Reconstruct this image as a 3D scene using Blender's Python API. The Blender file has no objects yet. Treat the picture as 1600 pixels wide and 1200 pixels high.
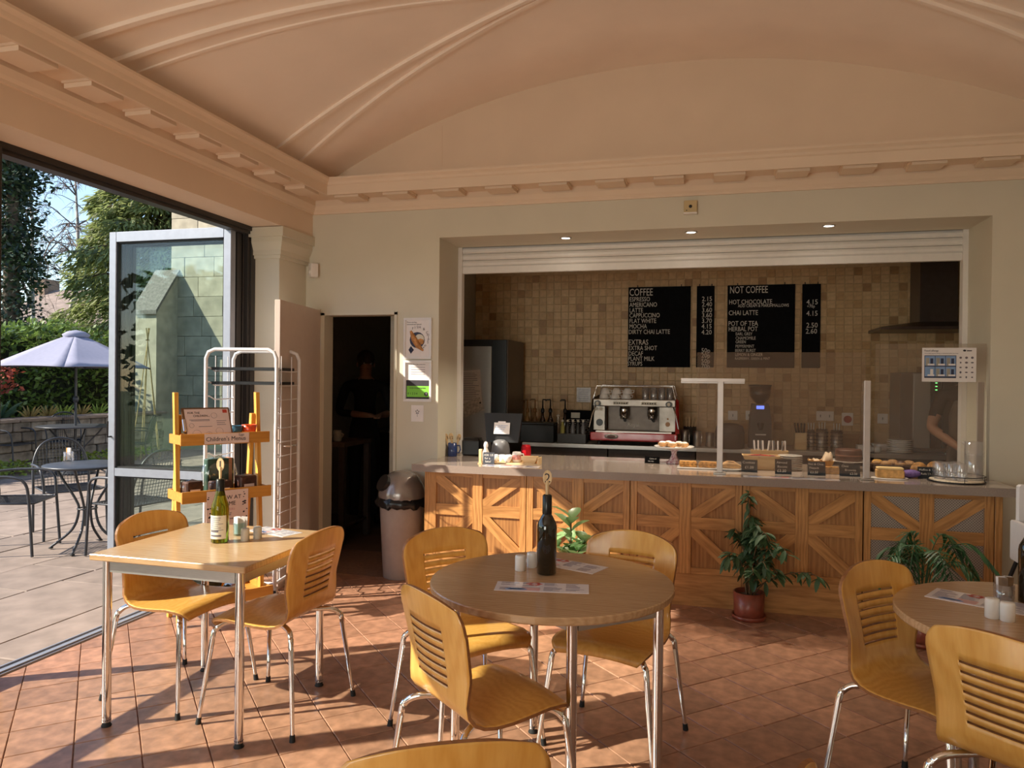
import bpy, bmesh, math, random
from mathutils import Vector, Matrix
R = math.radians
random.seed(7)
SC = bpy.context.scene
COL = SC.collection

# ------------------------------------------------------------------ camera
FPX = 1165.0
YAW, PITCH, ROLL = R(14.6), R(-0.3), 0.0105
cam_d = bpy.data.cameras.new('camera')
cam_d.sensor_width = 36.0
cam_d.lens = FPX / 1600 * 36.0
cam_d.clip_start, cam_d.clip_end = 0.05, 400
cam = bpy.data.objects.new('camera', cam_d)
COL.objects.link(cam)
_F = Vector((-math.sin(YAW) * math.cos(PITCH), math.cos(YAW) * math.cos(PITCH), math.sin(PITCH)))
_R = Vector((math.cos(YAW), math.sin(YAW), 0))
_U = _R.cross(_F)
_R2 = _R * math.cos(ROLL) + _U * math.sin(ROLL)
_U2 = _U * math.cos(ROLL) - _R * math.sin(ROLL)
cam.matrix_world = Matrix(((_R2.x, _U2.x, -_F.x, 0), (_R2.y, _U2.y, -_F.y, 0), (_R2.z, _U2.z, -_F.z, 1.48), (0, 0, 0, 1)))
SC.camera = cam

# ------------------------------------------------------------------ light
SC.view_settings.view_transform = 'Standard'
SC.view_settings.look = 'None'
SC.view_settings.gamma = 1.0
SC.view_settings.use_curve_mapping = False
SC.view_settings.exposure = 1.15
SC.cycles.diffuse_bounces = 7
SC.cycles.max_bounces = 14
SC.cycles.transparent_max_bounces = 24
SC.cycles.sample_clamp_indirect = 8.0
SC.cycles.caustics_reflective = False
SC.cycles.caustics_refractive = False

SUN = Vector((1.0, 0.6, -0.79)).normalized()       # direction the sunlight travels
w = bpy.data.worlds.new('World'); SC.world = w
w.use_nodes = True
wn = w.node_tree; wn.nodes.clear()
sky = wn.nodes.new('ShaderNodeTexSky')
sky.sky_type = 'NISHITA'
sky.sun_disc = False
sky.sun_elevation = math.asin(-SUN.z)
sky.sun_rotation = math.atan2(-SUN.x, -SUN.y)
sky.air_density = 1.0; sky.dust_density = 0.25; sky.ozone_density = 1.2
bg = wn.nodes.new('ShaderNodeBackground'); bg.inputs['Strength'].default_value = 0.125
wo = wn.nodes.new('ShaderNodeOutputWorld')
wn.links.new(sky.outputs[0], bg.inputs[0]); wn.links.new(bg.outputs[0], wo.inputs[0])

sd = bpy.data.lights.new('sun', 'SUN'); sd.energy = 5.0; sd.angle = R(0.6); sd.color = (1.0, 0.9, 0.74)
so = bpy.data.objects.new('sun', sd); COL.objects.link(so)
so.rotation_euler = (-SUN).to_track_quat('Z', 'Y').to_euler()
so.location = (-8, -5, 8)

def area(name, loc, target, sx, sy, energy, color=(1, 1, 1)):
    d = bpy.data.lights.new(name, 'AREA'); d.shape = 'RECTANGLE'; d.size = sx; d.size_y = sy; d.energy = energy; d.color = color
    o = bpy.data.objects.new(name, d); COL.objects.link(o); o.location = loc
    o.rotation_euler = (Vector(loc) - Vector(target)).to_track_quat('Z', 'Y').to_euler()
    return o
# added fill lamp outside the unseen end wall, aimed up at the vault
area('added_fill', (-1.8, -3.42, 1.5), (-.6, 1.6, 3.4), 2.4, 2.0, 66, (1.0, 0.94, 0.86))

# ------------------------------------------------------------------ mesh helpers
class G:
    """collects geometry for ONE mesh object"""
    def __init__(s): s.v = []; s.f = []; s.m = []; s.s = []; s.X = Matrix()
    def at(s, x=0, y=0, z=0, rz=0, rx=0, ry=0):
        s.X = Matrix.Translation((x, y, z)) @ Matrix.Rotation(rz, 4, 'Z') @ Matrix.Rotation(ry, 4, 'Y') @ Matrix.Rotation(rx, 4, 'X'); return s
    def add(s, vs, fs, mi=0, smooth=False):
        b = len(s.v)
        s.v += [tuple(s.X @ Vector(p)) for p in vs]
        for f in fs: s.f.append(tuple(i + b for i in f)); s.m.append(mi); s.s.append(smooth)
        return s
    def box(s, x0, x1, y0, y1, z0, z1, mi=0, bev=0.0):
        if bev > 0:
            return s.prism([(x0 + bev, y0), (x1 - bev, y0), (x1, y0 + bev), (x1, y1 - bev), (x1 - bev, y1), (x0 + bev, y1), (x0, y1 - bev), (x0, y0 + bev)], z0, z1, mi, bev)
        vs = [(x0, y0, z0), (x1, y0, z0), (x1, y1, z0), (x0, y1, z0), (x0, y0, z1), (x1, y0, z1), (x1, y1, z1), (x0, y1, z1)]
        return s.add(vs, [(0, 3, 2, 1), (4, 5, 6, 7), (0, 1, 5, 4), (1, 2, 6, 5), (2, 3, 7, 6), (3, 0, 4, 7)], mi)
    def prism(s, poly, z0, z1, mi=0, bev=0.0):
        n = len(poly); cx = sum(p[0] for p in poly) / n; cy = sum(p[1] for p in poly) / n
        def ring(z, sh):
            out = []
            for x, y in poly:
                dx, dy = x - cx, y - cy; L = math.hypot(dx, dy) or 1
                out.append((x - dx / L * sh, y - dy / L * sh, z))
            return out
        rings = [ring(z0, bev), ring(z0 + bev, 0), ring(z1 - bev, 0), ring(z1, bev)] if bev > 0 else [ring(z0, 0), ring(z1, 0)]
        vs = [p for r in rings for p in r]; fs = [tuple(reversed(range(n)))]
        for k in range(len(rings) - 1):
            for i in range(n):
                j = (i + 1) % n; fs.append((k * n + i, k * n + j, (k + 1) * n + j, (k + 1) * n + i))
        fs.append(tuple((len(rings) - 1) * n + i for i in range(n)))
        return s.add(vs, fs, mi)
    def tube(s, pts, r, n=8, mi=0, caps=True, smooth=True):
        pts = [Vector(p) for p in pts]; rs = r if isinstance(r, (list, tuple)) else [r] * len(pts)
        vs = []; prev = None
        for i, p in enumerate(pts):
            if i == 0: t = pts[1] - p
            elif i == len(pts) - 1: t = p - pts[i - 1]
            else: t = (pts[i + 1] - p).normalized() + (p - pts[i - 1]).normalized()
            t.normalize()
            if prev is None:
                up = Vector((0, 0, 1)) if abs(t.z) < .9 else Vector((1, 0, 0))
                a = t.cross(up).normalized()
            else:
                a = prev - t * prev.dot(t)
                a = a.normalized() if a.length > 1e-6 else t.orthogonal().normalized()
            prev = a; b = t.cross(a)
            for k in range(n):
                th = 2 * math.pi * (k + .5) / n
                vs.append(p + (a * math.cos(th) + b * math.sin(th)) * rs[i])
        fs = []
        for i in range(len(pts) - 1):
            for k in range(n):
                j = (k + 1) % n; fs.append((i * n + k, i * n + j, (i + 1) * n + j, (i + 1) * n + k))
        s.add([tuple(q) for q in vs], fs, mi, smooth)
        if caps:
            s.add([tuple(q) for q in vs[:n]], [tuple(reversed(range(n)))], mi); s.add([tuple(q) for q in vs[-n:]], [tuple(range(n))], mi)
        return s
    def lathe(s, prof, n=20, mi=0, smooth=True, cx=0, cy=0):
        vs = []; fs = []
        for r, z in prof:
            for k in range(n):
                t = 2 * math.pi * k / n; vs.append((cx + r * math.cos(t), cy + r * math.sin(t), z))
        for i in range(len(prof) - 1):
            for k in range(n):
                j = (k + 1) % n; fs.append((i * n + k, i * n + j, (i + 1) * n + j, (i + 1) * n + k))
        s.add(vs, fs, mi, smooth)
        if prof[0][0] > 1e-4: s.add(vs[:n], [tuple(reversed(range(n)))], mi)
        if prof[-1][0] > 1e-4: s.add(vs[-n:], [tuple(range(n))], mi)
        return s
    def ball(s, c, r, n=10, mi=0, sq=(1, 1, 1), jit=0):
        vs = []; fs = []; m = n // 2
        for i in range(m + 1):
            ph = math.pi * i / m
            for k in range(n):
                t = 2 * math.pi * k / n; q = r * (1 + random.uniform(-jit, jit))
                vs.append((c[0] + q * sq[0] * math.sin(ph) * math.cos(t), c[1] + q * sq[1] * math.sin(ph) * math.sin(t), c[2] - q * sq[2] * math.cos(ph)))
        for i in range(m):
            for k in range(n):
                j = (k + 1) % n; fs.append((i * n + k, i * n + j, (i + 1) * n + j, (i + 1) * n + k))
        return s.add(vs, fs, mi, True)
    def sweep(s, prof, path, closed=False, mi=0):
        """prof: (offset, z) list; path: xy points, offset to the left of travel, mitred"""
        n = len(path); vs = []; m = len(prof); fs = []
        for i, p in enumerate(path):
            p = Vector(p)
            d0 = (p - Vector(path[i - 1])).normalized() if i > 0 else None
            d1 = (Vector(path[i + 1]) - p).normalized() if i < n - 1 else None
            if d0 is None: d0 = d1
            if d1 is None: d1 = d0
            n0 = Vector((-d0.y, d0.x)); n1 = Vector((-d1.y, d1.x)); b = (n0 + n1).normalized(); k = 1 / max(.2, b.dot(n0))
            for o, z in prof: vs.append((p.x + b.x * o * k, p.y + b.y * o * k, z))
        for i in range(n - 1):
            for k in range(m):
                j = (k + 1) % m; fs.append((i * m + k, (i + 1) * m + k, (i + 1) * m + j, i * m + j))
        s.add(vs, fs, mi); s.add(vs[:m], [tuple(range(m))], mi); s.add(vs[-m:], [tuple(reversed(range(m)))], mi)
        return s
    def mesh(s, name, mats):
        me = bpy.data.meshes.new(name)
        me.from_pydata(s.v, [], s.f)
        for m in (mats if isinstance(mats, (list, tuple)) else [mats]): me.materials.append(m)
        me.polygons.foreach_set('material_index', s.m)
        me.polygons.foreach_set('use_smooth', s.s)
        bm = bmesh.new(); bm.from_mesh(me)
        bmesh.ops.recalc_face_normals(bm, faces=bm.faces[:])
        bm.to_mesh(me); bm.free()
        me.update(); return me

def tag(o, label=None, cat=None, group=None, kind=None):
    for k, v in (('label', label), ('category', cat), ('group', group), ('kind', kind)):
        if v: o[k] = v
    return o
def obj(name, g, mats, parent=None, loc=(0, 0, 0), rz=0, label=None, cat=None, group=None, kind=None, rot=None):
    me = g.mesh(name, mats) if isinstance(g, G) else g
    o = bpy.data.objects.new(name, me); COL.objects.link(o)
    o.location = loc; o.rotation_euler = rot if rot else (0, 0, rz)
    if parent: o.parent = parent
    return tag(o, label, cat, group, kind)
def thing(name, label, cat, loc=(0, 0, 0), rz=0, group=None, kind=None):
    o = bpy.data.objects.new(name, None); COL.objects.link(o); o.empty_display_size = .05
    o.location = loc; o.rotation_euler = (0, 0, rz)
    return tag(o, label, cat, group, kind)
def dup(root, loc, rz, label=None, group=None):
    r = root.copy(); COL.objects.link(r); r.location = loc; r.rotation_euler = (0, 0, rz)
    if label: r['label'] = label
    if group: r['group'] = group
    for ch in [c for c in bpy.data.objects if c.parent == root]:
        c = ch.copy(); COL.objects.link(c); c.parent = r
        for sub in [q for q in bpy.data.objects if q.parent == ch]:
            d = sub.copy(); COL.objects.link(d); d.parent = c
    return r
TS_ = bpy.data.scenes.new('lettering_scratch')     # scratch scene in which lettering is turned into meshes; removed at the end
def text(s, size, mat, parent, loc, rot=(R(90), 0, 0), name='lettering', align='LEFT', sx=1.0, ext=0.0006, spacing=1.0):
    cu = bpy.data.curves.new('t', 'FONT'); cu.body = s; cu.size = size; cu.align_x = align; cu.extrude = ext; cu.resolution_u = 2; cu.space_line = spacing
    t = bpy.data.objects.new('t', cu); TS_.collection.objects.link(t)
    TS_.view_layers[0].update(); dg = TS_.view_layers[0].depsgraph
    me = bpy.data.meshes.new_from_object(t.evaluated_get(dg))
    bpy.data.objects.remove(t); bpy.data.curves.remove(cu)
    me.name = name; me.materials.clear(); me.materials.append(mat)
    o = bpy.data.objects.new(name, me); COL.objects.link(o)
    o.location = loc; o.rotation_euler = rot; o.scale = (sx, 1, 1)
    if parent: o.parent = parent
    return o

# ------------------------------------------------------------------ materials
def mat(name, col, rough=.5, metal=0.0, var=0.0, scale=20.0, bump=0.0, stretch=(1, 1, 1), coat=0.0, emit=None, estr=0.0, trans=0.0, ior=1.45, col2=None, detail=4.0, rnd=0.0, spec=None, sss=0):
    m = bpy.data.materials.new(name); m.use_nodes = True
    nt = m.node_tree; b = nt.nodes['Principled BSDF']
    b.inputs['Base Color'].default_value = (*col, 1); b.inputs['Roughness'].default_value = rough; b.inputs['Metallic'].default_value = metal
    b.inputs['Coat Weight'].default_value = coat; b.inputs['Transmission Weight'].default_value = trans; b.inputs['IOR'].default_value = ior
    if spec is not None: b.inputs['Specular IOR Level'].default_value = spec
    if emit: b.inputs['Emission Color'].default_value = (*emit, 1); b.inputs['Emission Strength'].default_value = estr
    tc = nt.nodes.new('ShaderNodeTexCoord'); mp = nt.nodes.new('ShaderNodeMapping'); mp.inputs['Scale'].default_value = stretch
    nz = nt.nodes.new('ShaderNodeTexNoise'); nz.inputs['Scale'].default_value = scale; nz.inputs['Detail'].default_value = detail
    nt.links.new(tc.outputs['Object'], mp.inputs[0]); nt.links.new(mp.outputs[0], nz.inputs['Vector'])
    c2 = col2 if col2 else tuple(max(0, c * (1 - var * 1.6)) for c in col)
    c1 = col if col2 else tuple(min(1, c * (1 + var)) for c in col)
    rp = nt.nodes.new('ShaderNodeValToRGB'); rp.color_ramp.elements[0].position = .3; rp.color_ramp.elements[1].position = .7
    rp.color_ramp.elements[0].color = (*c2, 1); rp.color_ramp.elements[1].color = (*c1, 1)
    nt.links.new(nz.outputs['Fac'], rp.inputs[0])
    out = rp.outputs[0]
    if rnd > 0:      # each copy of a piece has a slightly different tone
        oi = nt.nodes.new('ShaderNodeObjectInfo'); mr = nt.nodes.new('ShaderNodeMapRange')
        mr.inputs['To Min'].default_value = 1 - rnd; mr.inputs['To Max'].default_value = 1 + rnd
        hs = nt.nodes.new('ShaderNodeHueSaturation')
        nt.links.new(oi.outputs['Random'], mr.inputs['Value']); nt.links.new(mr.outputs[0], hs.inputs['Value']); nt.links.new(out, hs.inputs['Color']); out = hs.outputs[0]
    nt.links.new(out, b.inputs['Base Color'])
    if bump > 0:
        bp = nt.nodes.new('ShaderNodeBump'); bp.inputs['Strength'].default_value = bump; bp.inputs['Distance'].default_value = .01
        nt.links.new(nz.outputs['Fac'], bp.inputs['Height']); nt.links.new(bp.outputs[0], b.inputs['Normal'])
    return m
def wood(name, dark, light, axis='X', rough=.4, scale=9.0, coat=0.0, bump=.08, fine=1.0):
    m = bpy.data.materials.new(name); m.use_nodes = True
    nt = m.node_tree; b = nt.nodes['Principled BSDF']; b.inputs['Roughness'].default_value = rough; b.inputs['Coat Weight'].default_value = coat; b.inputs['Coat Roughness'].default_value = .15
    tc = nt.nodes.new('ShaderNodeTexCoord'); mp = nt.nodes.new('ShaderNodeMapping')
    mp.inputs['Scale'].default_value = {'X': (.12, 1, 1), 'Y': (1, .12, 1), 'Z': (1, 1, .12)}[axis]
    oi = nt.nodes.new('ShaderNodeObjectInfo'); vm = nt.nodes.new('ShaderNodeVectorMath'); vm.operation = 'MULTIPLY_ADD'
    vm.inputs[1].default_value = (3, 7, 5)
    nt.links.new(oi.outputs['Random'], vm.inputs[0]); nt.links.new(tc.outputs['Object'], vm.inputs[2]); nt.links.new(vm.outputs[0], mp.inputs[0])
    n1 = nt.nodes.new('ShaderNodeTexNoise'); n1.inputs['Scale'].default_value = scale; n1.inputs['Detail'].default_value = 3; n1.inputs['Distortion'].default_value = .6
    n2 = nt.nodes.new('ShaderNodeTexNoise'); n2.inputs['Scale'].default_value = scale * 9 * fine; n2.inputs['Detail'].default_value = 3
    wv = nt.nodes.new('ShaderNodeTexWave'); wv.inputs['Scale'].default_value = scale * 1.5; wv.inputs['Distortion'].default_value = 11; wv.inputs['Detail'].default_value = 2
    wv.bands_direction = {'X': 'Y', 'Y': 'X', 'Z': 'X'}[axis]
    for n in (n1, n2, wv): nt.links.new(mp.outputs[0], n.inputs['Vector'])
    a1 = nt.nodes.new('ShaderNodeMath'); a1.operation = 'MULTIPLY_ADD'; a1.inputs[1].default_value = .28
    nt.links.new(wv.outputs['Fac'], a1.inputs[0])
    h = nt.nodes.new('ShaderNodeMath'); h.operation = 'MULTIPLY'; h.inputs[1].default_value = .62; nt.links.new(n2.outputs['Fac'], h.inputs[0])
    nt.links.new(h.outputs[0], a1.inputs[2])
    a2 = nt.nodes.new('ShaderNodeMath'); a2.operation = 'MULTIPLY_ADD'; a2.inputs[1].default_value = .35
    nt.links.new(n1.outputs['Fac'], a2.inputs[0]); nt.links.new(a1.outputs[0], a2.inputs[2])
    rp = nt.nodes.new('ShaderNodeValToRGB'); rp.color_ramp.elements[0].position = .3; rp.color_ramp.elements[1].position = .85
    rp.color_ramp.elements[0].color = (*dark, 1); rp.color_ramp.elements[1].color = (*light, 1)
    nt.links.new(a2.outputs[0], rp.inputs[0]); nt.links.new(rp.outputs[0], b.inputs['Base Color'])
    if bump:
        bp = nt.nodes.new('ShaderNodeBump'); bp.inputs['Strength'].default_value = bump; bp.inputs['Distance'].default_value = .005
        nt.links.new(a2.outputs[0], bp.inputs['Height']); nt.links.new(bp.outputs[0], b.inputs['Normal'])
    return m
def glass(name, tint=(1, 1, 1), refl=.08, rough=.0, haze=0.0, hazecol=(.8, .8, .8)):
    """thin sheet glass: clear with fresnel reflections, optional diffuse haze painted in for reflected light"""
    m = bpy.data.materials.new(name); m.use_nodes = True; nt = m.node_tree; nt.nodes.clear()
    o = nt.nodes.new('ShaderNodeOutputMaterial'); t = nt.nodes.new('ShaderNodeBsdfTransparent'); t.inputs[0].default_value = (*tint, 1)
    g = nt.nodes.new('ShaderNodeBsdfGlossy'); g.inputs['Roughness'].default_value = rough; g.inputs[0].default_value = (1, 1, 1, 1)
    lw = nt.nodes.new('ShaderNodeLayerWeight'); lw.inputs[0].default_value = .5
    pw = nt.nodes.new('ShaderNodeMath'); pw.operation = 'POWER'; pw.inputs[1].default_value = 5.0
    ma = nt.nodes.new('ShaderNodeMath'); ma.operation = 'MULTIPLY_ADD'; ma.inputs[1].default_value = .9; ma.inputs[2].default_value = refl * .5
    mx = nt.nodes.new('ShaderNodeMixShader'); nt.links.new(lw.outputs['Facing'], pw.inputs[0]); nt.links.new(pw.outputs[0], ma.inputs[0]); nt.links.new(ma.outputs[0], mx.inputs[0])
    nt.links.new(t.outputs[0], mx.inputs[1]); nt.links.new(g.outputs[0], mx.inputs[2])
    last = mx
    if haze > 0:  # flat diffuse layer that paints a reflected haze onto the glass
        d = nt.nodes.new('ShaderNodeBsdfDiffuse'); d.inputs[0].default_value = (*hazecol, 1); m2 = nt.nodes.new('ShaderNodeMixShader')
        m2.inputs[0].default_value = haze; nt.links.new(mx.outputs[0], m2.inputs[1]); nt.links.new(d.outputs[0], m2.inputs[2]); last = m2
    nt.links.new(last.outputs[0], o.inputs[0])
    return m
def leafmat(name, col, var=.5, trans=.35, rough=.45):
    m = bpy.data.materials.new(name); m.use_nodes = True; nt = m.node_tree; b = nt.nodes['Principled BSDF']; b.inputs['Roughness'].default_value = rough
    geo = nt.nodes.new('ShaderNodeNewGeometry'); rp = nt.nodes.new('ShaderNodeValToRGB')
    rp.color_ramp.elements[0].color = (*[c * (1 - var) for c in col], 1); rp.color_ramp.elements[1].color = (*[min(1, c * (1 + var)) for c in col], 1)
    nt.links.new(geo.outputs['Random Per Island'], rp.inputs[0]); nt.links.new(rp.outputs[0], b.inputs['Base Color'])
    tr = nt.nodes.new('ShaderNodeBsdfTranslucent'); mx = nt.nodes.new('ShaderNodeMixShader'); mx.inputs[0].default_value = trans
    nt.links.new(rp.outputs[0], tr.inputs[0]); nt.links.new(b.outputs[0], mx.inputs[1]); nt.links.new(tr.outputs[0], mx.inputs[2])
    nt.links.new(mx.outputs[0], nt.nodes['Material Output'].inputs[0])
    return m

MT = {}
MT['wall'] = mat('sage_paint', (.63, .59, .485), .7, var=.02, scale=3)
MT['peach'] = mat('cream_paint', (.75, .60, .46), .65, var=.02, scale=3)
MT['vault'] = mat('vault_paint', (.94, .83, .73), .65, var=.03, scale=2)
MT['white'] = mat('white_paint', (.78, .75, .72), .4, var=.02)
MT['doorpaint'] = mat('door_paint', (.60, .50, .44), .45, var=.02)
MT['grout'] = mat('floor_grout', (.22, .12, .08), .9, var=.15, scale=40)
MT['tile'] = mat('terracotta_tile', (.375, .195, .122), .32, var=.22, scale=16, bump=.12, rnd=.17, detail=10)
MT['slab'] = mat('sandstone_slab', (.25, .195, .165), .8, var=.16, scale=5, bump=.25, rnd=.14, detail=9)
MT['soil'] = mat('slab_joint', (.16, .12, .10), .95, var=.2, scale=20)
MT['dark_frame'] = mat('dark_aluminium', (.028, .024, .023), .4, var=.05)
MT['silver_frame'] = mat('grey_aluminium', (.30, .325, .38), .4, metal=.35, var=.04)
MT['glass'] = glass('door_glass', (.93, .965, .95), .05)
MT['chrome'] = mat('chrome', (.78, .76, .74), .07, metal=1.0, var=.01)
MT['steel'] = mat('brushed_steel', (.56, .53, .50), .4, metal=.9, var=.06, scale=30, stretch=(1, 1, 25))
MT['black'] = mat('black_plastic', (.012, .012, .013), .35, var=.05)
MT['rubber'] = mat('black_rubber', (.012, .012, .012), .7, var=.05)
MT['paper'] = mat('white_paper', (.80, .76, .76), .6, var=.02)
MT['ink'] = mat('dark_ink', (.035, .03, .04), .7, var=.1)
MT['chalk'] = mat('chalk', (.72, .69, .64), .9, var=.1, scale=200)
MT['board'] = mat('chalkboard', (.006, .006, .007), .8, var=.2, spec=.1)
MT['oakz'] = wood('oak_upright', (.30, .13, .036), (.58, .29, .098), 'Z', .38, 10)
MT['oakx'] = wood('oak_lengthwise', (.30, .13, .036), (.58, .29, .098), 'X', .38, 10)
MT['oakp'] = wood('oak_panel', (.24, .098, .028), (.42, .20, .064), 'Z', .42, 8)
MT['laminate'] = wood('beech_laminate', (.40, .235, .115), (.55, .36, .20), 'X', .22, 11, coat=.15, bump=.02, fine=1.5)
MT['lamedge'] = wood('beech_edge', (.38, .20, .09), (.52, .30, .15), 'X', .35, 11, bump=.02)
MT['ply'] = wood('beech_plywood', (.60, .29, .055), (.72, .40, .105), 'Z', .28, 7, coat=.25, bump=.01, fine=1.4)
MT['plyedge'] = mat('plywood_edge', (.30, .13, .05), .5, var=.15, scale=60)
MT['pine'] = wood('pine', (.55, .24, .035), (.78, .42, .08), 'Z', .45, 8, bump=.03)
MT['worktop'] = mat('speckled_worktop', (.30, .24, .205), .16, var=.08, scale=300, coat=.3)
MT['tilew'] = [mat('wall_tile_%s' % n, c, .45, var=.10, scale=25, bump=.05) for n, c in
               (('sand', (.56, .37, .185)), ('cream', (.62, .425, .225)), ('tan', (.50, .315, .145)), ('brown', (.38, .22, .095)), ('straw', (.58, .385, .195)))]
MT['tgrout'] = mat('wall_grout', (.58, .42, .24), .85, var=.08)
MT['whiteware'] = mat('white_china', (.80, .77, .74), .15, var=.01, coat=.4)
MT['lamp'] = mat('lamp_lens', (1, .95, .85), .3, emit=(1, .9, .75), estr=14)
# ------------------------------------------------------------------ measuring helpers
CAMP = Vector((0, 0, 1.48))
def P(u, v, **k):
    """world point seen at photo pixel (u, v) on the plane X=, Y= or Z="""
    d = _F + _R2 * ((u - 800) / FPX) - _U2 * ((v - 600) / FPX)
    (n, val), = k.items(); i = 'XYZ'.index(n)
    return CAMP + d * ((val - CAMP[i]) / d[i])
def pix(p):
    q = Vector(p) - CAMP; d = q.dot(_F)
    if d < .05: return None
    return 800 + FPX * q.dot(_R2) / d, 600 - FPX * q.dot(_U2) / d
def seen(p, mg=60):
    q = pix(p); return q is not None and -mg < q[0] < 1600 + mg and -mg < q[1] < 1200 + mg
def clip(poly, x0, x1, y0, y1):
    for ax, s, lim in ((0, 1, x0), (0, -1, -x1), (1, 1, y0), (1, -1, -y1)):
        out = []
        for i in range(len(poly)):
            a, b = poly[i - 1], poly[i]; da, db = s * a[ax] - lim, s * b[ax] - lim
            if (da >= 0) != (db >= 0):
                t = da / (da - db); out.append((a[0] + (b[0] - a[0]) * t, a[1] + (b[1] - a[1]) * t))
            if db >= 0: out.append(b)
        poly = out
        if len(poly) < 3: return []
    return poly
def struct(name, g, m, label, cat, parent=None):
    return obj(name, g, m, parent, label=label, cat=cat, kind='structure')

XL, YB, XR, YF = -3.07, 5.39, 2.56, -3.2
# ------------------------------------------------------------------ floor
floor = struct('floor', G().box(-3.34, XR, YF, 5.90, -.12, -.005), MT['grout'], 'terracotta tiled floor of the cafe room', 'floor')
TS, TG, TA = .236, .004, R(43.5)
ca, sa = math.cos(TA), math.sin(TA)
hs = (TS - TG) / 2
tile_me = G().prism([(-hs, -hs), (hs, -hs), (hs, hs), (-hs, hs)], -.012, 0, 0, .003).mesh('floor_tile', MT['tile'])
rest = G(); cand = []
for i in range(-30, 40):
    for j in range(-30, 40):
        cx, cy = i * TS * ca - j * TS * sa, i * TS * sa + j * TS * ca + .05
        if not (-3.6 < cx < 2.8 and -3.4 < cy < 5.3): continue
        sq = [(cx + a * hs * ca - b * hs * sa, cy + a * hs * sa + b * hs * ca) for a, b in ((-1, -1), (1, -1), (1, 1), (-1, 1))]
        cp = clip(sq, -3.325, 2.5, -3.1, 5.14)
        if len(cp) < 3: continue
        q = pix((cx, cy, 0)); vis = q is not None and -70 < q[0] < 1670 and q[1] < 1260
        cand.append((math.hypot(cx, cy) if vis else 1e3 + cy, cx, cy, cp, all(-3.325 < x < 2.5 and -3.1 < y < 5.14 for x, y in sq)))
cand.sort(key=lambda c: c[0])
for k, (dd, cx, cy, cp, full) in enumerate(cand):
    if k < 298 and dd < 900:
        if full: o = obj('tile', tile_me, None, floor, (cx, cy, random.uniform(-.0012, .0012)), TA + random.choice((0, R(90), R(180), R(270))) + random.uniform(-.008, .008))
        else:
            mx, my = sum(p[0] for p in cp) / len(cp), sum(p[1] for p in cp) / len(cp)
            obj('tile', G().prism([(x - mx, y - my) for x, y in cp], -.012, 0, 0, .002), MT['tile'], floor, (mx, my, 0))
    else: rest.prism(cp, -.012, 0)
obj('tile_field', rest, MT['tile'], floor, kind='stuff')
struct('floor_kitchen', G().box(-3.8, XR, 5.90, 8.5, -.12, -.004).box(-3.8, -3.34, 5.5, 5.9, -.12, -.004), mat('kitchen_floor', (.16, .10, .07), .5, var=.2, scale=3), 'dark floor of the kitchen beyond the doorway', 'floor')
struct('trim_threshold', G().box(-3.44, -3.34, YF, 4.98, -.02, .006).box(-3.425, -3.415, YF, 4.98, .006, .014).box(-3.365, -3.355, YF, 4.98, .006, .014), MT['silver_frame'], 'aluminium track of the folding doors set in the floor', 'door track')

# ------------------------------------------------------------------ patio
patio = struct('patio', G().box(-10.6, -3.44, -4, 16, -.2, -.035), MT['soil'], 'stone paved patio outside the folding doors', 'patio')
x = -10.5
rp = random.Random(3)
while x < -3.46:
    wd = min(rp.choice((.45, .6, .75)), -3.455 - x)
    y = -1.0 + rp.uniform(-.5, 0)
    while y < 13:
        ln = rp.choice((.6, .75, .9, 1.2))
        if wd > .1 and (any(seen((xx, yy, 0), 30) for xx in (x, x + wd) for yy in (y, y + ln))) and x + wd > -1.25 * (y + ln):
            obj('slab', G().prism([(-wd / 2 + .006, -ln / 2 + .006), (wd / 2 - .006, -ln / 2 + .006), (wd / 2 - .006, ln / 2 - .006), (-wd / 2 + .006, ln / 2 - .006)], -.04, 0, 0, .006), MT['slab'], patio, (x + wd / 2, y + ln / 2, -.006 + rp.uniform(-.003, .003)))
        y += ln
    x += wd

# ------------------------------------------------------------------ walls
wb = G()
YW = YB + .12
wb.box(XL - .4, -2.962, YB, YW, 0, 2.84)                       # left of the kitchen doorway
wb.box(-2.962, -2.342, YB, YW, 1.99, 2.84)                     # above it
wb.box(-2.342, -2.06, YB, YW, 0, 2.84)
wb.box(-2.06, -1.989, YB, 5.83, 0, 2.84)                       # jamb of the servery opening
wb.box(-1.989, 1.759, YB, 5.83, 2.565, 2.84)                   # above the opening
wb.box(1.759, XR + .1, YB, 5.83, 0, 2.84)
struct('wall_back', wb, MT['wall'], 'sage painted wall around the kitchen doorway and the servery opening', 'wall')
# lunette above the cornice
VX, VZ, VR = -.26, -1.76, 5.5
def vz(xx): return VZ + math.sqrt(VR * VR - (xx - VX) ** 2)
xs = [XL - .06 + (XR - XL + .12) * i / 48 for i in range(49)]
lg = G(); n = len(xs)
lg.add([(q, YB, 2.84) for q in xs] + [(q, YB, vz(q) + .05) for q in xs], [(i, i + 1, n + i + 1, n + i) for i in range(n - 1)])
lg.add([(q, YB + .2, 2.84) for q in xs] + [(q, YB + .2, vz(q) + .05) for q in xs], [(i, i + 1, n + i + 1, n + i) for i in range(n - 1)])
struct('wall_lunette', lg, MT['peach'], 'arched end wall above the back cornice, under the vault', 'wall')
cx_ = -1.975
struct('trim_joint', G().box(cx_ - .002, cx_ + .002, YB - .003, YB, 2.99, 3.42), MT['peach'], 'thin vertical plaster joint on the arched end wall', 'plaster joint')
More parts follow.
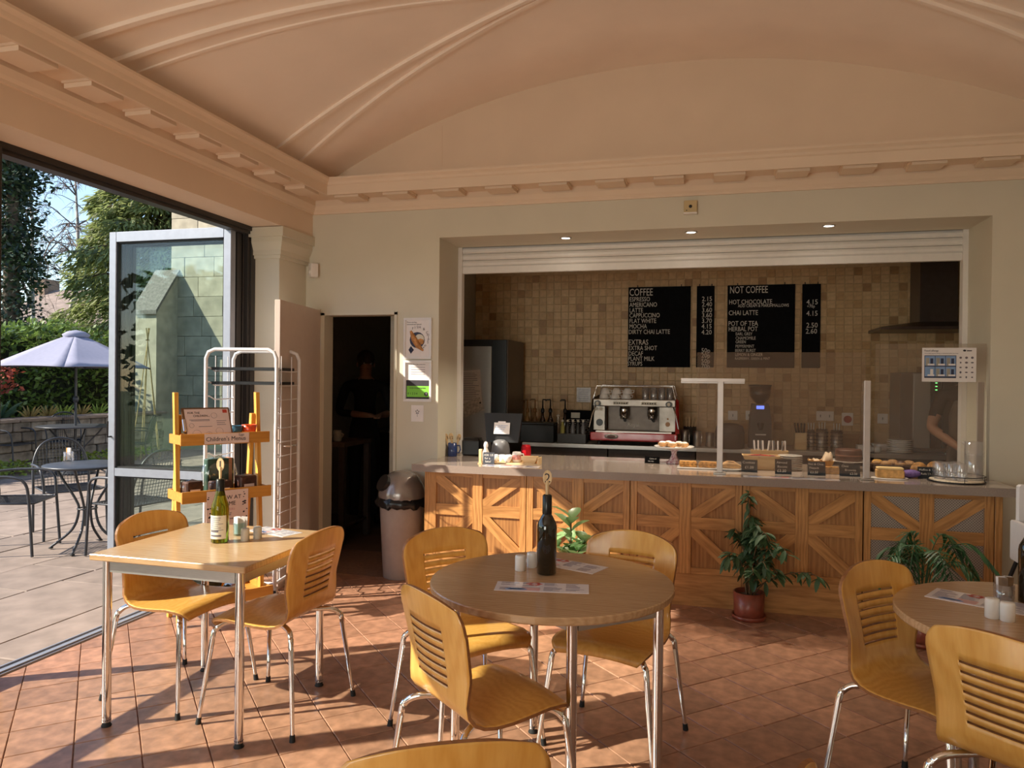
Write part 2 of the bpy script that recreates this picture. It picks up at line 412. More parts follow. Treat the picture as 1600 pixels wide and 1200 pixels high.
# vault
vg = G()
vg.add([(q, YF - .1, vz(q)) for q in xs] + [(q, YB + .15, vz(q)) for q in xs] + [(q, YF - .1, vz(q) + .06) for q in xs] + [(q, YB + .15, vz(q) + .06) for q in xs],
       [(i, i + 1, n + i + 1, n + i) for i in range(n - 1)] + [(2 * n + i, 2 * n + i + 1, 3 * n + i + 1, 3 * n + i) for i in range(n - 1)], smooth=True)
vault = struct('ceiling', vg, MT['vault'], 'peach painted barrel vault ceiling with raised cross ribs', 'ceiling')
def rib(fy, x0, x1, hw=.015, d=.022):
    """raised rib following y = fy(x) over the vault"""
    g = G(); N_ = 30; rows_ = []
    for i in range(N_ + 1):
        q = x0 + (x1 - x0) * i / N_; dx = .01; sl = (fy(q + dx) - fy(q - dx)) / (2 * dx); ln = math.hypot(1, sl); ox, oy = -sl / ln * hw, 1 / ln * hw
        a_, b_ = q - ox, q + ox
        rows_ += [(a_, fy(q) - oy, vz(a_) + .02), (a_, fy(q) - oy, vz(a_) - d), (b_, fy(q) + oy, vz(b_) - d), (b_, fy(q) + oy, vz(b_) + .02)]
    g.add(rows_, [(i * 4 + k, i * 4 + k + 1, (i + 1) * 4 + k + 1, (i + 1) * 4 + k) for i in range(N_) for k in range(3)])
    obj('rib', g, MT['vault'], vault)
def mir(f): return lambda q: f(2 * VX - q)
for fn in (lambda q: 4.58 - .12 * (q + 2.85) - .05 * (q + 2.85) ** 2, lambda q: 4.885 - .30 * (q + 2.86) - .026 * (q + 2.86) ** 2,
           lambda q: 2.885 + .50 * (q + 2.9), lambda q: 3.125 + .48 * (q + 2.9)):
    rib(fn, -3.05, -.75); rib(mir(fn), 2 * VX + .75, 2 * VX + 3.05)
for fn in (lambda q: 3.28 + .47 * (q + 2.9),): rib(fn, -3.05, -.9, .01, .01); rib(mir(fn), 2 * VX + .9, 2 * VX + 3.05, .01, .01)
# left beam, pilaster and its capital
struct('wall_left', G().box(-3.44, XL, YF, 5.0, 2.61, 3.12).box(-3.44, XL, 5.0, YB + .02, 2.59, 3.12), MT['peach'], 'deep painted beam above the folding doors', 'wall')
pg = G().box(-3.44, -3.125, 5.0, YB, 0, 2.62)
pil = struct('wall_pilaster', pg, MT['wall'], 'sage pilaster in the corner beside the folded doors', 'pilaster')
for z0, z1, o_ in ((2.38, 2.405, .018), (2.405, 2.44, .03), (2.50, 2.535, .055), (2.535, 2.605, .075)):
    obj('capital_moulding', G().box(-3.44, -3.125 + o_, 5.0 - o_, YB, z0, z1), MT['wall'], pil)
gm = G(); prof = [(-3.125 + .03, 2.44), (-3.125 + .055, 2.50)]
gm.add([(-3.44, 4.97, 2.44), (-3.095, 4.97, 2.44), (-3.095, YB, 2.44), (-3.44, 4.945, 2.50), (-3.07, 4.945, 2.50), (-3.07, YB, 2.50)], [(0, 1, 4, 3), (1, 2, 5, 4)])
obj('capital_moulding', gm, MT['wall'], pil)
# remaining room shell, out of view; its window is added for fill light
g = G(); WX0, WX1, WZ0, WZ1 = -3.1, -.5, .35, 2.5
g.box(-3.6, WX0, YF - .2, YF, 0, 3.2).box(WX1, XR + .2, YF - .2, YF, 0, 3.2).box(WX0, WX1, YF - .2, YF, 0, WZ0).box(WX0, WX1, YF - .2, YF, WZ1, 3.2)
g.add([(q, YF - .05, 3.15) for q in xs] + [(q, YF - .05, vz(q) + .05) for q in xs], [(i, i + 1, n + i + 1, n + i) for i in range(n - 1)])
struct('wall_front', g, MT['wall'], 'end wall behind the viewer with an added window for fill light', 'wall')
g = G().box(XR, XR + .2, YF, 5.85, 0, 3.2)
struct('wall_right', g, MT['wall'], 'plain side wall on the right', 'wall')
def window(name, x0, x1, y0, y1, z0, z1, nm, label):
    alongx = abs(x1 - x0) > abs(y1 - y0)
    fr = G(); L0, L1 = (x0, x1) if alongx else (y0, y1)
    def bar(a0, a1, zz0, zz1, t=.05):
        if alongx: fr.box(a0, a1, y0, y0 + t, zz0, zz1)
        else: fr.box(x0, x0 + t, a0, a1, zz0, zz1)
    for k in range(nm + 1):
        c = L0 + (L1 - L0) * k / nm; bar(max(L0, c - .03), min(L1, c + .03), z0, z1)
    bar(L0, L1, z0, z0 + .06); bar(L0, L1, z1 - .06, z1)
    wnd = struct(name, fr, MT['dark_frame'], label, 'window')
    pg = G()
    if alongx: pg.box(x0, x1, y0 + .02, y0 + .026, z0, z1)
    else: pg.box(x0 + .02, x0 + .026, y0, y1, z0, z1)
    obj('pane', pg, MT['glass'], wnd)
window('added_window', WX0, WX1, YF - .1, YF - .05, WZ0, WZ1, 4, 'added dark framed window behind the viewer, made for the fill light')  # invented opening that lets the fill lamp into the room

# ------------------------------------------------------------------ cornice with modillions
CP = [(0, 2.785), (.016, 2.785), (.02, 2.80), (.034, 2.815), (.052, 2.845), (.052, 2.888), (.255, 2.888), (.255, 2.868), (.272, 2.868), (.272, 2.938), (.282, 2.945), (.290, 2.962), (.310, 2.978), (.310, 2.992), (0, 3.0)]
def modg():
    g = G()
    g.prism([(-.10, -.085), (.10, -.085), (.10, .075), (-.10, .075)], -.034, 0)
    g.prism([(-.108, -.093), (.108, -.093), (.108, .083), (-.108, .083)], -.012, 0)
    return g.mesh('modillion', MT['peach'])
mod_me = modg()
cg = G().sweep([(-o, z) for o, z in CP], [(XL, YF), (XL, YB), (XR, YB)])
corn = struct('trim_1', cg, MT['peach'], 'moulded cream cornice with square modillions along the beam and back wall', 'cornice')
for k in range(21):
    yy = 4.95 - k * .387
    if yy > YF + .2: obj('modillion', mod_me, None, corn, (XL + .155, yy, 2.888), R(90))
for k in range(13): obj('modillion', mod_me, None, corn, (-2.655 + k * .3985, YB - .155, 2.888), 0)

# ------------------------------------------------------------------ servery and kitchen shell
sw = struct('wall_servery', G().box(-2.46, XR + .2, 7.6, 7.75, 0, 2.85), MT['tgrout'], 'mosaic tiled wall behind the servery', 'wall')
TW = .0775
tm = [G().prism([(-.0362, -.0362), (.0362, -.0362), (.0362, .0362), (-.0362, .0362)], 0, .007, 0, .0025).mesh('wall_tile', m_) for m_ in MT['tilew']]
rt = random.Random(11); stuff = G(); cands = []
for r_ in range(14, 34):
    for c_ in range(61):
        x_, z_ = -2.39 + (c_ + .5) * TW, r_ * TW - .02
        mi = rt.choices(range(5), (6, 6, 3, 1.3, 5))[0]
        q = pix((x_, 7.6, z_)); cov = 0
        if q is None: continue
        u_, v_ = q
        ok = 800 < u_ < 1435 and 415 < v_ < 690 and not (975 < u_ < 1288 and 440 < v_ < 580) and not (930 < u_ < 1060 and v_ > 600)
        cands.append((abs(u_ - 1250) if ok else 1e4, x_, z_, mi))
cands.sort(key=lambda t: t[0])
for k, (s_, x_, z_, mi) in enumerate(cands):
    if k < 296: obj('tile', tm[mi], None, sw, (x_, 7.6, z_), rot=(R(90), 0, 0))
    else:
        stuff.X = Matrix.Translation((x_, 7.6, z_)) @ Matrix.Rotation(R(90), 4, 'X')
        stuff.prism([(-.0362, -.0362), (.0362, -.0362), (.0362, .0362), (-.0362, .0362)], 0, .007, mi, .0025)
stuff.X = Matrix()
obj('tile_field', stuff, MT['tilew'], sw, kind='stuff')
struct('ceiling_servery', G().box(-3.82, XR + .2, 5.51, 8.5, 2.85, 2.95), MT['white'], 'flat ceiling over the servery and kitchen', 'ceiling')
struct('wall_servery_right', G().box(2.35, XR, 5.83, 7.6, 0, 2.85), MT['wall'], 'right side wall of the servery', 'wall')
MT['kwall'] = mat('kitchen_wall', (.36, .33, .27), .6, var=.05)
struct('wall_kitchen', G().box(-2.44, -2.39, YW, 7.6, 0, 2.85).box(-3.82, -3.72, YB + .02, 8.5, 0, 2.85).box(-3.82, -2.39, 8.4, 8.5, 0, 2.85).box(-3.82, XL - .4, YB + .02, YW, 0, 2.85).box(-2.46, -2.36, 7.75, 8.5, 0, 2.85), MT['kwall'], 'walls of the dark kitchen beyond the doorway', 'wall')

# doorway lining and the open kitchen door
g = G().box(-2.992, -2.952, YB - .012, YW + .01, 0, 2.0).box(-2.352, -2.33, YB - .012, YW + .01, 0, 2.0).box(-2.992, -2.33, YB - .012, YW + .01, 1.98, 2.005)
g.box(-3.03, -2.985, YB - .016, YB, 0, 2.03)
struct('trim_2', g, MT['wall'], 'painted lining around the kitchen doorway', 'door frame')
dl = math.hypot(.115, .70); da = math.atan2(-.70, .115)
door = thing('door_1', 'beige kitchen door standing open beside the pilaster', 'door', (-2.985, 5.375, 0), da, kind='structure')
obj('leaf', G().box(0, .80, -.04, 0, .01, 2.02, 0, .002), MT['doorpaint'], door)
obj('handle', G().tube([(.73, .0, 1.0), (.73, .045, 1.0), (.62, .05, 1.0)], .008), MT['chrome'], door)
for z_ in (.25, 1.0, 1.75): obj('hinge', G().tube([(-.006, 0, z_ - .04), (-.006, 0, z_ + .04)], .006), MT['steel'], door)

# ------------------------------------------------------------------ folding glass doors
def leaf(name, x0, y0, rz, wd, face, label, handle=False, silver=True):
    t = thing(name, label, 'door', (x0, y0, .015), rz, kind='structure')
    m = MT['silver_frame'] if silver else MT['dark_frame']
    H = 2.565; st = .062; th = .058
    obj('stile', G().box(0, st, 0, th, 0, H, 0, .003), m, t); obj('stile', G().box(wd - st, wd, 0, th, 0, H, 0, .003), m, t)
    obj('rail', G().box(st, wd - st, 0, th, H - .075, H, 0, .003), m, t); obj('rail', G().box(st, wd - st, 0, th, 0, .09, 0, .003), m, t)
    obj('rail', G().box(st, wd - st, 0, th, .70, .76, 0, .003), m, t)
    bd = MT['rubber']
    for z0, z1 in ((.09, .70), (.76, H - .075)):
        obj('gasket', G().box(st, st + .012, .012, .046, z0, z1).box(wd - st - .012, wd - st, .012, .046, z0, z1).box(st, wd - st, .012, .046, z0, z0 + .012).box(st, wd - st, .012, .046, z1 - .012, z1), bd, t)
        obj('pane', G().box(st, wd - st, .026, .032, z0, z1), MT['glass'], t)
    if handle: obj('handle', G().tube([(.03, -.0, 1.0), (.03, -.035, 1.0), (.03, -.035, 1.12)], .007), MT['black'], t)
    return t
leaf('door_2', -4.44, 4.755, 0, 1.07, 0, 'nearest folded glass door leaf with pale grey frame swung out over the patio', True)
leaf('door_3', -4.44, 4.83, 0, 1.07, 0, 'middle glass leaf of the folded door stack', silver=False)
leaf('door_4', -4.44, 4.905, 0, 1.07, 0, 'rearmost dark glass leaf of the folded door stack', silver=False)
for k in range(5):
    leaf('door_%d' % (5 + k), -3.36, 2.868 - k * 1.21, R(-90), 1.22, 0, 'closed glass door leaf beside the opening, number %s from the opening' % ('one', 'two', 'three', 'four', 'five', 'six')[k], silver=False)
struct('trim_3', G().box(-3.44, -3.31, YF, 4.99, 2.578, 2.612).box(-3.40, -3.325, YF, 4.99, 2.555, 2.578), MT['dark_frame'], 'dark metal head frame of the folding doors', 'door frame')
struct('trim_4', G().box(-3.44, -3.33, 4.945, 5.0, 0, 2.58).box(-3.40, -3.34, 4.915, 4.945, 0, 2.56), MT['dark_frame'], 'dark metal jamb of the folding doors against the pilaster', 'door frame')

# ------------------------------------------------------------------ roller shutter over the counter
sh = thing('roller_shutter', 'white roller shutter drawn up under the servery soffit', 'shutter', (0, 0, 0))
for k in range(4):
    z0 = 2.352 + k * .055
    g = G()
    if k == 0: g.box(-1.955, 1.725, 5.845, 5.885, z0, z0 + .053, 0, .004)
    else:
        pr = [(5.858, z0), (5.846, z0 + .012), (5.845, z0 + .03), (5.853, z0 + .047), (5.862, z0 + .053), (5.875, z0 + .053), (5.875, z0)]
        g.add([(-1.955, a, b) for a, b in pr] + [(1.725, a, b) for a, b in pr], [(i, (i + 1) % 7, 7 + (i + 1) % 7, 7 + i) for i in range(7)] + [tuple(range(7)), tuple(range(13, 6, -1))])
    obj('slat', g, MT['white'], sh)
for a, b in ((-1.989, -1.955), (1.725, 1.759)): obj('guide_channel', G().box(a, b, 5.832, 5.90, .875, 2.58), MT['white'], sh)
obj('housing', G().box(-1.989, 1.759, 5.90, 6.15, 2.45, 2.84), MT['white'], sh)
# downlights in the soffit
for k, (u_, v_) in enumerate(((884, 372), (1080, 363), (1295, 353))):
    p = P(u_, v_, Z=2.563)
    t = thing('downlight', '%s of the three recessed downlights over the counter' % ('leftmost', 'middle', 'rightmost')[k], 'downlight', (p.x, p.y, 2.565), 0, 'recessed downlights')
    obj('bezel', G().lathe([(.046, 0), (.046, -.004), (.036, -.007), (.033, -.003), (.033, 0)], 20), MT['steel'], t)
    obj('lens', G().lathe([(.033, -.001), (.0, -.0025)], 16), MT['lamp'], t)
    d = bpy.data.lights.new('downlight_lamp', 'SPOT'); d.energy = 44; d.spot_size = R(95); d.spot_blend = .6; d.color = (1, .86, .66); d.shadow_soft_size = .03
    lo = bpy.data.objects.new('downlight_lamp', d); COL.objects.link(lo); lo.parent = t; lo.location = (0, 0, -.012)
# ------------------------------------------------------------------ counter units
FY = 5.055          # face of the framing
def counter_unit(x0, x1, stiles, label, mesh=None):
    t = thing('counter_unit', label, 'counter', (0, 0, 0), 0, 'timber fronted counter units')
    zt, zb = .815, .215
    obj('carcass', G().box(x0 + .003, x1 - .003, FY + .036, 5.80, .0, .818), MT['oakp'], t)
    for a, b in stiles:
        obj('stile', G().box(-(b - a) / 2, (b - a) / 2, 0, .022, zb, zt, 0, .002), MT['oakz'], t, ((a + b) / 2, FY, 0))
    for (a, b), (c, d) in zip(stiles[:-1], stiles[1:]):
        xm, L = (b + c) / 2, c - b
        for z0, z1 in ((.51, .588), (.785, .815), (.215, .255)):
            obj('rail', G().box(-L / 2, L / 2, .002, .022, 0, z1 - z0, 0, .0015), MT['oakx'], t, (xm, FY, z0))
    mids = stiles[1]
    for (lo, hi, cin) in ((stiles[0][1], mids[0], 1), (mids[1], stiles[2][0], -1)):
        for z0, z1, up in ((.588, .785, 1), (.255, .51, -1)):
            if mesh: obj('mesh_panel', G().box(lo, hi, FY + .012, FY + .016, z0, z1), mesh, t)
            else: obj('panel', G().box(lo, hi, FY + .016, FY + .034, z0, z1), MT['oakp'], t)
            inner = hi if cin == 1 else lo; outer = lo if cin == 1 else hi
            zi, zo = (z0, z1) if up == 1 else (z1, z0)
            wv = .034     # half breadth along x of the brace ends
            dx, dz = outer - inner, zo - zi; L = math.hypot(dx, dz)
            hw = .036
            # brace clipped to its cell
            nx, nz_ = -dz / L * hw, dx / L * hw
            quad = [(inner + nx - dx * .2, zi + nz_ - dz * .2), (outer + nx + dx * .2, zo + nz_ + dz * .2), (outer - nx + dx * .2, zo - nz_ + dz * .2), (inner - nx - dx * .2, zi - nz_ - dz * .2)]
            cp = clip(quad, lo, hi, z0, z1)
            ang = math.atan2(dz, dx); ca_, sa_ = math.cos(-ang), math.sin(-ang); mx, mz = (lo + hi) / 2, (z0 + z1) / 2
            loc = [((px_ - mx) * ca_ - (pz_ - mz) * sa_, (px_ - mx) * sa_ + (pz_ - mz) * ca_) for px_, pz_ in cp]
            g = G(); k_ = len(loc)
            g.add([(a, .002, b) for a, b in loc] + [(a, .02, b) for a, b in loc], [tuple(range(k_)), tuple(range(2 * k_ - 1, k_ - 1, -1))] + [(i, (i + 1) % k_, k_ + (i + 1) % k_, k_ + i) for i in range(k_)])
            obj('brace', g, MT['oakx'], t, (mx, FY, mz), rot=(0, -ang, 0))
    obj('plinth', G().box(x0, x1, FY + .01, FY + .03, 0, .212, 0, .002), MT['oakx'], t)
    return t
U_ = [(-1.961, -1.205, ((-1.961, -1.873), (-1.598, -1.523), (-1.252, -1.207)), 'oak framed counter unit beside the pedal bin at the left end'),
      (-1.203, -.487, ((-1.203, -1.157), (-.882, -.803), (-.533, -.489)), 'oak framed counter unit behind the tall dark bottle'),
      (-.485, .236, ((-.485, -.44), (-.164, -.086), (.190, .234)), 'oak framed counter unit left of the potted weeping fig'),
      (.238, .957, ((.238, .283), (.559, .639), (.911, .955)), 'oak framed counter unit behind the potted weeping fig')]
for x0, x1, st, lb in U_: counter_unit(x0, x1, st, lb)
# perforated metal: fine hexagonal pattern
pm = bpy.data.materials.new('perforated_metal'); pm.use_nodes = True; nt = pm.node_tree; b = nt.nodes['Principled BSDF']; b.inputs['Metallic'].default_value = .6; b.inputs['Roughness'].default_value = .45
tc = nt.nodes.new('ShaderNodeTexCoord'); vo = nt.nodes.new('ShaderNodeTexVoronoi'); vo.inputs['Scale'].default_value = 85; vo.inputs['Randomness'].default_value = .0
rpn = nt.nodes.new('ShaderNodeValToRGB'); rpn.color_ramp.elements[0].position = .34; rpn.color_ramp.elements[0].color = (.012, .01, .01, 1); rpn.color_ramp.elements[1].position = .42; rpn.color_ramp.elements[1].color = (.42, .36, .31, 1)
mpn = nt.nodes.new('ShaderNodeMapping'); mpn.inputs['Rotation'].default_value = (0, R(45), 0)
nt.links.new(tc.outputs['Object'], mpn.inputs[0]); nt.links.new(mpn.outputs[0], vo.inputs['Vector']); nt.links.new(vo.outputs['Distance'], rpn.inputs[0]); nt.links.new(rpn.outputs[0], b.inputs['Base Color'])
counter_unit(.963, 1.683, ((.963, 1.003), (1.276, 1.357), (1.63, 1.681)), 'chiller cabinet with oak frame and perforated metal panels at the right end', pm)
obj('end_panel', G().box(1.685, 1.726, FY - .002, 5.80, 0, .818, 0, .003), MT['oakz'], label='upright oak end panel closing the right end of the counter', cat='panel')
obj('worktop', G().prism([(-2.035, 4.985), (1.785, 4.985), (1.785, 5.386), (1.755, 5.386), (1.755, 5.97), (-1.985, 5.97), (-1.985, 5.386), (-2.035, 5.386)], .82, .872), MT['worktop'], label='long speckled grey worktop running along the whole counter', cat='worktop')
CT = .8725
def cp_(u, v, y, z=CT):   # point on the counter at pixel column u and depth y
    p = P(u, v, Y=y); return (p.x, y, z)

# --------- small pieces shared by several things
def spoon_g(L=.14, w_=.018):
    g = G(); pts = []
    for k in range(12):
        t = 2 * math.pi * k / 12; pts.append((w_ * math.cos(t), L + .03 * math.sin(t)))
    n_ = len(pts)
    g.add([(a, -.003, b) for a, b in pts] + [(a, .003, b) for a, b in pts], [tuple(range(n_)), tuple(range(2 * n_ - 1, n_ - 1, -1))] + [(i, (i + 1) % n_, n_ + (i + 1) % n_, n_ + i) for i in range(n_)])
    return g
MT['spoon'] = wood('spoon_wood', (.55, .36, .17), (.74, .55, .32), 'Z', .55, 14, bump=.02)
def spoon(name, parent, num, loc, rot, L=.14, label=None):
    s_ = obj(name, spoon_g(L), MT['spoon'], parent, loc, rot=rot, label=label)
    obj('spoon_handle', G().tube([(0, 0, 0), (0, 0, L - .01)], [.005, .008], 6), MT['spoon'], s_)
    if num:
        text(num, .05 if len(num) == 1 else .034, MT['ink'], s_, (0, -.0034, L - .017), align='CENTER', name='number')
    return s_
def card(label, w_, h_, loc, rz, lines, size, cat='price card', group=None, tilt=12, m=None, tm=None):
    t = thing('price_card' if cat == 'price card' else 'sign', label, cat, loc, rz, group)
    o = obj('board', G().box(-w_ / 2, w_ / 2, 0, .003, 0, h_), m or MT['board'], t, rot=(R(-tilt), 0, 0))
    obj('foot', G().box(-w_ / 3, w_ / 3, 0.002, .04, 0, .003), m or MT['board'], t)
    for s_, x_, z_, sz in lines: text(s_, sz, tm or MT['chalk'], o, (x_, -.0012, z_), name='lettering')
    return t
def sheet(name, label, w_, h_, loc, rz, kind, group=None, cat='menu'):
    """paper menu lying flat, with printed columns and coloured corners"""
    t = thing(name, label, cat, loc, rz, group)
    obj('paper', G().box(-w_ / 2, w_ / 2, -h_ / 2, h_ / 2, 0, .0012), MT['menu'], t)
    rr = random.Random(hash(label) % 999); g = G()
    for c in range(4):
        x0 = -w_ / 2 + w_ * (.05 + c * .235); wd = w_ * .2
        y_ = h_ * .42
        while y_ > -h_ * .42:
            if rr.random() < .8 and not (c == 1 and y_ < -.1 * h_): g.box(x0, x0 + wd * rr.uniform(.45, 1), y_, y_ + .003, .0012, .0016)
            y_ -= .0085
    obj('print_text', g, MT['greyink'], t)
    a = G().box(-w_ / 2 + w_ * .285, -w_ / 2 + w_ * .48, -h_ * .42, -h_ * .12, .0012, .0017); obj('print_panel', a, MT['salmon'], t)
    fl = G()
    for k in range(6):
        th = k * math.pi / 3; fl.prism([(-.03 + .02 * math.cos(th) + .011 * math.cos(q * math.pi / 4), h_ / 2 - .022 + .015 * math.sin(th) + .006 * math.sin(q * math.pi / 4)) for q in range(8)], .0016, .0019)
    obj('print_flower', fl, MT['redink'], t)
    b_ = G()
    for k in range(7):
        b_.prism([(-w_ / 2 + .05 + .018 * k * .5 + .013 * math.cos(q * math.pi / 4), -h_ / 2 + .022 + .008 * (k % 2) + .009 * math.sin(q * math.pi / 4)) for q in range(8)], .0016, .0018)
    obj('print_border', b_, MT['blueink'], t)
    return t
MT['menu'] = mat('laminated_menu', (.84, .80, .84), .12, var=.01, coat=.6)
MT['greyink'] = mat('grey_ink', (.15, .13, .16), .4, var=.05)
MT['salmon'] = mat('salmon_ink', (.62, .36, .36), .3, var=.05)
MT['redink'] = mat('red_ink', (.45, .05, .03), .4, var=.05)
MT['blueink'] = mat('blue_ink', (.22, .35, .65), .3, var=.1)
MT['bluepot'] = mat('blue_glaze', (.025, .05, .17), .2, var=.2, coat=.4)
MT['redtin'] = mat('red_foil', (.62, .015, .025), .2, var=.2, metal=.3)
MT['tray'] = wood('bamboo_tray', (.62, .40, .18), (.80, .60, .34), 'X', .45, 9, bump=.02)

# --------- left end of the counter
p = cp_(707, 700, 5.60)
t = thing('spoon_pot', 'blue glazed mug full of numbered wooden spoons at the counter end', 'mug', p)
obj('mug', G().lathe([(.035, 0), (.038, .003), (.038, .105), (.034, .105), (.034, .01), (0, .01)], 18), MT['bluepot'], t)
obj('mug_handle', G().tube([(.036, 0, .085), (.06, 0, .085), (.066, 0, .055), (.055, 0, .03), (.036, 0, .028)], .006, 6), MT['bluepot'], t)
for k, (dx, nn, tl) in enumerate(((-.018, '13', 12), (-.002, '12', 2), (.02, '16', -16), (.008, '', 10))):
    spoon('spoon', t, nn, (dx, -.012 + .01 * k, .03), (R(6), R(-tl), 0), .125)
p = cp_(737, 710, 5.72)
t = thing('card_box', 'small black box standing left of the till', 'box', p)
obj('body', G().box(-.07, .085, -.05, .05, 0, .13, 0, .012), MT['black'], t); obj('lid', G().box(-.06, .075, -.045, .045, .13, .142, 0, .006), MT['black'], t)
p = cp_(783, 705, 5.62)
t = thing('till', 'black touch screen till seen from behind with a note taped on', 'till', p)
g = G(); pr = [(-.155, .345), (.155, .345), (.135, .12), (-.12, .12)]
g.add([(a, 0 if i > 1 else .05, b) for i, (a, b) in enumerate(pr)] + [(a, .035 if i > 1 else .075, b) for i, (a, b) in enumerate(pr)], [(0, 1, 2, 3), (7, 6, 5, 4), (0, 4, 5, 1), (1, 5, 6, 2), (2, 6, 7, 3), (3, 7, 4, 0)])
obj('screen_back', g, MT['black'], t)
MT['greyplastic'] = mat('grey_plastic', (.16, .16, .17), .3, var=.05)
obj('stand', G().lathe([(.062, 0), (.075, .02), (.075, .05), (.068, .10), (.055, .13), (.03, .142), (0, .145)], 18), MT['greyplastic'], t, (-.0, -.02, 0))
obj('base', G().box(-.11, .11, -.06, .12, 0, .014, 0, .005), MT['black'], t)
nt_ = obj('note', G().box(-.062, .066, -.002, 0, 0, .09), MT['paper'], t, (0, -.002, .185), rot=(R(-12), 0, 0))
text('You are welcome to\ncheck ESG needs\n   remember us\n      cash only', .0125, MT['blueink'], nt_, (-.054, -.0024, .064), spacing=1.2)
obj('tape', G().box(-.03, .03, -.0025, -.0021, .085, .1), MT['menu'], nt_)
p = cp_(822, 700, 5.70)
t = thing('red_tin', 'shiny red foil tin right of the till', 'tin', p)
obj('tin', G().lathe([(.032, 0), (.038, .004), (.04, .05), (.036, .09), (.03, .095)], 9, smooth=False), MT['redtin'], t); obj('rim', G().lathe([(.031, .093), (.034, .1), (.0, .1)], 9), MT['redtin'], t)
p = cp_(808, 700, 5.22)
t = thing('tea_tray', 'small wooden tray holding crockery on the sunny counter', 'tray', (p[0] - .03, 5.27, CT))
obj('base', G().box(-.19, .19, -.06, .06, 0, .008), MT['tray'], t)
for a in (-.19, .182): obj('end', G().box(a, a + .008, -.06, .06, .008, .05, 0, .001), MT['tray'], t)
obj('rim', G().box(-.182, .182, .052, .06, .008, .035), MT['tray'], t)
TZ = CT + .0085
x0 = p[0] - .03
def bowl(label, x_, y_, z_, r_, h_, m, cat='bowl', group=None, nm='bowl'):
    t = thing(nm, label, cat, (x_, y_, z_), 0, group)
    obj('bowl', G().lathe([(r_ * .45, 0), (r_ * .5, .004), (r_ * .85, h_ * .5), (r_, h_), (r_ * .94, h_), (r_ * .78, h_ * .5), (r_ * .4, .01), (0, .01)], 18), m, t)
    obj('foot_ring', G().lathe([(r_ * .42, -.0002), (r_ * .48, 0), (r_ * .46, .006), (0, .006)], 14), m, t)
    return t
bowl('small white china bowl at the front of the wooden tray', x0 - .045, 5.238, TZ, .036, .05, MT['whiteware'])
for k, (dx, dy) in enumerate(((-.15, .02), (-.10, .025), (-.055, .032))):
    t = thing('ramekin', '%s white ramekin in the row at the back of the wooden tray' % ('left hand', 'middle', 'right hand')[k], 'ramekin', (x0 + dx, 5.27 + dy - .012, TZ), 0, 'ramekins on the tray')
    obj('cup', G().lathe([(.019, 0), (.022, .003), (.023, .05), (.02, .05), (.019, .01), (0, .01)], 14), MT['whiteware'], t); obj('contents', G().lathe([(.019, .044), (0, .046)], 12), MT['paper'], t)
t = thing('china_jug', 'white china jug with a pink pattern on the wooden tray', 'jug', (x0 + .012, 5.285, TZ))
obj('body', G().lathe([(.028, 0), (.033, .01), (.034, .06), (.03, .075), (.027, .075), (.03, .06), (.03, .01), (0, .008)], 16), MT['whiteware'], t)
obj('pattern', G().lathe([(.0338, .02), (.0348, .03), (.0348, .045), (.0338, .055)], 16), mat('pink_pattern', (.75, .35, .33), .3, var=.3, scale=60), t)
obj('handle', G().tube([(.03, 0, .06), (.05, 0, .06), (.052, 0, .03), (.032, 0, .02)], .005, 6), MT['whiteware'], t)
g = G(); g.add([(-.03, -.03, 0), (.05, -.03, 0), (.05, .03, 0), (-.03, .03, 0), (-.055, -.035, .048), (.07, -.035, .048), (.07, .035, .048), (-.055, .035, .048), (-.045, -.028, .046), (.06, -.028, .046), (.06, .028, .046), (-.045, .028, .046), (-.025, -.02, .008), (.045, -.02, .008), (.045, .02, .008), (-.025, .02, .008)],
      [(0, 3, 2, 1), (0, 1, 5, 4), (1, 2, 6, 5), (2, 3, 7, 6), (3, 0, 4, 7), (4, 5, 9, 8), (5, 6, 10, 9), (6, 7, 11, 10), (7, 4, 8, 11), (8, 9, 13, 12), (9, 10, 14, 13), (10, 11, 15, 14), (11, 8, 12, 15), (12, 13, 14, 15)])
obj('wooden_scoop_box', g, MT['tray'], loc=(x0 + .108, 5.262, TZ), label='pale wooden box with sloping sides at the tray right end', cat='box')
p = cp_(764, 716, 5.17)
card('small chalk sign in a wooden stand left of the tray', .085, .085, (p[0], 5.16, CT), 0, (('ASK US', -.036, .058, .022), ('for a', -.03, .035, .022), ('latte!', -.026, .012, .022)), 0, cat='sign', tilt=4, m=mat('slate', (.05, .055, .075), .7, var=.2))
t = thing('wooden_post', 'short pale wooden upright beside the chalk sign', 'holder', (p[0] - .062, 5.17, CT)); obj('upright', G().box(-.011, .011, -.015, .015, .006, .105, 0, .002), MT['tray'], t); obj('foot', G().box(-.016, .016, -.022, .022, 0, .006), MT['tray'], t)
p = cp_(758, 690, 5.28)
t = thing('white_bottle', 'little white squeezy bottle behind the chalk sign', 'bottle', (p[0] - .005, 5.32, CT)); obj('body', G().lathe([(.02, 0), (.024, .004), (.024, .07), (.014, .095), (.012, .11)], 14), MT['whiteware'], t); obj('cap', G().lathe([(.016, .108), (.018, .125), (.01, .145), (0, .148)], 12), MT['paper'], t)
p = cp_(800, 722, 5.10); sheet('menu', 'glossy menu sheet on the worktop in front of the tray', .40, .10, (p[0], 5.09, CT), R(2), 0, 'menus')

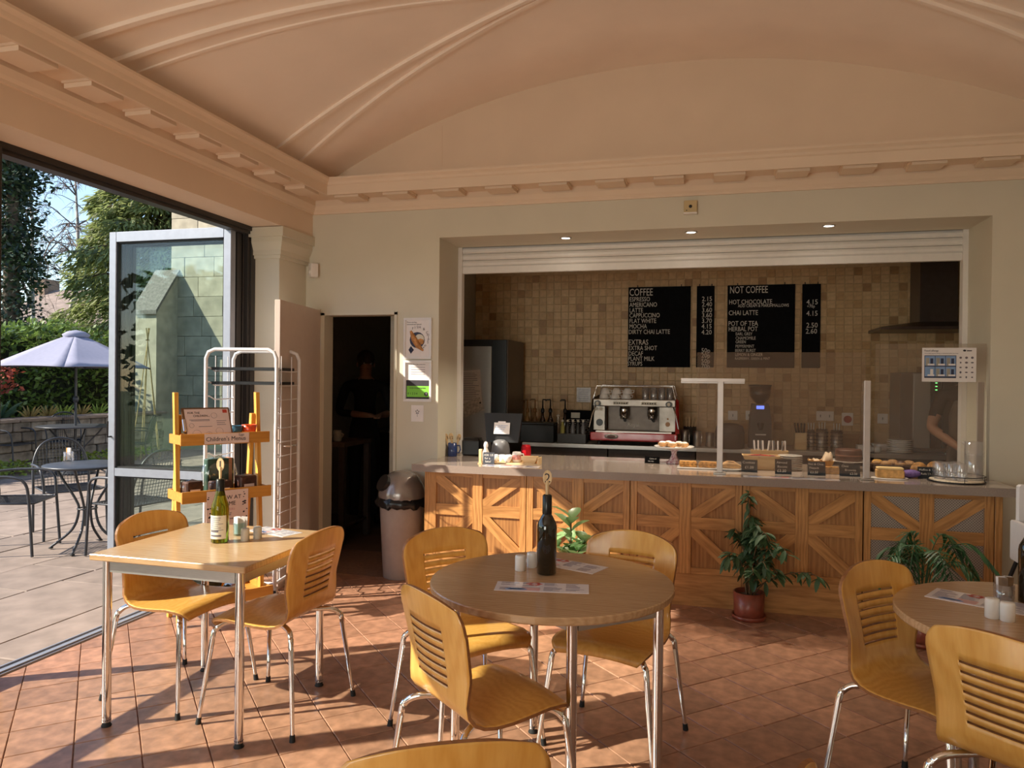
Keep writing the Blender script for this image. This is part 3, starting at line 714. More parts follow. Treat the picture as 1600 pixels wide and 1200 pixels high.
# --------- middle of the counter
p = cp_(1053, 719, 5.70)
MT['cakestand'] = MT['whiteware']
t = thing('cake_stand', 'white china cake stand carrying iced buns', 'cake stand', p)
obj('plate', G().lathe([(0, .10), (.05, .102), (.14, .118), (.148, .128), (.142, .126), (.05, .108), (0, .106)], 28), MT['whiteware'], t)
obj('pedestal', G().lathe([(.055, 0), (.056, .008), (.035, .025), (.018, .06), (.022, .09), (.045, .103), (0, .104)], 20), mat('patterned_china', (.75, .70, .70), .2, col2=(.35, .08, .12), scale=70), t)
MT['bun'] = mat('baked_bun', (.50, .27, .11), .6, var=.3, scale=25, bump=.2); MT['icing'] = mat('icing_sugar', (.82, .76, .70), .7, var=.08, scale=60)
def bun(label, x_, y_, z_, r_, group, top='icing', sq=.65, cat='bun'):
    t = thing('bun', label, cat, (x_, y_, z_), 0, group)
    obj('crumb', G().ball((0, 0, r_ * sq), r_, 12, sq=(1, 1, sq), jit=.04), MT['bun'], t)
    if top: obj('topping', G().ball((0, 0, r_ * sq * 1.35), r_ * .86, 12, sq=(1, 1, sq * .8), jit=.03), MT[top] if isinstance(top, str) else top, t)
    return t
for k, (dx, dy) in enumerate(((-.085, .0), (-.045, .055), (-.01, -.045), (.035, .03), (.075, -.025))):
    bun('%s iced bun on the white cake stand' % ('leftmost', 'back left', 'front middle', 'back right', 'rightmost')[k], p[0] + dx, 5.70 + dy, CT + .118, .034, 'iced buns on the cake stand')
p = cp_(1019, 718, 5.62)
card('tiny black name card left of the cake stand', .11, .05, p, 0, (('Cakes of', -.02, .03, .014), ('the day', -.03, .012, .014)), 0, tilt=6, group='price cards on the counter')
def plate(name, label, x_, y_, z_, r_, m=None, cat='plate', h_=.014, group=None):
    t = thing(name, label, cat, (x_, y_, z_), 0, group)
    obj('dish', G().lathe([(r_ * .6, 0), (r_ * .62, .003), (r_, h_), (r_ * .97, h_ + .001), (r_ * .6, .006), (0, .006)], 24), m or MT['whiteware'], t)
    obj('rim', G().lathe([(r_ * .985, h_ - .001), (r_ * 1.0, h_ + .001), (r_ * .97, h_ + .002)], 24), m or MT['whiteware'], t)
    return t
MT['traybake'] = mat('golden_traybake', (.50, .24, .06), .7, var=.4, scale=60, bump=.3)
MT['pastry'] = mat('pastry', (.55, .33, .15), .6, var=.3, scale=30, bump=.2)
p = cp_(1090, 725, 5.42)
t = thing('slate_plate', 'pale flat plate under the flapjacks', 'plate', (p[0] + .01, 5.42, CT)); obj('slab', G().box(-.15, .15, -.07, .07, .002, .01, 0, .003), MT['whiteware'], t); obj('foot', G().box(-.1, .1, -.05, .05, 0, .002), MT['whiteware'], t)
for k, dx in enumerate((-.075, .06)):
    t = thing('flapjack', '%s golden flapjack bar on the flat plate' % ('left', 'right')[k], 'cake', (p[0] + .01 + dx, 5.42, CT + .0105), R(6 - 12 * k), 'flapjacks')
    obj('bar', G().box(-.06, .06, -.045, .045, 0, .032, 0, .006), MT['traybake'], t); obj('crust', G().box(-.056, .056, -.041, .041, .032, .037, 0, .003), MT['traybake'], t)
p = cp_(1136, 727, 5.36)
t = plate('oval_plate', 'pale oval plate with a glazed pastry behind the glass post', p[0] + .02, 5.35, CT, .085); t.scale = (1.2, .7, 1)
g = G(); g.tube([(-.07, 0, .02), (-.03, 0, .028), (.03, 0, .028), (.07, 0, .02)], [.012, .026, .026, .012], 10)
t = thing('glazed_pastry', 'glazed plaited pastry on the oval plate', 'pastry', (p[0] + .02, 5.35, CT + .007)); obj('dough', g, MT['pastry'], t)
obj('glaze', G().tube([(-.05, 0, .037), (-.02, .004, .048), (.02, -.004, .048), (.05, 0, .037)], [.006, .014, .014, .006], 8), MT['bun'], t)

# sneeze screens
MT['screen'] = glass('counter_screen', (.93, .92, .90), .05, haze=.10, hazecol=(.45, .33, .26))  # brownish haze mixed in to stand for the room's reflection
MT['alu'] = mat('satin_aluminium', (.60, .54, .51), .4, metal=.5, var=.03)
for k, (u_, x0_, x1_, lb) in enumerate(((1124, .098, .985, 'clear counter screen with two pale posts across the cake display'),)):
    t = thing('counter_screen', lb, 'screen', (0, 0, 0))
    for xx in (.093, .99):
        obj('post', G().box(xx - .019, xx + .019, 5.135, 5.16, CT + .008, 1.50, 0, .003), MT['alu'], t); obj('foot', G().box(xx - .04, xx + .04, 5.11, 5.19, CT, CT + .008, 0, .002), MT['steel'], t)
    obj('cross_bar', G().box(-.165, .247, 5.125, 5.15, 1.483, 1.505, 0, .003), MT['alu'], t)
    obj('cross_bar', G().box(-.165, .247, 5.155, 5.175, 1.472, 1.482, 0, .002), MT['alu'], t)
    obj('pane', G().box(-.06, .98, 5.162, 5.168, CT + .03, 1.68), MT['screen'], t)
t = thing('counter_screen', 'clear counter screen at the right end holding the allergy poster', 'screen', (0, 0, 0))
xa, xb, zc = P(1366, 700, Y=5.42).x, min(1.745, P(1547, 600, Y=5.42).x), P(1450, 537, Y=5.42).z
obj('pane', G().box(xa, xb, 5.42, 5.426, CT + .02, zc), MT['screen'], t)
xp = P(1532, 650, Y=5.43).x
obj('post', G().box(xp - .02, xp + .02, 5.428, 5.445, CT + .006, 1.50, 0, .003), MT['alu'], t); obj('foot', G().box(xp - .06, min(1.745, xp + .04), 5.38, 5.47, CT, CT + .006, 0, .002), MT['steel'], t)
# allergy poster on the screen
p = P(1483, 570, Y=5.41)
po = thing('poster', 'white allergy information poster taped to the right hand screen', 'poster', (p.x, 5.414, p.z))
po.scale = (1.055, 1, 1.055)
obj('paper', G().box(-.15, .15, 0, .002, -.105, .105), MT['paper'], po)
text('Food allergy', .016, MT['ink'], po, (-.138, -.001, .082)); text('Tell us about any food allergy or intolerance before you order', .0075, MT['greyink'], po, (-.138, -.001, .068))
MT['comicblue'] = mat('print_blue', (.22, .35, .60), .5, var=.1); MT['comicdark'] = mat('print_navy', (.03, .04, .09), .5, var=.1); MT['comictan'] = mat('print_olive', (.35, .33, .28), .5, var=.1)
obj('print_backing', G().box(-.137, .04, -.0015, 0, -.082, .058), MT['comicdark'], po)
for r_ in range(2):
    for c_ in range(3):
        x0 = -.134 + c_ * .058; z0 = -.006 - r_ * .066 + .0
        obj('print_picture', G().box(x0, x0 + .055, -.002, -.0015, z0, z0 + .06), MT['comicblue'], po)
        if (r_, c_) != (1, 0): obj('print_figure', G().box(x0 + .005, x0 + .024, -.0024, -.002, z0, z0 + .048), MT['comictan'], po)
        obj('print_figure', G().box(x0 + .03, x0 + .046, -.0024, -.002, z0 + .005, z0 + .045), MT['comicdark'] if (r_, c_) != (1, 0) else MT['paper'], po)
        obj('print_caption', G().box(x0 + .015, x0 + .053, -.0026, -.002, z0 + .002, z0 + .012), MT['paper'], po)
g = G(); rr = random.Random(5)
for r_ in range(5):
    for c_ in range(3):
        g.ball((.064 + c_ * .032, -.001, .044 - r_ * .03), .008, 6, sq=(rr.uniform(.6, 1.2), .1, rr.uniform(.5, 1)))
obj('print_icons', g, MT['greyink'], po)
obj('print_logo', G().ball((.085, -.001, .088), .009, 8, sq=(1, .1, .7)).box(.098, .125, -.0014, 0, .084, .09), MT['ink'], po)

# boxes, baskets, plates and price cards behind the screen
def woodbox(label, x_, y_, w_, d_, h_, fl, m):
    t = thing('snack_box', label, 'box', (x_, y_, CT))
    a, b, A, B = w_ / 2, d_ / 2, w_ / 2 + fl, d_ / 2 + fl * .5
    q = .007
    for s_ in (-1, 1):
        obj('side', G().add([(-a, s_ * b, 0), (a, s_ * b, 0), (A, s_ * B, h_), (-A, s_ * B, h_), (-a, s_ * (b - q), 0), (a, s_ * (b - q), 0), (A, s_ * (B - q), h_), (-A, s_ * (B - q), h_)], [(0, 1, 2, 3), (4, 7, 6, 5), (3, 2, 6, 7), (0, 4, 5, 1), (0, 3, 7, 4), (1, 5, 6, 2)]), m, t)
        obj('end', G().add([(s_ * a, -b, 0), (s_ * a, b, 0), (s_ * A, B, h_), (s_ * A, -B, h_), (s_ * (a - q), -b, 0), (s_ * (a - q), b, 0), (s_ * (A - q), B, h_), (s_ * (A - q), -B, h_)], [(0, 1, 2, 3), (4, 7, 6, 5), (3, 2, 6, 7), (0, 4, 5, 1), (0, 3, 7, 4), (1, 5, 6, 2)]), m, t)
    obj('base', G().box(-a + q, a - q, -b + q, b - q, 0, .006), m, t)
    return t
p = cp_(1185, 720, 5.42)
woodbox('flared wooden box of wrapped snack bars behind the screen', p[0] + .02, 5.50, .15, .09, .10, .05, MT['tray'])
MT['wrap'] = [mat('magenta_wrapper', (.38, .01, .10), .25, var=.2), mat('purple_wrapper', (.20, .02, .16), .25, var=.2), mat('red_wrapper', (.5, .06, .03), .25, var=.2)]
rr = random.Random(2)
for k in range(8):
    t = thing('snack_bar', 'wrapped snack bar in the flared wooden box', 'snack bar', (p[0] - .04 + .018 * k, 5.50 + rr.uniform(-.02, .02), CT + .075 + .006 * (k % 3)), rr.uniform(-1, 1), 'wrapped snack bars in the wooden box')
    obj('bar', G().box(-.04, .04, -.014, .014, 0, .016, 0, .004), MT['wrap'][k % 3], t)
    for s_ in (-1, 1): obj('wrapper_end', G().box(s_ * .05 - .01, s_ * .05 + .01, -.015, .015, .006, .009), MT['wrap'][k % 3], t)
p = cp_(1205, 700, 5.66)
woodbox('low wooden box of sugar sticks behind the snack bars', p[0] - .01, 5.70, .24, .06, .12, .01, MT['tray'])
for k in range(14):
    t = thing('sugar_stick', 'upright paper sugar stick in the low wooden box', 'sugar stick', (p[0] - .115 + k * .0165, 5.70 + rr.uniform(-.012, .012), CT + .008), rr.uniform(-.5, .5), 'paper sugar sticks')
    obj('stick', G().tube([(0, 0, 0), (rr.uniform(-.02, .02), 0, .18)], .006, 5), MT['paper'] if k % 3 else MT['greyplastic'], t); obj('crimp', G().box(-.009, .009, -.002, .002, .0, .01), MT['paper'], t)
p = cp_(1234, 728, 5.55)
for k in range(8):
    plate('side_plate', 'white side plate in the stack behind the middle price card' if k < 7 else 'top white side plate of the stack behind the middle price card', p[0] - .0, 5.53, CT + k * .0128, .082, group='stacked side plates', h_=.012)
p = cp_(1280, 728, 5.60)
woodbox('wooden box lined with brown paper right of the plates', p[0] + .0, 5.54, .10, .09, .075, .03, MT['pine'])
g = G(); Nx = 9
g.add([(p[0] - .075 + .15 * i / 8, 5.50 + .11 * j / 3, CT + .072 + .012 * math.sin(i * 2.1 + j) + (.05 if (i > 5 and j > 0) else 0)) for j in range(4) for i in range(9)], [(j * 9 + i, j * 9 + i + 1, (j + 1) * 9 + i + 1, (j + 1) * 9 + i) for j in range(3) for i in range(8)], smooth=True)
o = obj('paper_liner', g, mat('brown_paper', (.62, .47, .34), .7, var=.05), label='crumpled brown paper liner rising out of the wooden box', cat='paper'); md = o.modifiers.new('s', 'SOLIDIFY'); md.thickness = .0015
p = cp_(1318, 722, 5.62)
t = thing('cake_plate', 'low white pedestal plate carrying the chocolate cake', 'cake stand', (p[0] + .045, 5.70, CT)); obj('plate', G().lathe([(0, .05), (.06, .052), (.125, .062), (.125, .066), (.06, .058), (0, .056)], 26), MT['whiteware'], t); obj('pedestal', G().lathe([(.06, 0), (.05, .008), (.03, .03), (.04, .052), (0, .053)], 18), MT['whiteware'], t)
MT['choc'] = mat('chocolate', (.075, .028, .018), .5, var=.3, scale=40, bump=.2)
t = thing('chocolate_cake', 'dark chocolate cake on the pedestal plate', 'cake', (p[0] + .045, 5.70, CT + .0625)); obj('sponge', G().lathe([(.085, 0), (.088, .004), (.088, .075), (.08, .083), (0, .083)], 22), MT['choc'], t); obj('filling', G().lathe([(.0885, .035), (.0895, .04), (.0885, .045)], 22), mat('buttercream', (.25, .12, .08), .6, var=.1), t)
for u_, v_, y_, lb, ln, sz in ((1171, 728, 5.30, 'price card propped on the flared snack box', (('Cookies', -.045, .058, .024), ('£1.00', -.03, .024, .026)), (.105, .085)),
                          (1224, 736, 5.26, 'price card in front of the stacked side plates', (('Almond', -.042, .07, .021), ('Biscuits', -.038, .043, .021), ('£3.30', -.04, .014, .026)), (.105, .10)),
                          (1276, 739, 5.26, 'price card in front of the paper lined box', (('Nut & Choc', -.05, .068, .019), ('Flapjack', -.045, .043, .019), ('£3.50', -.04, .014, .022)), (.11, .092)),
                          (1328, 741, 5.28, 'price card in front of the chocolate cake', (('Choc', -.05, .06, .02), ('Brownie', -.03, .035, .02), ('£3.50', .0, .012, .02)), (.125, .085)),
                          (1450, 733, 5.33, 'price card beside the glasses at the counter right end', (('Muffins &', -.05, .05, .018), ('Rolls £3', -.04, .024, .018)), (.115, .075))):
    q = cp_(u_, v_, y_); card(lb, sz[0], sz[1], q, 0, ln, 0, group='price cards on the counter', m=mat('slate_card', (.02, .026, .034), .7, var=.2))
p = cp_(1235, 742, 5.07); sheet('menu', 'long glossy menu sheet lying along the counter edge', .58, .085, (p[0], 5.065, CT), R(-1), 0, 'menus')
t = thing('tray_bake', 'slice of tray bake beside the paper lined box', 'cake', (*cp_(1298, 735, 5.40)[:2], CT)); obj('sponge', G().box(-.05, .05, -.03, .03, 0, .04, 0, .004), MT['pastry'], t); obj('top', G().box(-.048, .048, -.028, .028, .04, .046, 0, .002), MT['traybake'], t)
# right: basket of pastries, yellow cake, purple cloth, buns
p = cp_(1383, 728, 5.70); MT['basket'] = mat('wicker', (.05, .025, .015), .6, var=.4, scale=80, bump=.5)
t = thing('basket', 'low dark basket of pastries behind the right hand post', 'basket', (p[0] + .05, 5.70, CT)); obj('weave', G().lathe([(.15, 0), (.165, .02), (.175, .05), (.168, .05), (.155, .02), (.145, .008), (0, .008)], 24), MT['basket'], t); obj('rim', G().tube([(.173 * math.cos(k * .2618), .173 * math.sin(k * .2618), .052) for k in range(25)], .006, 6), MT['basket'], t)
MT['orange_pastry'] = mat('apricot_pastry', (.72, .38, .06), .5, var=.3, scale=20)
for k, (dx, dy, tp) in enumerate(((-.095, .03, 'orange_pastry'), (-.055, -.06, 'bun'), (.01, .055, 'bun'), (.04, -.045, 'choc'), (.105, .015, 'bun'))):
    bun('%s pastry in the low dark basket' % ('leftmost, apricot', 'second', 'rear middle', 'front, chocolate dotted', 'rightmost')[k], p[0] + .05 + dx, 5.70 + dy, CT + .03, .039, 'pastries in the dark basket', tp, .6, 'pastry')
p = cp_(1390, 743, 5.24)
t = thing('sponge_cake', 'yellow loaf shaped sponge cake on a pale board', 'cake', (*p[:2], CT + .0085), R(-3)); obj('sponge', G().box(-.08, .08, -.04, .04, 0, .052, 0, .006), mat('sponge', (.62, .36, .13), .7, var=.2, scale=40), t); obj('icing', G().box(-.078, .078, -.038, .038, .052, .066, 0, .006), mat('yellow_icing', (.72, .52, .25), .6, var=.1), t)
t = thing('cake_board', 'pale oval board under the sponge cake', 'board', (*p[:2], CT)); obj('board', G().lathe([(.1, 0), (.105, .003), (.104, .007), (0, .007)], 24), MT['whiteware'], t); obj('rim', G().lathe([(.1045, .006), (.105, .008), (.1, .008)], 24), MT['whiteware'], t); t.scale = (1.05, .62, 1)
p = cp_(1423, 738, 5.33)
obj('purple_cloth', G().ball((0, 0, .028), .06, 12, sq=(1, .7, .45), jit=.04), mat('purple_wool', (.16, .10, .30), .9, var=.2, scale=80), loc=(*p[:2], CT), label='bundled purple cloth left of the glasses', cat='cloth')
for k, (u_, y_) in enumerate(((1436, 5.51), (1461, 5.60))):
    q = cp_(u_, 730, y_); bun('%s golden roll behind the purple cloth' % ('left', 'right')[k], q[0], y_, CT, .055, 'golden rolls', None, .75); 
    COL.objects[-1]
for o_ in [o for o in bpy.data.objects if o.parent is None and o.get('group') == 'golden rolls']: obj('glaze', G().ball((0, 0, .052), .048, 12, sq=(1, 1, .75), jit=.03), MT['traybake'], o_)
# round wire tray with glasses and a jug
p = cp_(1500, 750, 5.16); TX, TY = p[0] + .0, 5.235
MT['clear'] = glass('tumbler_glass', (.95, .95, .96), .26, .02, haze=.06)  # pale haze mixed in as a sheen so the clear glass shows
t = thing('glass_tray', 'round cork tray with black wire rim at the counter right end', 'tray', (TX, TY, CT))
obj('mat', G().lathe([(.15, .004), (.152, .006), (.15, .013), (0, .013)], 30), mat('cork_mat', (.60, .50, .38), .8, var=.25, scale=90), t)
obj('base', G().lathe([(.158, 0), (.16, .003), (.158, .0042), (0, .0042)], 30), MT['black'], t)
for z_ in (.006, .04): obj('wire_ring', G().tube([(.16 * math.cos(k * .2094), .16 * math.sin(k * .2094), z_) for k in range(31)], .003, 5), MT['black'], t)
obj('wire_posts', G().tube([(.16, 0, .004), (.16, 0, .04)], .002, 5).tube([(-.16, 0, .004), (-.16, 0, .04)], .002, 5).tube([(0, -.16, .004), (0, -.16, .04)], .002, 5).tube([(0, .16, .004), (0, .16, .04)], .002, 5), MT['black'], t)
tum = None
for k, (dx, dy) in enumerate(((-.095, -.01), (-.045, -.06), (-.045, .035), (.005, -.09), (.01, -.01), (-.085, .075), (.02, .075))):
    lb = 'glass tumbler upside down on the round cork tray'
    if tum is None:
        tum = thing('tumbler', lb, 'glass', (TX + dx, TY + dy, CT + .0135), 0, 'tumblers on the round tray')
        obj('wall', G().lathe([(.032, 0), (.033, .002), (.028, .10), (.026, .105), (0, .105)], 16), MT['clear'], tum); obj('lip', G().lathe([(.031, 0), (.034, .001), (.033, .004)], 16), MT['clear'], tum)
    else: dup(tum, (TX + dx, TY + dy, CT + .0135), 0)
t = thing('water_jug', 'tall clear measuring jug upside down glass on its rim, right of the tumblers', 'jug', (TX + .098, TY + .0, CT + .0135))
t['label'] = 'tall clear plastic jug standing right of the tumblers'
obj('wall', G().lathe([(.05, 0), (.052, .003), (.052, .24), (.049, .24), (.049, .006), (0, .006)], 24), MT['clear'], t)
obj('spout', G().add([(-.048, -.02, .24), (-.048, .02, .24), (-.075, 0, .236), (-.05, 0, .205)], [(0, 2, 3), (2, 1, 3)]), MT['clear'], t)
obj('fill_band', G().lathe([(.0522, .158), (.0532, .16), (.0522, .162)], 24), MT['clear'], t)
# ------------------------------------------------------------------ chairs
def shell_geo():
    prof = [(.215, .415), (.212, .432), (.200, .446), (.170, .453), (.12, .450), (.05, .443), (-.02, .438), (-.075, .437), (-.115, .443), (-.145, .458), (-.166, .482), (-.178, .512)]
    SL0, SLS, SLH = .545, .0285, .0075     # slots in the upright part
    rows = [(x, z, None) for x, z in prof]
    def bx(z): return -.178 - (z - .512) * .19
    rows.append((bx(.53), .53, None))
    for k in range(7):
        z = SL0 + k * SLS
        rows += [(bx(z), z, k), (bx(z + SLH), z + SLH, None)]
    for z in (.745, .765, .78, .792, .800, .805): rows.append((bx(z), z, None))
    ts = [-1, -.93, -.8, -.62, -.53, -.5, -.47, -.3, -.1, .1, .3, .47, .5, .53, .62, .8, .93, 1]
    zmin, zmax = .415, .805
    def hw(i):
        x, z, _ = rows[i]
        if i <= 3: return (.165, .182, .194, .202)[i]
        if i <= 11: return .205 - .022 * max(0, min(1, (i - 6) / 5.0))
        h = .183 + .022 * min(1, (z - .512) / .2)
        if z > .74:
            q = (z - .74) / (.8055 - .74); h *= math.sqrt(max(0, 1 - (q * .62) ** 2.6 * 1.0)) if q < 1 else .78
        return h
    V = []
    for i, (x, z, _) in enumerate(rows):
        back = max(0, min(1, (z - .47) / .12)) if i > 7 else 0
        for t in ts:
            w_ = hw(i)
            top = .022 * (1 - t * t) * max(0, (z - .74) / .065) if i > 11 else 0
            V.append(Vector((x + back * .032 * t * t, t * w_, z - (1 - back) * .006 * t * t * (1 if i > 3 else 2) + top - .011 * back * (abs(t) ** 3) * (z > .74))))
    nc = len(ts); nr = len(rows); cells = set()
    for i in range(nr - 1):
        for j in range(nc - 1):
            if rows[i][2] is not None and 5 <= j <= nc - 7: continue
            cells.add((i, j))
    N = []
    for i in range(nr):
        for j in range(nc):
            a = V[min(i + 1, nr - 1) * nc + j] - V[max(i - 1, 0) * nc + j]; b = V[i * nc + min(j + 1, nc - 1)] - V[i * nc + max(j - 1, 0)]
            N.append(a.cross(b).normalized())
    h = .0055; g = G(); tot = nr * nc
    vs = [tuple(V[k] + N[k] * h) for k in range(tot)] + [tuple(V[k] - N[k] * h) for k in range(tot)]
    base = len(g.v); g.v += vs
    def face(f, m, s): g.f.append(f); g.m.append(m); g.s.append(s)
    for i, j in cells:
        a, b, c, d = i * nc + j, i * nc + j + 1, (i + 1) * nc + j + 1, (i + 1) * nc + j
        face((a, b, c, d), 0, True); face((d + tot, c + tot, b + tot, a + tot), 0, True)
        for (ni, nj, p, q) in ((i - 1, j, a, b), (i, j + 1, b, c), (i + 1, j, c, d), (i, j - 1, d, a)):
            if (ni, nj) not in cells: face((p, q, q + tot, p + tot), 1, False)
    used = sorted({k for f in g.f for k in f}); mp_ = {k: n for n, k in enumerate(used)}
    g.v = [g.v[k] for k in used]; g.f = [tuple(mp_[k] for k in f) for f in g.f]
    return g
def smooth_path(pts, n=5):
    out = []; P_ = [Vector(p) for p in pts]
    for i in range(len(P_) - 1):
        p0, p1, p2, p3 = P_[max(i - 1, 0)], P_[i], P_[i + 1], P_[min(i + 2, len(P_) - 1)]
        for k in range(n):
            t = k / n; out.append(.5 * ((2 * p1) + (p2 - p0) * t + (2 * p0 - 5 * p1 + 4 * p2 - p3) * t * t + (3 * p1 - p0 - 3 * p2 + p3) * t ** 3))
    out.append(P_[-1]); return out
def make_chair():
    t = thing('cafe_chair', 'chair', 'chair', (0, 0, 0), 0, 'beech plywood cafe chairs with chrome legs')
    obj('seat_shell', shell_geo(), [MT['ply'], MT['plyedge']], t)
    for sx in (1, -1):
        for sy in (1, -1):
            zt = .430
            pts = [(sx * .05, sy * .09, zt - .004), (sx * .12, sy * .135, zt - .005), (sx * .165, sy * .165, zt - .012), (sx * .188, sy * .187, zt - .035), (sx * .198, sy * .198, zt - .075), (sx * .235, sy * .237, .012)]
            l = obj('leg', G().tube(smooth_path(pts, 4)[:-4] + [pts[-2], pts[-1]], [.0115] * 17 + [.0115, .0085], 10), MT['chrome'], t)
            obj('ferrule', G().tube([(sx * .2328, sy * .2348, .028), (sx * .2355, sy * .2375, 0)], [.0105, .012], 10), MT['rubber'], l)
    obj('mounting_plate', G().box(-.07, .07, -.10, .10, .4225, .4305), MT['black'], t)
    return t
chair0 = make_chair()
CH = [(-2.385, 3.015, -9, 'plywood chair tucked in at the folding door side of the square table'),
      (-1.828, 2.955, 176, 'plywood chair seen from behind at the doorway side of the square table'),
      (-.70, 2.345, 49, 'plywood chair at the round middle table, nearest its front left, seen from behind'),
      (-.955, 2.95, -44, 'plywood chair at the rear left of the round middle table'),
      (-.352, 3.075, -103, 'plywood chair at the rear right of the round middle table'),
      (.745, 2.83, -47, 'plywood chair facing the right hand round table from its left'),
      (.905, 2.385, 47, 'large plywood chair back in the right foreground, seen from behind'),
      (-.55, 1.475, 117, 'dark chair back cut off by the bottom edge of the picture'),
      (.385, 1.262, -4, 'chair of which only one rounded back corner shows at the bottom edge')]
for k, (x_, y_, a_, lb) in enumerate(CH):
    if k == 0: chair0.location = (x_, y_, 0); chair0.rotation_euler = (0, 0, R(a_)); chair0['label'] = lb
    else: dup(chair0, (x_, y_, 0), R(a_), lb)

# ------------------------------------------------------------------ tables
TT = .735
def leg_g(): return G().tube([(0, 0, .02), (0, 0, .705)], .0185, 14)
def square_table():
    t = thing('cafe_table', 'square pale wood table with chrome legs by the folding doors', 'table', (-2.112, 2.925, 0), R(-.6), 'cafe tables')
    obj('table_top', G().box(-.373, .373, -.36, .36, TT - .026, TT, 0, .003), [MT['laminate']], t)
    for sx in (1, -1):
        for sy in (1, -1):
            l = obj('leg', leg_g(), MT['chrome'], t, (sx * .322, sy * .314, 0)); obj('foot', G().lathe([(.02, 0), (.021, .004), (.016, .012), (.019, .03), (0, .03)], 12), MT['rubber'], l)
    for sy in (1, -1): obj('apron', G().box(-.303, .303, sy * .314 - .008, sy * .314 + .008, .655, .708), MT['steel'], t)
    for sx in (1, -1): obj('apron', G().box(sx * .322 - .008, sx * .322 + .008, -.295, .295, .655, .708), MT['steel'], t)
square_table()
def round_table(cx, cy, legs, label, r=.452):
    t = thing('cafe_table', label, 'table', (cx, cy, 0), 0, 'cafe tables')
    obj('table_top', G().lathe([(0, TT - .027), (r - .003, TT - .027), (r, TT - .022), (r, TT - .004), (r - .003, TT), (0, TT)], 72, smooth=False), MT['laminate'], t)
    for lx, ly in legs:
        l = obj('leg', leg_g(), MT['chrome'], t, (lx, ly, 0)); obj('foot', G().lathe([(.02, 0), (.021, .004), (.016, .012), (.019, .03), (0, .03)], 12), MT['rubber'], l)
    for i in range(4):
        a, b = Vector(legs[i]), Vector(legs[(i + 1) % 4]); d = (b - a); L = d.length; an = math.atan2(d.y, d.x)
        obj('apron', G().box(.02, L - .02, -.008, .008, .655, .707), MT['steel'], t, (a.x, a.y, 0), an)
    return t
L2 = [(.40, -.075), (.135, -.315), (-.40, .075), (-.135, .315)]
round_table(-.553, 2.738, [L2[0], L2[1], L2[2], L2[3]], 'round wooden table in the middle with a dark bottle')
a3 = [(-.305, -.12), (.12, -.305), (.305, .12), (-.12, .305)]
round_table(1.075, 2.735, a3, 'round wooden table at the right edge with white shakers')

# ------------------------------------------------------------------ table ware
MT['greenglass'] = mat('green_glass', (.34, .33, .02), .04, trans=.85, ior=1.3, var=.05)
MT['darkglass'] = mat('dark_bottle_glass', (.012, .010, .006), .06, var=.1, coat=.6)
MT['label'] = mat('wine_label', (.70, .66, .56), .6, var=.05)
MT['foil'] = mat('black_foil', (.008, .008, .008), .3, var=.1)
def bottle(label, x_, y_, m, prof, num, lab=False, rz=0, z0=TT, spn=True):
    t = thing('bottle', label, 'bottle', (x_, y_, z0), rz, 'table number bottles')
    obj('glass', G().lathe(prof, 26), m, t)
    hN = prof[-1][1]
    obj('collar', G().lathe([(prof[-1][0] + .002, hN - .075), (prof[-1][0] + .003, hN - .07), (prof[-1][0] + .0025, hN - .004), (prof[-1][0] - .003, hN + .001), (0, hN + .001)], 18), MT['foil'], t)
    if lab:
        R0 = prof[2][0] + .0006; g = G(); nn = 12
        for i in range(nn + 1): pass
        A = [-1.15 - 1.57 + 2.3 * i / nn for i in range(nn + 1)]
        g.add([(R0 * math.cos(a), R0 * math.sin(a), .02) for a in A] + [(R0 * math.cos(a), R0 * math.sin(a), .125) for a in A], [(i, i + 1, nn + 2 + i, nn + 1 + i) for i in range(nn)], smooth=True)
        L_ = obj('label', g, MT['label'], t)
        g2 = G(); rr = random.Random(9); z_ = .114
        while z_ > .03:
            a0, a1 = -1.57 - .85, -1.57 + rr.uniform(.2, .85); aa = [a0 + (a1 - a0) * i / 6 for i in range(7)]
            g2.add([((R0 + .0005) * math.cos(a), (R0 + .0005) * math.sin(a), z_) for a in aa] + [((R0 + .0005) * math.cos(a), (R0 + .0005) * math.sin(a), z_ + (.0022 if z_ > .06 else .008)) for a in aa], [(i, i + 1, 8 + i, 7 + i) for i in range(6)])
            z_ -= .009 if z_ > .06 else .02
        obj('label_print', g2, MT['greyink'], L_)
    if spn: spoon('spoon', t, num, (0, 0, hN - .05), (0, 0, -rz + R(8)), .115)
    return t
GP = [(.030, 0), (.038, .004), (.0385, .15), (.036, .17), (.027, .195), (.0175, .235), (.0155, .262), (.0155, .285)]
DP = [(.031, 0), (.038, .004), (.0385, .18), (.036, .195), (.026, .215), (.0165, .232), (.0155, .26), (.0155, .305)]
bottle('green wine bottle with a wooden spoon on the square table', -2.118, 2.925, MT['greenglass'], GP, '1', True, R(12))
bottle('dark wine bottle with a spoon numbered two on the round middle table', -.588, 2.815, MT['darkglass'], DP, '2', False, R(10))
p = P(1597, 942, Z=TT)
bottle('dark bottle at the right picture edge on the right hand round table', p.x + .03, p.y + .01, MT['darkglass'], DP, '', False, spn=False)
def shaker(label, x_, y_, r_=.021, h_=.062, m=None, holes=3, group='salt and pepper shakers'):
    t = thing('shaker', label, 'shaker', (x_, y_, TT), 0, group)
    obj('body', G().lathe([(r_ * .93, 0), (r_, .003), (r_, h_ - .008), (r_ * .9, h_ - .001), (r_ * .7, h_), (0, h_ + .0005)], 20), m or MT['whiteware'], t)
    g = G()
    for k in range(holes): g.lathe([(.0016, h_ + .0008), (0, h_ + .0009)], 6, cx=.007 * math.cos(k * 2.1), cy=.007 * math.sin(k * 2.1))
    obj('holes', g, MT['ink'], t)
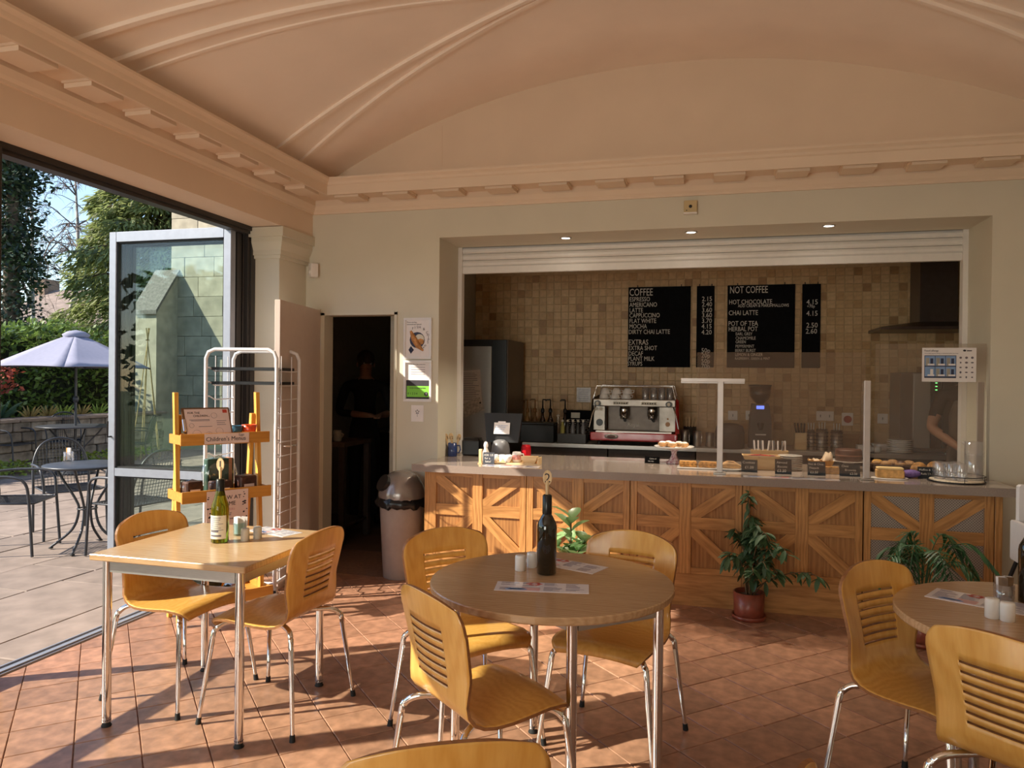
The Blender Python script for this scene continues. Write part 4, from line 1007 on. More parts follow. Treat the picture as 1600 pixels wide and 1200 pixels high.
MT['stone'] = mat('stoneware', (.50, .46, .40), .5, var=.15)
q = P(383, 845, Z=TT); shaker('left of the two stoneware shakers on the square table', q.x, q.y, .019, .058, MT['stone'])
q = P(397, 842, Z=TT); shaker('right of the two stoneware shakers on the square table', q.x + .01, q.y + .012, .019, .056, MT['stone'], 1)
q = P(813, 891, Z=TT); shaker('left of the two white shakers beside the dark bottle', q.x, q.y, .0215, .06)
q = P(828, 889, Z=TT); shaker('right of the two white shakers beside the dark bottle', q.x, q.y + .03, .0205, .06, None, 1)
q = P(1550, 965, Z=TT); shaker('left of the two white shakers on the right hand round table', q.x, q.y, .0215, .063)
q = P(1574, 970, Z=TT); shaker('right of the two white shakers on the right hand round table', q.x, q.y, .0215, .06, None, 1)
# sachet holders
def sachets(label, x_, y_, m, paper, r_=.03, hh=.07):
    t = thing('sachet_jar', label, 'jar', (x_, y_, TT))
    obj('jar', G().lathe([(r_, 0), (r_ + .002, .003), (r_ + .002, hh), (r_ - .001, hh), (r_ - .001, .006), (0, .006)], 18), m, t)
    rr = random.Random(4)
    for k in range(6): obj('sachet', G().at(rr.uniform(-.012, .012), -.016 + k * .006, .008, rr.uniform(-.4, .4), 0, rr.uniform(-.15, .15)).box(-.014, .014, -.0015, .0015, 0, hh + .018), paper[k % len(paper)], t)
MT['tealglass'] = glass('tinted_jar_glass', (.80, .92, .92), .12)
q = P(368, 838, Z=TT); sachets('clear jar of sugar sachets beside the green bottle', q.x, q.y + .03, MT['tealglass'], [MT['paper']], .026, .06)
q = P(846, 893, Z=TT); 
t = thing('napkin_holder', 'white folded napkins hidden behind the dark bottle', 'napkins', (q.x - .0, q.y + .075, TT), R(20)); obj('stack', G().box(-.035, .035, -.01, .01, 0, .07, 0, .002), MT['paper'], t); obj('fold', G().box(-.036, -.033, -.011, .011, 0, .071), MT['menu'], t)
q = P(1572, 940, Z=TT); sachets('clear jar of brown sugar sachets on the right hand round table', q.x, q.y + .02, MT['clear'], [mat('brown_sachet', (.22, .12, .06), .5, var=.3), MT['paper']], .03, .055)
# menus on the tables
q = P(847, 918, Z=TT); sheet('menu', 'laminated menu at the front of the round middle table', .335, .118, (q.x, q.y, TT), R(9), 0, 'menus')
q = P(873, 881, Z=TT); sheet('menu', 'laminated menu lying behind the dark bottle', .34, .13, (q.x + .02, q.y, TT + .0001), R(-21), 0, 'menus')
q = P(425, 832, Z=TT); sheet('menu', 'laminated menu on the square table beside the shakers', .26, .12, (q.x + .0, q.y + .02, TT), R(-18), 0, 'menus')
q = P(1518, 938, Z=TT); sheet('menu', 'laminated menu on the right hand round table', .32, .15, (q.x + .03, q.y - .01, TT), R(-30), 0, 'menus')
# ------------------------------------------------------------------ ladder display stand
FA = R(-33)      # facing direction of the stand; local +x faces front, +y to its left as seen from behind
e1 = Vector((.28, .425)).normalized()
st = thing('display_stand', 'pine ladder stand with trays holding childrens menus', 'display stand', (-2.975, 3.745, 0), math.atan2(e1.y, e1.x))
# local: x runs along the front (left to right from the room), y goes to the back
W_ = .50
for xx in (0, W_):
    obj('front_leg', G().add([(xx - .012, -.005, 0), (xx + .012, -.005, 0), (xx + .012, .03, 0), (xx - .012, .03, 0), (xx - .012, .10, 1.385), (xx + .012, .10, 1.385), (xx + .012, .135, 1.385), (xx - .012, .135, 1.385)], [(0, 1, 2, 3), (4, 7, 6, 5), (0, 4, 5, 1), (1, 5, 6, 2), (2, 6, 7, 3), (3, 7, 4, 0)]), MT['pine'], st)
    xo = xx + (.024 if xx == 0 else -.024)
    obj('rear_leg', G().add([(xo - .012, .25, 0), (xo + .012, .25, 0), (xo + .012, .285, 0), (xo - .012, .285, 0), (xo - .012, .105, 1.25), (xo + .012, .105, 1.25), (xo + .012, .14, 1.25), (xo - .012, .14, 1.25)], [(0, 1, 2, 3), (4, 7, 6, 5), (0, 4, 5, 1), (1, 5, 6, 2), (2, 6, 7, 3), (3, 7, 4, 0)]), MT['pine'], st)
MT['pinex'] = wood('pine_tray', (.42, .17, .022), (.60, .28, .05), 'X', .45, 8, bump=.03)
def shelf(z, y0, y1):
    sb = obj('tray', G().box(-.014, W_ + .014, y0, y1, z - .055, z - .043), MT['pinex'], st)
    obj('tray_front', G().box(-.02, W_ + .02, y0 - .012, y0, z - .06, z + .008, 0, .002), MT['pinex'], sb)
    obj('tray_back', G().box(-.014, W_ + .014, y1, y1 + .01, z - .055, z + .0, 0, .002), MT['pinex'], sb)
    for xx in (-.014, W_ + .004): obj('tray_side', G().box(xx, xx + .01, y0, y1, z - .043, z + .0), MT['pinex'], sb)
    return sb
s1 = shelf(1.135, -.03, .17); s2 = shelf(.80, -.06, .19); s3 = shelf(.18, -.10, .23)
stm = st.location, math.atan2(e1.y, e1.x)
def SL(x_, y_, z_):
    a = stm[1]; return (stm[0].x + x_ * math.cos(a) - y_ * math.sin(a), stm[0].y + x_ * math.sin(a) + y_ * math.cos(a), z_)
MT['pinkpaper'] = mat('printed_paper', (.72, .56, .52), .6, var=.02)
sg = thing('sign', 'paper sign reading Childrens Menus on the upper tray of the stand', 'sign', SL(.115, -.0445, 1.078), stm[1])
obj('paper', G().box(0, .27, -.0012, 0, .002, .062), MT['pinkpaper'], sg)
text("Children's Menus", .037, MT['ink'], sg, (.008, -.0018, .018), sx=.93); text('Eggs', .02, MT['greyink'], sg, (.205, -.0018, .045))
po = thing('poster', 'printed grow at home poster hanging from the middle tray of the stand', 'poster', SL(.12, -.0745, .55), stm[1])
obj('paper', G().box(0, .25, -.0012, 0, 0, .25), MT['pinkpaper'], po)
text('GROW AT', .034, MT['ink'], po, (.125, -.0018, .195), align='CENTER'); text('HOME', .034, MT['ink'], po, (.125, -.0018, .158), align='CENTER'); text('FLOWERS', .02, MT['salmon'], po, (.125, -.0018, .128), align='CENTER')
text('READY BY\nSUMMER', .011, MT['greyink'], po, (.125, -.0018, .108), align='CENTER'); text('SEEDS AND BULBS', .009, MT['greyink'], po, (.125, -.0018, .075), align='CENTER')
g = G(); rr = random.Random(8)
for k in range(34):
    s_ = -1 if k % 2 else 1; g.ball((.125 + s_ * rr.uniform(.092, .118), -.0012, rr.uniform(.02, .24)), rr.uniform(.004, .009), 6, sq=(1, .1, .7))
obj('print_leaves', g, MT['ink'], po)
# clipboard with the children's menu
cbz = 1.096
cb = thing('clipboard', 'brown clipboard holding the childrens menu, leaning on the upper tray', 'clipboard', SL(.02, .0, cbz), stm[1])
ob = obj('board', G().box(0, .29, 0, .005, 0, .215, 0, .004), mat('hardboard', (.16, .075, .03), .5, var=.1), cb, rot=(R(-24), R(0), 0))
obj('menu_page', G().box(.018, .28, -.0015, 0, .006, .205), MT['pinkpaper'], ob)
text('FOR THE', .018, MT['ink'], ob, (.035, -.002, .175)); text('CHILDREN...', .018, MT['ink'], ob, (.065, -.002, .155))
g = G()
for (a, b, c) in ((.04, .135, .12), (.05, .128, .11), (.09, .09, .08), (.2, .125, .06), (.2, .112, .05), (.2, .1, .055), (.21, .03, .05)): g.box(a, a + c, -.002, -.0016, b, b + .003)
obj('print_text', g, MT['greyink'], ob)
def ring(cx, cz, r_, n_=12): return [(cx + r_ * math.cos(2 * math.pi * k / n_), -.0018, cz + r_ * math.sin(2 * math.pi * k / n_)) for k in range(n_ + 1)]
g = G()
for cx, cz, r_ in ((.19, .162, .018), (.075, .045, .026), (.145, .04, .018), (.145, .04, .01), (.21, .06, .022), (.05, .1, .014)): g.tube(ring(cx, cz, r_), .0007, 4)
obj('print_doodles', g, MT['greyink'], ob)
obj('print_flower', G().box(.245, .272, -.0021, -.0016, .178, .2), MT['redink'], ob)
obj('clip', G().box(-.004, .014, -.012, .008, .06, .14, 0, .003), MT['chrome'], ob)
bowl('small blue bowl of crayons on the upper tray', *SL(.35, .075, 1.0925)[:2], 1.0925, .045, .085, mat('teal_glaze', (.03, .10, .16), .25, var=.2, coat=.4))
bowl('small orange red bowl on the upper tray', *SL(.43, .06, 1.0925)[:2], 1.0925, .046, .09, mat('orange_glaze', (.75, .085, .02), .25, var=.2, coat=.4))
# wrapped bakes on the middle tray
MT['cello'] = glass('cellophane', (.95, .95, .95), .22, .08)
def bag(label, x_, y_, w_, h_, m):
    t = thing('wrapped_bake', label, 'packet', SL(x_, y_, .7575), stm[1] + .1, 'wrapped bakes on the stand')
    obj('bake', G().box(-w_ / 2, w_ / 2, -.045, .045, 0.002, h_, 0, .008), m, t)
    obj('wrapper', G().ball((0, 0, h_ * .55 + .004), w_ * .62, 10, sq=(1, .6, h_ * .52 / (w_ * .62)), jit=.05), MT['cello'], t)
    obj('sticker', G().box(-w_ * .3, w_ * .3, -.0485, -.0465, .012, h_ * .55), MT['pinkpaper'], t)
MT['darkbake'] = mat('dark_bake', (.06, .022, .012), .6, var=.3, scale=40)
bag('dark wrapped bake at the left of the middle tray', .07, .03, .10, .10, MT['darkbake'])
bag('wrapped bake in the centre of the middle tray', .24, .03, .12, .09, MT['darkbake'])
bag('wrapped bake at the right of the middle tray', .40, .04, .11, .11, MT['choc'])
t = thing('gift_pack', 'large cellophane wrapped gift pack behind the bakes', 'packet', SL(.27, .137, .7575), stm[1]); obj('box', G().box(-.085, .085, -.03, .03, .002, .215, 0, .006), mat('dark_green_card', (.03, .07, .05), .5, var=.3), t); obj('wrapper', G().ball((0, 0, .115), .115, 12, sq=(1, .42, 1), jit=.06), MT['cello'], t); obj('ribbon', G().box(.05, .07, -.033, .033, .002, .218), mat('copper_ribbon', (.45, .2, .1), .3, var=.1), t)
# bottom tray: dark watermelon like gourd and crumpled bag
t = thing('dark_gourd', 'dark striped round gourd on the bottom tray of the stand', 'gourd', SL(.16, .07, .138)); obj('body', G().ball((0, 0, .11), .11, 16, sq=(1, 1, 1)), mat('gourd_skin', (.02, .028, .01), .4, var=.4, scale=12), t)
obj('stripe', G().tube([(.112 * math.sin(a) * .7, -.112 * math.sin(a) * .714, .11 + .112 * math.cos(a)) for a in [.1 + 2.8 * k / 10 for k in range(11)]], .003, 5), MT['label'], t)
t = thing('foil_bag', 'crumpled silver bag on the bottom tray of the stand', 'bag', SL(.33, .04, .1375)); obj('bag', G().ball((0, 0, .04), .075, 10, sq=(1, .8, .5), jit=.15), mat('silver_foil', (.5, .48, .46), .2, metal=.9, var=.2), t); obj('twist', G().ball((0, 0, .085), .02, 6, jit=.2), mat('foil_twist', (.5, .48, .46), .2, metal=.9), t)

# ------------------------------------------------------------------ tray rack trolley
rk = thing('rack_trolley', 'tall white wire tray rack on castors beside the doorway', 'trolley', (-3.03, 4.545, 0), R(9))
WH = mat('white_enamel', (.74, .73, .75), .3, var=.02, coat=.3); rw, rd, H = .245, .195, 1.665
for sy in (-1, 1):
    pts = [(-rw, sy * rd, .09), (-rw, sy * rd, H - .06), (-rw + .018, sy * rd, H - .018), (-rw + .06, sy * rd, H), (rw - .06, sy * rd, H), (rw - .018, sy * rd, H - .018), (rw, sy * rd, H - .06), (rw, sy * rd, .09)]
    obj('hoop', G().tube(pts, .0125, 10), WH, rk)
for sx in (-1, 1):
    obj('bottom_rail', G().tube([(sx * rw, -rd, .11), (sx * rw, rd, .11)], .011, 8), WH, rk)
    for sy in (-.45, .45): obj('upright_wire', G().tube([(sx * (rw - .012), sy * rd, .11), (sx * (rw - .012), sy * rd, H - .04)], .0035, 6), WH, rk)
    for k in range(15):
        z = .17 + k * .0965
        obj('runner', G().tube([(sx * rw, -rd, z + .022), (sx * rw, -rd + .05, z + .022), (sx * (rw - .02), -rd + .08, z), (sx * (rw - .02), rd - .03, z), (sx * rw, rd, z + .006)], .0045, 6), WH, rk)
obj('bottom_rail', G().tube([(-rw, -rd, .11), (rw, -rd, .11)], .011, 8), WH, rk); obj('bottom_rail', G().tube([(-rw, rd, .11), (rw, rd, .11)], .011, 8), WH, rk)
for sx in (-1, 1):
    for sy in (-1, 1):
        c = obj('castor', G().at(sx * rw, sy * rd, 0).tube([(-.012, 0, .035), (.012, 0, .035)], .035, 14), MT['rubber'], rk); obj('fork', G().at(sx * rw, sy * rd, 0).box(-.018, .018, -.012, .012, .05, .09), MT['steel'], c)
for k, lv in enumerate((14, 13)):
    zz = .17 + lv * .0965 - .0
    t = thing('baking_tray', ('top', 'second')[k] + ' dark baking tray in the wire rack', 'tray', (-3.03, 4.545, zz + .006), R(9), 'dark baking trays')
    obj('pan', G().box(-.215, .215, -.17, .17, 0, .006), MT['black'], t)
    obj('lip', G().box(-.218, .218, -.175, -.17, 0, .02).box(-.218, .218, .17, .175, 0, .02).box(-.218, -.214, -.17, .17, 0, .02).box(.214, .218, -.17, .17, 0, .02), MT['black'], t)

# ------------------------------------------------------------------ swing-lid bin
bn = thing('swing_bin', 'tall grey swing lid bin with a black liner beside the counter', 'bin', (-2.20, 5.205, 0), R(0))
MT['bin'] = mat('bin_plastic', (.36, .30, .27), .4, var=.04)
obj('body', G().lathe([(.128, 0), (.135, .005), (.165, .56), (.168, .60)], 28), MT['bin'], bn)
MT['liner'] = mat('bin_liner', (.01, .01, .012), .22, var=.1)
lg_ = G(); nn = 36; rr = random.Random(6)
rows_ = [(.170, .60), (.185, .585), (.192, .555), (.178, .53)]
vs = [((r_ + rr.uniform(-.012, .018)) * math.cos(2 * math.pi * k / nn), (r_ + rr.uniform(-.012, .014)) * math.sin(2 * math.pi * k / nn), z_ + rr.uniform(-.014, .012)) for r_, z_ in rows_ for k in range(nn)]
lg_.add(vs, [(i * nn + k, i * nn + (k + 1) % nn, (i + 1) * nn + (k + 1) % nn, (i + 1) * nn + k) for i in range(3) for k in range(nn)], smooth=True)
obj('liner', lg_, MT['liner'], bn)
MT['lid'] = mat('bin_lid', (.30, .26, .24), .22, metal=.5, var=.03)
obj('lid', G().lathe([(.176, .595), (.178, .625), (.172, .65), (.160, .69), (.125, .75), (.07, .785), (0, .795)], 28), MT['lid'], bn)
g = G(); nrm = Vector((-.62, -.62, .48)).normalized()
c0 = Vector((-.106, -.10, .708)); a_ = nrm.cross(Vector((0, 0, 1))).normalized(); b_ = nrm.cross(a_)
ring_ = [c0 + nrm * .012 + a_ * (.085 * math.cos(2 * math.pi * k / 20)) + b_ * (.065 * math.sin(2 * math.pi * k / 20)) for k in range(20)]
ring2 = [p_ - nrm * .05 for p_ in ring_]
g.add([tuple(q) for q in ring_ + ring2], [tuple(range(20))] + [(k, (k + 1) % 20, 20 + (k + 1) % 20, 20 + k) for k in range(20)])
obj('flap', g, MT['black'], bn)

# ------------------------------------------------------------------ plants
MT['figleaf'] = leafmat('fig_leaf', (.055, .115, .05), .45, .25); MT['twig'] = mat('twig', (.16, .10, .05), .8, var=.2)
MT['palmleaf'] = leafmat('palm_leaf', (.03, .10, .035), .4, .2)
MT['rubberleaf'] = leafmat('rubber_leaf', (.22, .36, .16), .35, .3, .3)
def leafg(g, base, d, L, w_, up=Vector((0, 0, 1)), fold=.25, seg=4):
    d = Vector(d).normalized(); s_ = d.cross(up)
    s_ = s_.normalized() if s_.length > 1e-3 else d.orthogonal().normalized(); n_ = s_.cross(d)
    rows_ = []
    for i in range(seg + 1):
        t = i / seg; c = Vector(base) + d * (L * t) - Vector((0, 0, 1)) * (L * .25 * t * t); hw_ = w_ * math.sin(math.pi * (t * .92 + .04)) ** .8
        rows_.append((c - s_ * hw_ + n_ * fold * hw_, c, c + s_ * hw_ + n_ * fold * hw_))
    vs = [tuple(p_) for r_ in rows_ for p_ in r_]; fs = []
    for i in range(seg):
        for k in (0, 1): fs.append((i * 3 + k, i * 3 + k + 1, i * 3 + k + 4, i * 3 + k + 3))
    g.add(vs, fs, smooth=True)
def pot(t, r0, r1, h, m, saucer=True):
    z0 = .014 if saucer else 0
    obj('pot', G().lathe([(r0, z0), (r0 + .002, z0 + .003), (r1, z0 + h), (r1 - .008, z0 + h), (r0 - .006, z0 + .02), (0, z0 + .02)], 26), m, t)
    obj('compost', G().lathe([(r1 - .008, z0 + h - .03), (0, z0 + h - .02)], 18), MT['soil'], t)
    if saucer: obj('saucer', G().lathe([(r0 + .004, 0), (r0 + .014, .002), (r0 + .018, .028), (r0 + .012, .028), (r0 + .008, .012), (0, .012)], 26), m, t)
MT['terra'] = mat('terracotta_pot', (.24, .055, .03), .35, var=.15, coat=.2)
t = thing('weeping_fig', 'leafy weeping fig in a terracotta pot before the counter', 'plant', (.275, 4.905, 0))
pot(t, .088, .096, .155, MT['terra'])
rr = random.Random(21); st_ = G(); count = 0; lv = []
for k in range(19):
    a = rr.uniform(0, 6.28); reach = rr.uniform(.12, .38) if k > 4 else rr.uniform(.03, .15); hgt = rr.uniform(.22, .48) if k > 4 else rr.uniform(.4, .62)
    if k == 6: a, reach, hgt = -.25, .42, .20
    if k == 7: a, reach, hgt = 2.6, .36, .44
    if k == 8: a, reach, hgt = 1.9, .10, .70
    if math.sin(a) > .3: reach *= .35
    pts = [Vector((.02 * math.cos(a), .02 * math.sin(a), .14)), Vector((reach * .3 * math.cos(a), reach * .3 * math.sin(a), .14 + hgt * .62)), Vector((reach * .75 * math.cos(a), reach * .75 * math.sin(a), .15 + hgt * .9)), Vector((reach * math.cos(a), reach * math.sin(a), .15 + hgt * .8))]
    pp = smooth_path(pts, 5); st_.tube(pp, [.005 - .0035 * i / len(pp) for i in range(len(pp))], 5)
    for i in range(4, len(pp)):
        for q in range(2):
            dd = Vector((rr.uniform(-1, 1), rr.uniform(-1, 1), rr.uniform(-.9, .2))); lv.append((pp[i], dd, rr.uniform(.055, .085)))
obj('stems', st_, MT['twig'], t)
for i, (b_, d_, L_) in enumerate(lv):
    g = G(); leafg(g, (0, 0, 0), d_, L_, L_ * .21); obj('leaf', g, MT['figleaf'], t, tuple(b_))
t = thing('rubber_plant', 'variegated rubber plant with broad pale leaves behind the dark bottle', 'plant', (-.83, 4.72, 0))
pot(t, .09, .11, .17, MT['terra']); st_ = G(); rr = random.Random(5)
for k, (dx, dy, hh) in enumerate(((0, 0, .60), (.10, -.02, .46), (-.13, 0, .44), (.05, -.05, .36))):
    pp = smooth_path([(0, 0, .14), (dx * .4, dy * .4, .14 + hh * .5), (dx, dy, hh)], 6); st_.tube(pp, [.009 - .004 * i / len(pp) for i in range(len(pp))], 6)
    for i in range(4, len(pp)):
        a = i * 2.4 + k; g = G(); leafg(g, (0, 0, 0), (math.cos(a) * .8, math.sin(a) * .8, .75), rr.uniform(.13, .18), .042, fold=.3)
        obj('leaf', g, MT['rubberleaf'], t, tuple(pp[i]))
obj('stems', st_, MT['twig'], t)
t = thing('parlour_palm', 'feathery green palm half hidden behind the right hand table', 'plant', (1.20, 4.70, 0)); pot(t, .09, .11, .17, MT['terra'])
rr = random.Random(12)
for k in range(15):
    a = k * 2.399; reach = rr.uniform(.14, .30); hh = rr.uniform(.34, .52)
    if math.sin(a) > .5: reach *= .6
    pp = smooth_path([(0, 0, .15), (reach * .35 * math.cos(a), reach * .35 * math.sin(a), .15 + hh * .75), (reach * .8 * math.cos(a), reach * .8 * math.sin(a), .12 + hh), (reach * 1.25 * math.cos(a), reach * 1.25 * math.sin(a), hh * .95)], 6)
    g = G(); g.tube(pp, .003, 4)
    for i in range(7, len(pp) - 1):
        tng = (pp[i + 1] - pp[i]).normalized(); sd_ = tng.cross(Vector((0, 0, 1))).normalized()
        for s_ in (-1, 1): leafg(g, pp[i], sd_ * s_ + tng * .7 + Vector((0, 0, -.1)), rr.uniform(.07, .11), .008, seg=3)
    obj('frond', g, MT['palmleaf'], t)

# ------------------------------------------------------------------ fittings on the sage wall
def frame(label, u0, v0, u1, v1):
    a, b = P(u0, v0, Y=YB), P(u1, v1, Y=YB); x0, x1, z0, z1 = a.x, b.x, b.z, a.z
    t = thing('picture_frame', label, 'frame', (x0, YB - .002, z0), 0, 'white poster frames'); W2, H2 = x1 - x0, z1 - z0
    for q in (G().box(0, W2, -.018, 0, 0, .018, 0, .003), G().box(0, W2, -.018, 0, H2 - .018, H2, 0, .003), G().box(0, .018, -.018, 0, .018, H2 - .018, 0, .003), G().box(W2 - .018, W2, -.018, 0, .018, H2 - .018, 0, .003)): obj('frame_bar', q, WH, t)
    return t, W2, H2
t, W2, H2 = frame('upper white framed poster about fish and chips beside the doorway', 632, 497, 675, 561)
ps = obj('poster_sheet', G().box(.018, W2 - .018, -.006, -.002, .018, H2 - .018), MT['paper'], t)
text('Now serving...', .015, MT['ink'], ps, (.025, -.0065, H2 - .038)); text('homemade beer battered', .0135, MT['ink'], ps, (.025, -.0065, H2 - .054), sx=.85)
for k, ch in enumerate('FISH & CHIPS'):
    a = R(118 - k * 12.5); text(ch, .027, MT['ink'], ps, (W2 * .5 + .088 * math.cos(a), -.0065, H2 * .47 + .088 * math.sin(a)), rot=(R(90), 0, 0), align='CENTER') if ch != ' ' else None
obj('print_plate', G().ball((W2 * .48, -.006, H2 * .46), .062, 16, sq=(1, .02, 1)), MT['comicdark'], ps)
obj('print_bowl', G().ball((W2 * .56, -.0075, H2 * .48), .04, 14, sq=(1, .02, 1)), MT['label'], ps)
obj('print_chips', G().ball((W2 * .6, -.0085, H2 * .42), .03, 9, sq=(1, .02, .8)), mat('print_gold', (.50, .22, .06), .5, var=.3, scale=60), ps)
obj('print_fish', G().tube([(W2 * .25, -.009, H2 * .68), (W2 * .38, -.009, H2 * .48), (W2 * .52, -.009, H2 * .32), (W2 * .7, -.009, H2 * .2)], [.008, .024, .022, .006], 8), mat('print_batter', (.52, .24, .08), .5, var=.3, scale=50), ps)
obj('print_napkin', G().ball((W2 * .26, -.008, H2 * .22), .03, 5, sq=(.8, .02, 1)), MT['comicdark'], ps)
text('£14.95', .02, MT['ink'], ps, (W2 * .66, -.0065, H2 * .2), rot=(R(90), R(-50), 0), name='lettering')
t, W2, H2 = frame('lower white frame with a notice above a green hygiene rating', 632, 563, 675, 628)
ps = obj('notice_sheet', G().box(.018, W2 - .018, -.005, -.002, .018, H2 - .018), MT['paper'], t)
text('The Abbey Coffee opening times', .009, MT['ink'], ps, (W2 / 2, -.0055, H2 - .034), align='CENTER')
g = G()
for k in range(4): g.box(W2 * .25, W2 * .75, -.0056, -.005, H2 - .055 - k * .018, H2 - .052 - k * .018)
obj('print_text', g, MT['greyink'], ps)
hy = obj('rating_sticker', G().box(.02, W2 - .02, -.0065, -.005, .022, H2 * .52), MT['ink'], t)
obj('print_green', G().box(.026, W2 - .022, -.0072, -.0065, .036, H2 * .38), mat('lime_print', (.22, .60, .06), .5, var=.02), hy)
text('FOOD HYGIENE RATING', .0125, MT['ink'], hy, (W2 / 2, -.0078, H2 * .315), align='CENTER', sx=.95)
text('0 1 2 3 4', .022, MT['ink'], hy, (.034, -.0078, .055)); obj('print_disc', G().ball((W2 - .045, -.0075, .06), .017, 14, sq=(1, .03, 1)), MT['ink'], hy); text('5', .024, MT['paper'], hy, (W2 - .045, -.0085, .0515), align='CENTER')
a, b = P(643, 633, Y=YB), P(662, 659, Y=YB)
t = thing('card_notice', 'small white card with a flower fixed below the frames', 'notice', (a.x, YB - .002, b.z)); W2, H2 = b.x - a.x, a.z - b.z
obj('card', G().box(0, W2, -.003, 0, 0, H2), MT['paper'], t)
g = G()
for k in range(5): g.ball((W2 / 2 + .012 * math.cos(k * 1.257 + .3), -.0035, H2 * .6 + .012 * math.sin(k * 1.257 + .3)), .005, 6, sq=(1, .1, 1))
obj('print_flower', g.box(W2 / 2 - .001, W2 / 2 + .001, -.004, -.003, H2 * .3, H2 * .55), MT['greyink'], t)
t = thing('motion_sensor', 'cream motion sensor high in the corner beside the pilaster', 'sensor', (-3.035, 5.345, 2.335), R(-40)); obj('body', G().box(-.032, .032, -.03, .03, -.055, .055, 0, .006), MT['white'], t); obj('lens', G().ball((0, -.03, -.012), .02, 10, sq=(1, .5, 1)), MT['whiteware'], t)
p = P(1079, 324, Y=YB)
t = thing('camera_box', 'small square cream camera box above the counter opening', 'camera', (p.x, YB - .002, p.z)); obj('box', G().box(-.045, .045, -.03, 0, -.042, .042, 0, .003), mat('cream_plastic', (.55, .42, .22), .5, var=.03), t); obj('lens', G().ball((0, -.03, 0), .012, 10, sq=(1, .5, 1)), MT['black'], t); obj('base', G().box(-.045, .045, -.04, 0, -.052, -.042), MT['white'], t); obj('led', G().box(-.03, -.022, -.032, -.03, -.03, -.024), MT['black'], t)
# white high chair at the right picture edge
p = P(1605, 818, Y=4.55)
hc = thing('high_chair', 'white high chair with dark legs at the right picture edge', 'high chair', (1.875, 4.545, 0), R(0))
obj('tray', G().box(-.225, .22, -.22, .0, .685, .715, 0, .012).box(-.23, -.21, -.22, -.02, .70, .79, 0, .006), WH, hc); obj('seat', G().box(-.17, .17, -.02, .26, .50, .53, 0, .02), WH, hc); obj('backrest', G().box(-.17, .17, .24, .27, .53, .92, 0, .01), WH, hc); obj('side', G().box(-.2, -.17, -.12, .26, .50, .72, 0, .01).box(.17, .2, -.12, .26, .50, .72, 0, .01), WH, hc)
for sx in (-1, 1):
    for sy, y0 in ((-1, -.10), (1, .22)): obj('leg', G().tube([(sx * .17, y0, .51), (sx * .30, y0 + sy * .12, 0.0)], .011, 8), MT['black'], hc)
# ------------------------------------------------------------------ back counter of the servery
BZ = .885
bc = thing('back_counter', 'steel topped back counter under the tiled wall', 'counter', (0, 0, 0))
obj('top', G().box(-1.70, 2.34, 6.93, 7.585, BZ - .035, BZ, 0, .003), MT['steel'], bc)
MT['darkcab'] = mat('dark_cabinet', (.07, .05, .04), .5, var=.1)
for k in range(5): obj('cupboard', G().box(-1.68 + k * .8, -1.68 + k * .8 + .79, 6.98, 7.58, .02, BZ - .037, 0, .003), MT['darkcab'], bc)
def bp(u, v, y, z=BZ):
    p = P(u, v, Y=y); return (p.x, y, z + .0005)
# fridge
fx = -2.37
fr = thing('fridge', 'tall steel fridge with papers stuck on its door', 'fridge', (0, 0, 0))
obj('body', G().box(fx, -1.83, 6.87, 7.50, .06, 1.865, 0, .004), mat('fridge_side', (.085, .06, .045), .35, metal=.5, var=.05), fr)
d_ = obj('door', G().box(fx, -1.985, 6.83, 6.87, .10, 1.80, 0, .004), MT['steel'], fr); obj('control_panel', G().box(fx, -1.985, 6.835, 6.87, 1.80, 1.865, 0, .003), MT['black'], fr)
obj('door_edge', G().box(-1.985, -1.84, 6.845, 6.87, .1, 1.86), MT['black'], fr)
for sx in (fx + .05, -1.9): obj('foot', G().tube([(sx, 6.95, 0), (sx, 6.95, .06)], .02, 8).tube([(sx, 7.4, 0), (sx, 7.4, .06)], .02, 8), MT['black'], fr)
t = thing('taped_paper', 'large handwritten paper taped to the fridge door', 'paper', (fx + .165, 6.8285, 1.44), 0); o = obj('page', G().at(0, 0, 0, 0, 0, R(-4)).box(-.13, .12, -.0015, 0, -.2, .13), mat('aged_paper', (.72, .66, .62), .5, var=.05), t)
g = G(); rr = random.Random(3)
for k in range(16): g.box(-.11, .06 + rr.uniform(-.02, .05), -.0025, -.0018, .1 - k * .017, .104 - k * .017)
obj('handwriting', g, MT['greyink'], t)
t = thing('taped_paper', 'smaller tilted paper at the foot of the large one on the fridge', 'paper', (fx + .18, 6.8260, 1.20), 0); obj('page', G().at(0, 0, 0, 0, 0, R(-22)).box(-.14, .13, -.0012, 0, -.06, .07), mat('aged_paper_two', (.60, .54, .48), .5, var=.25, scale=40), t); obj('magnet', G().ball((.1, -.003, .06), .01, 6), MT['black'], t)

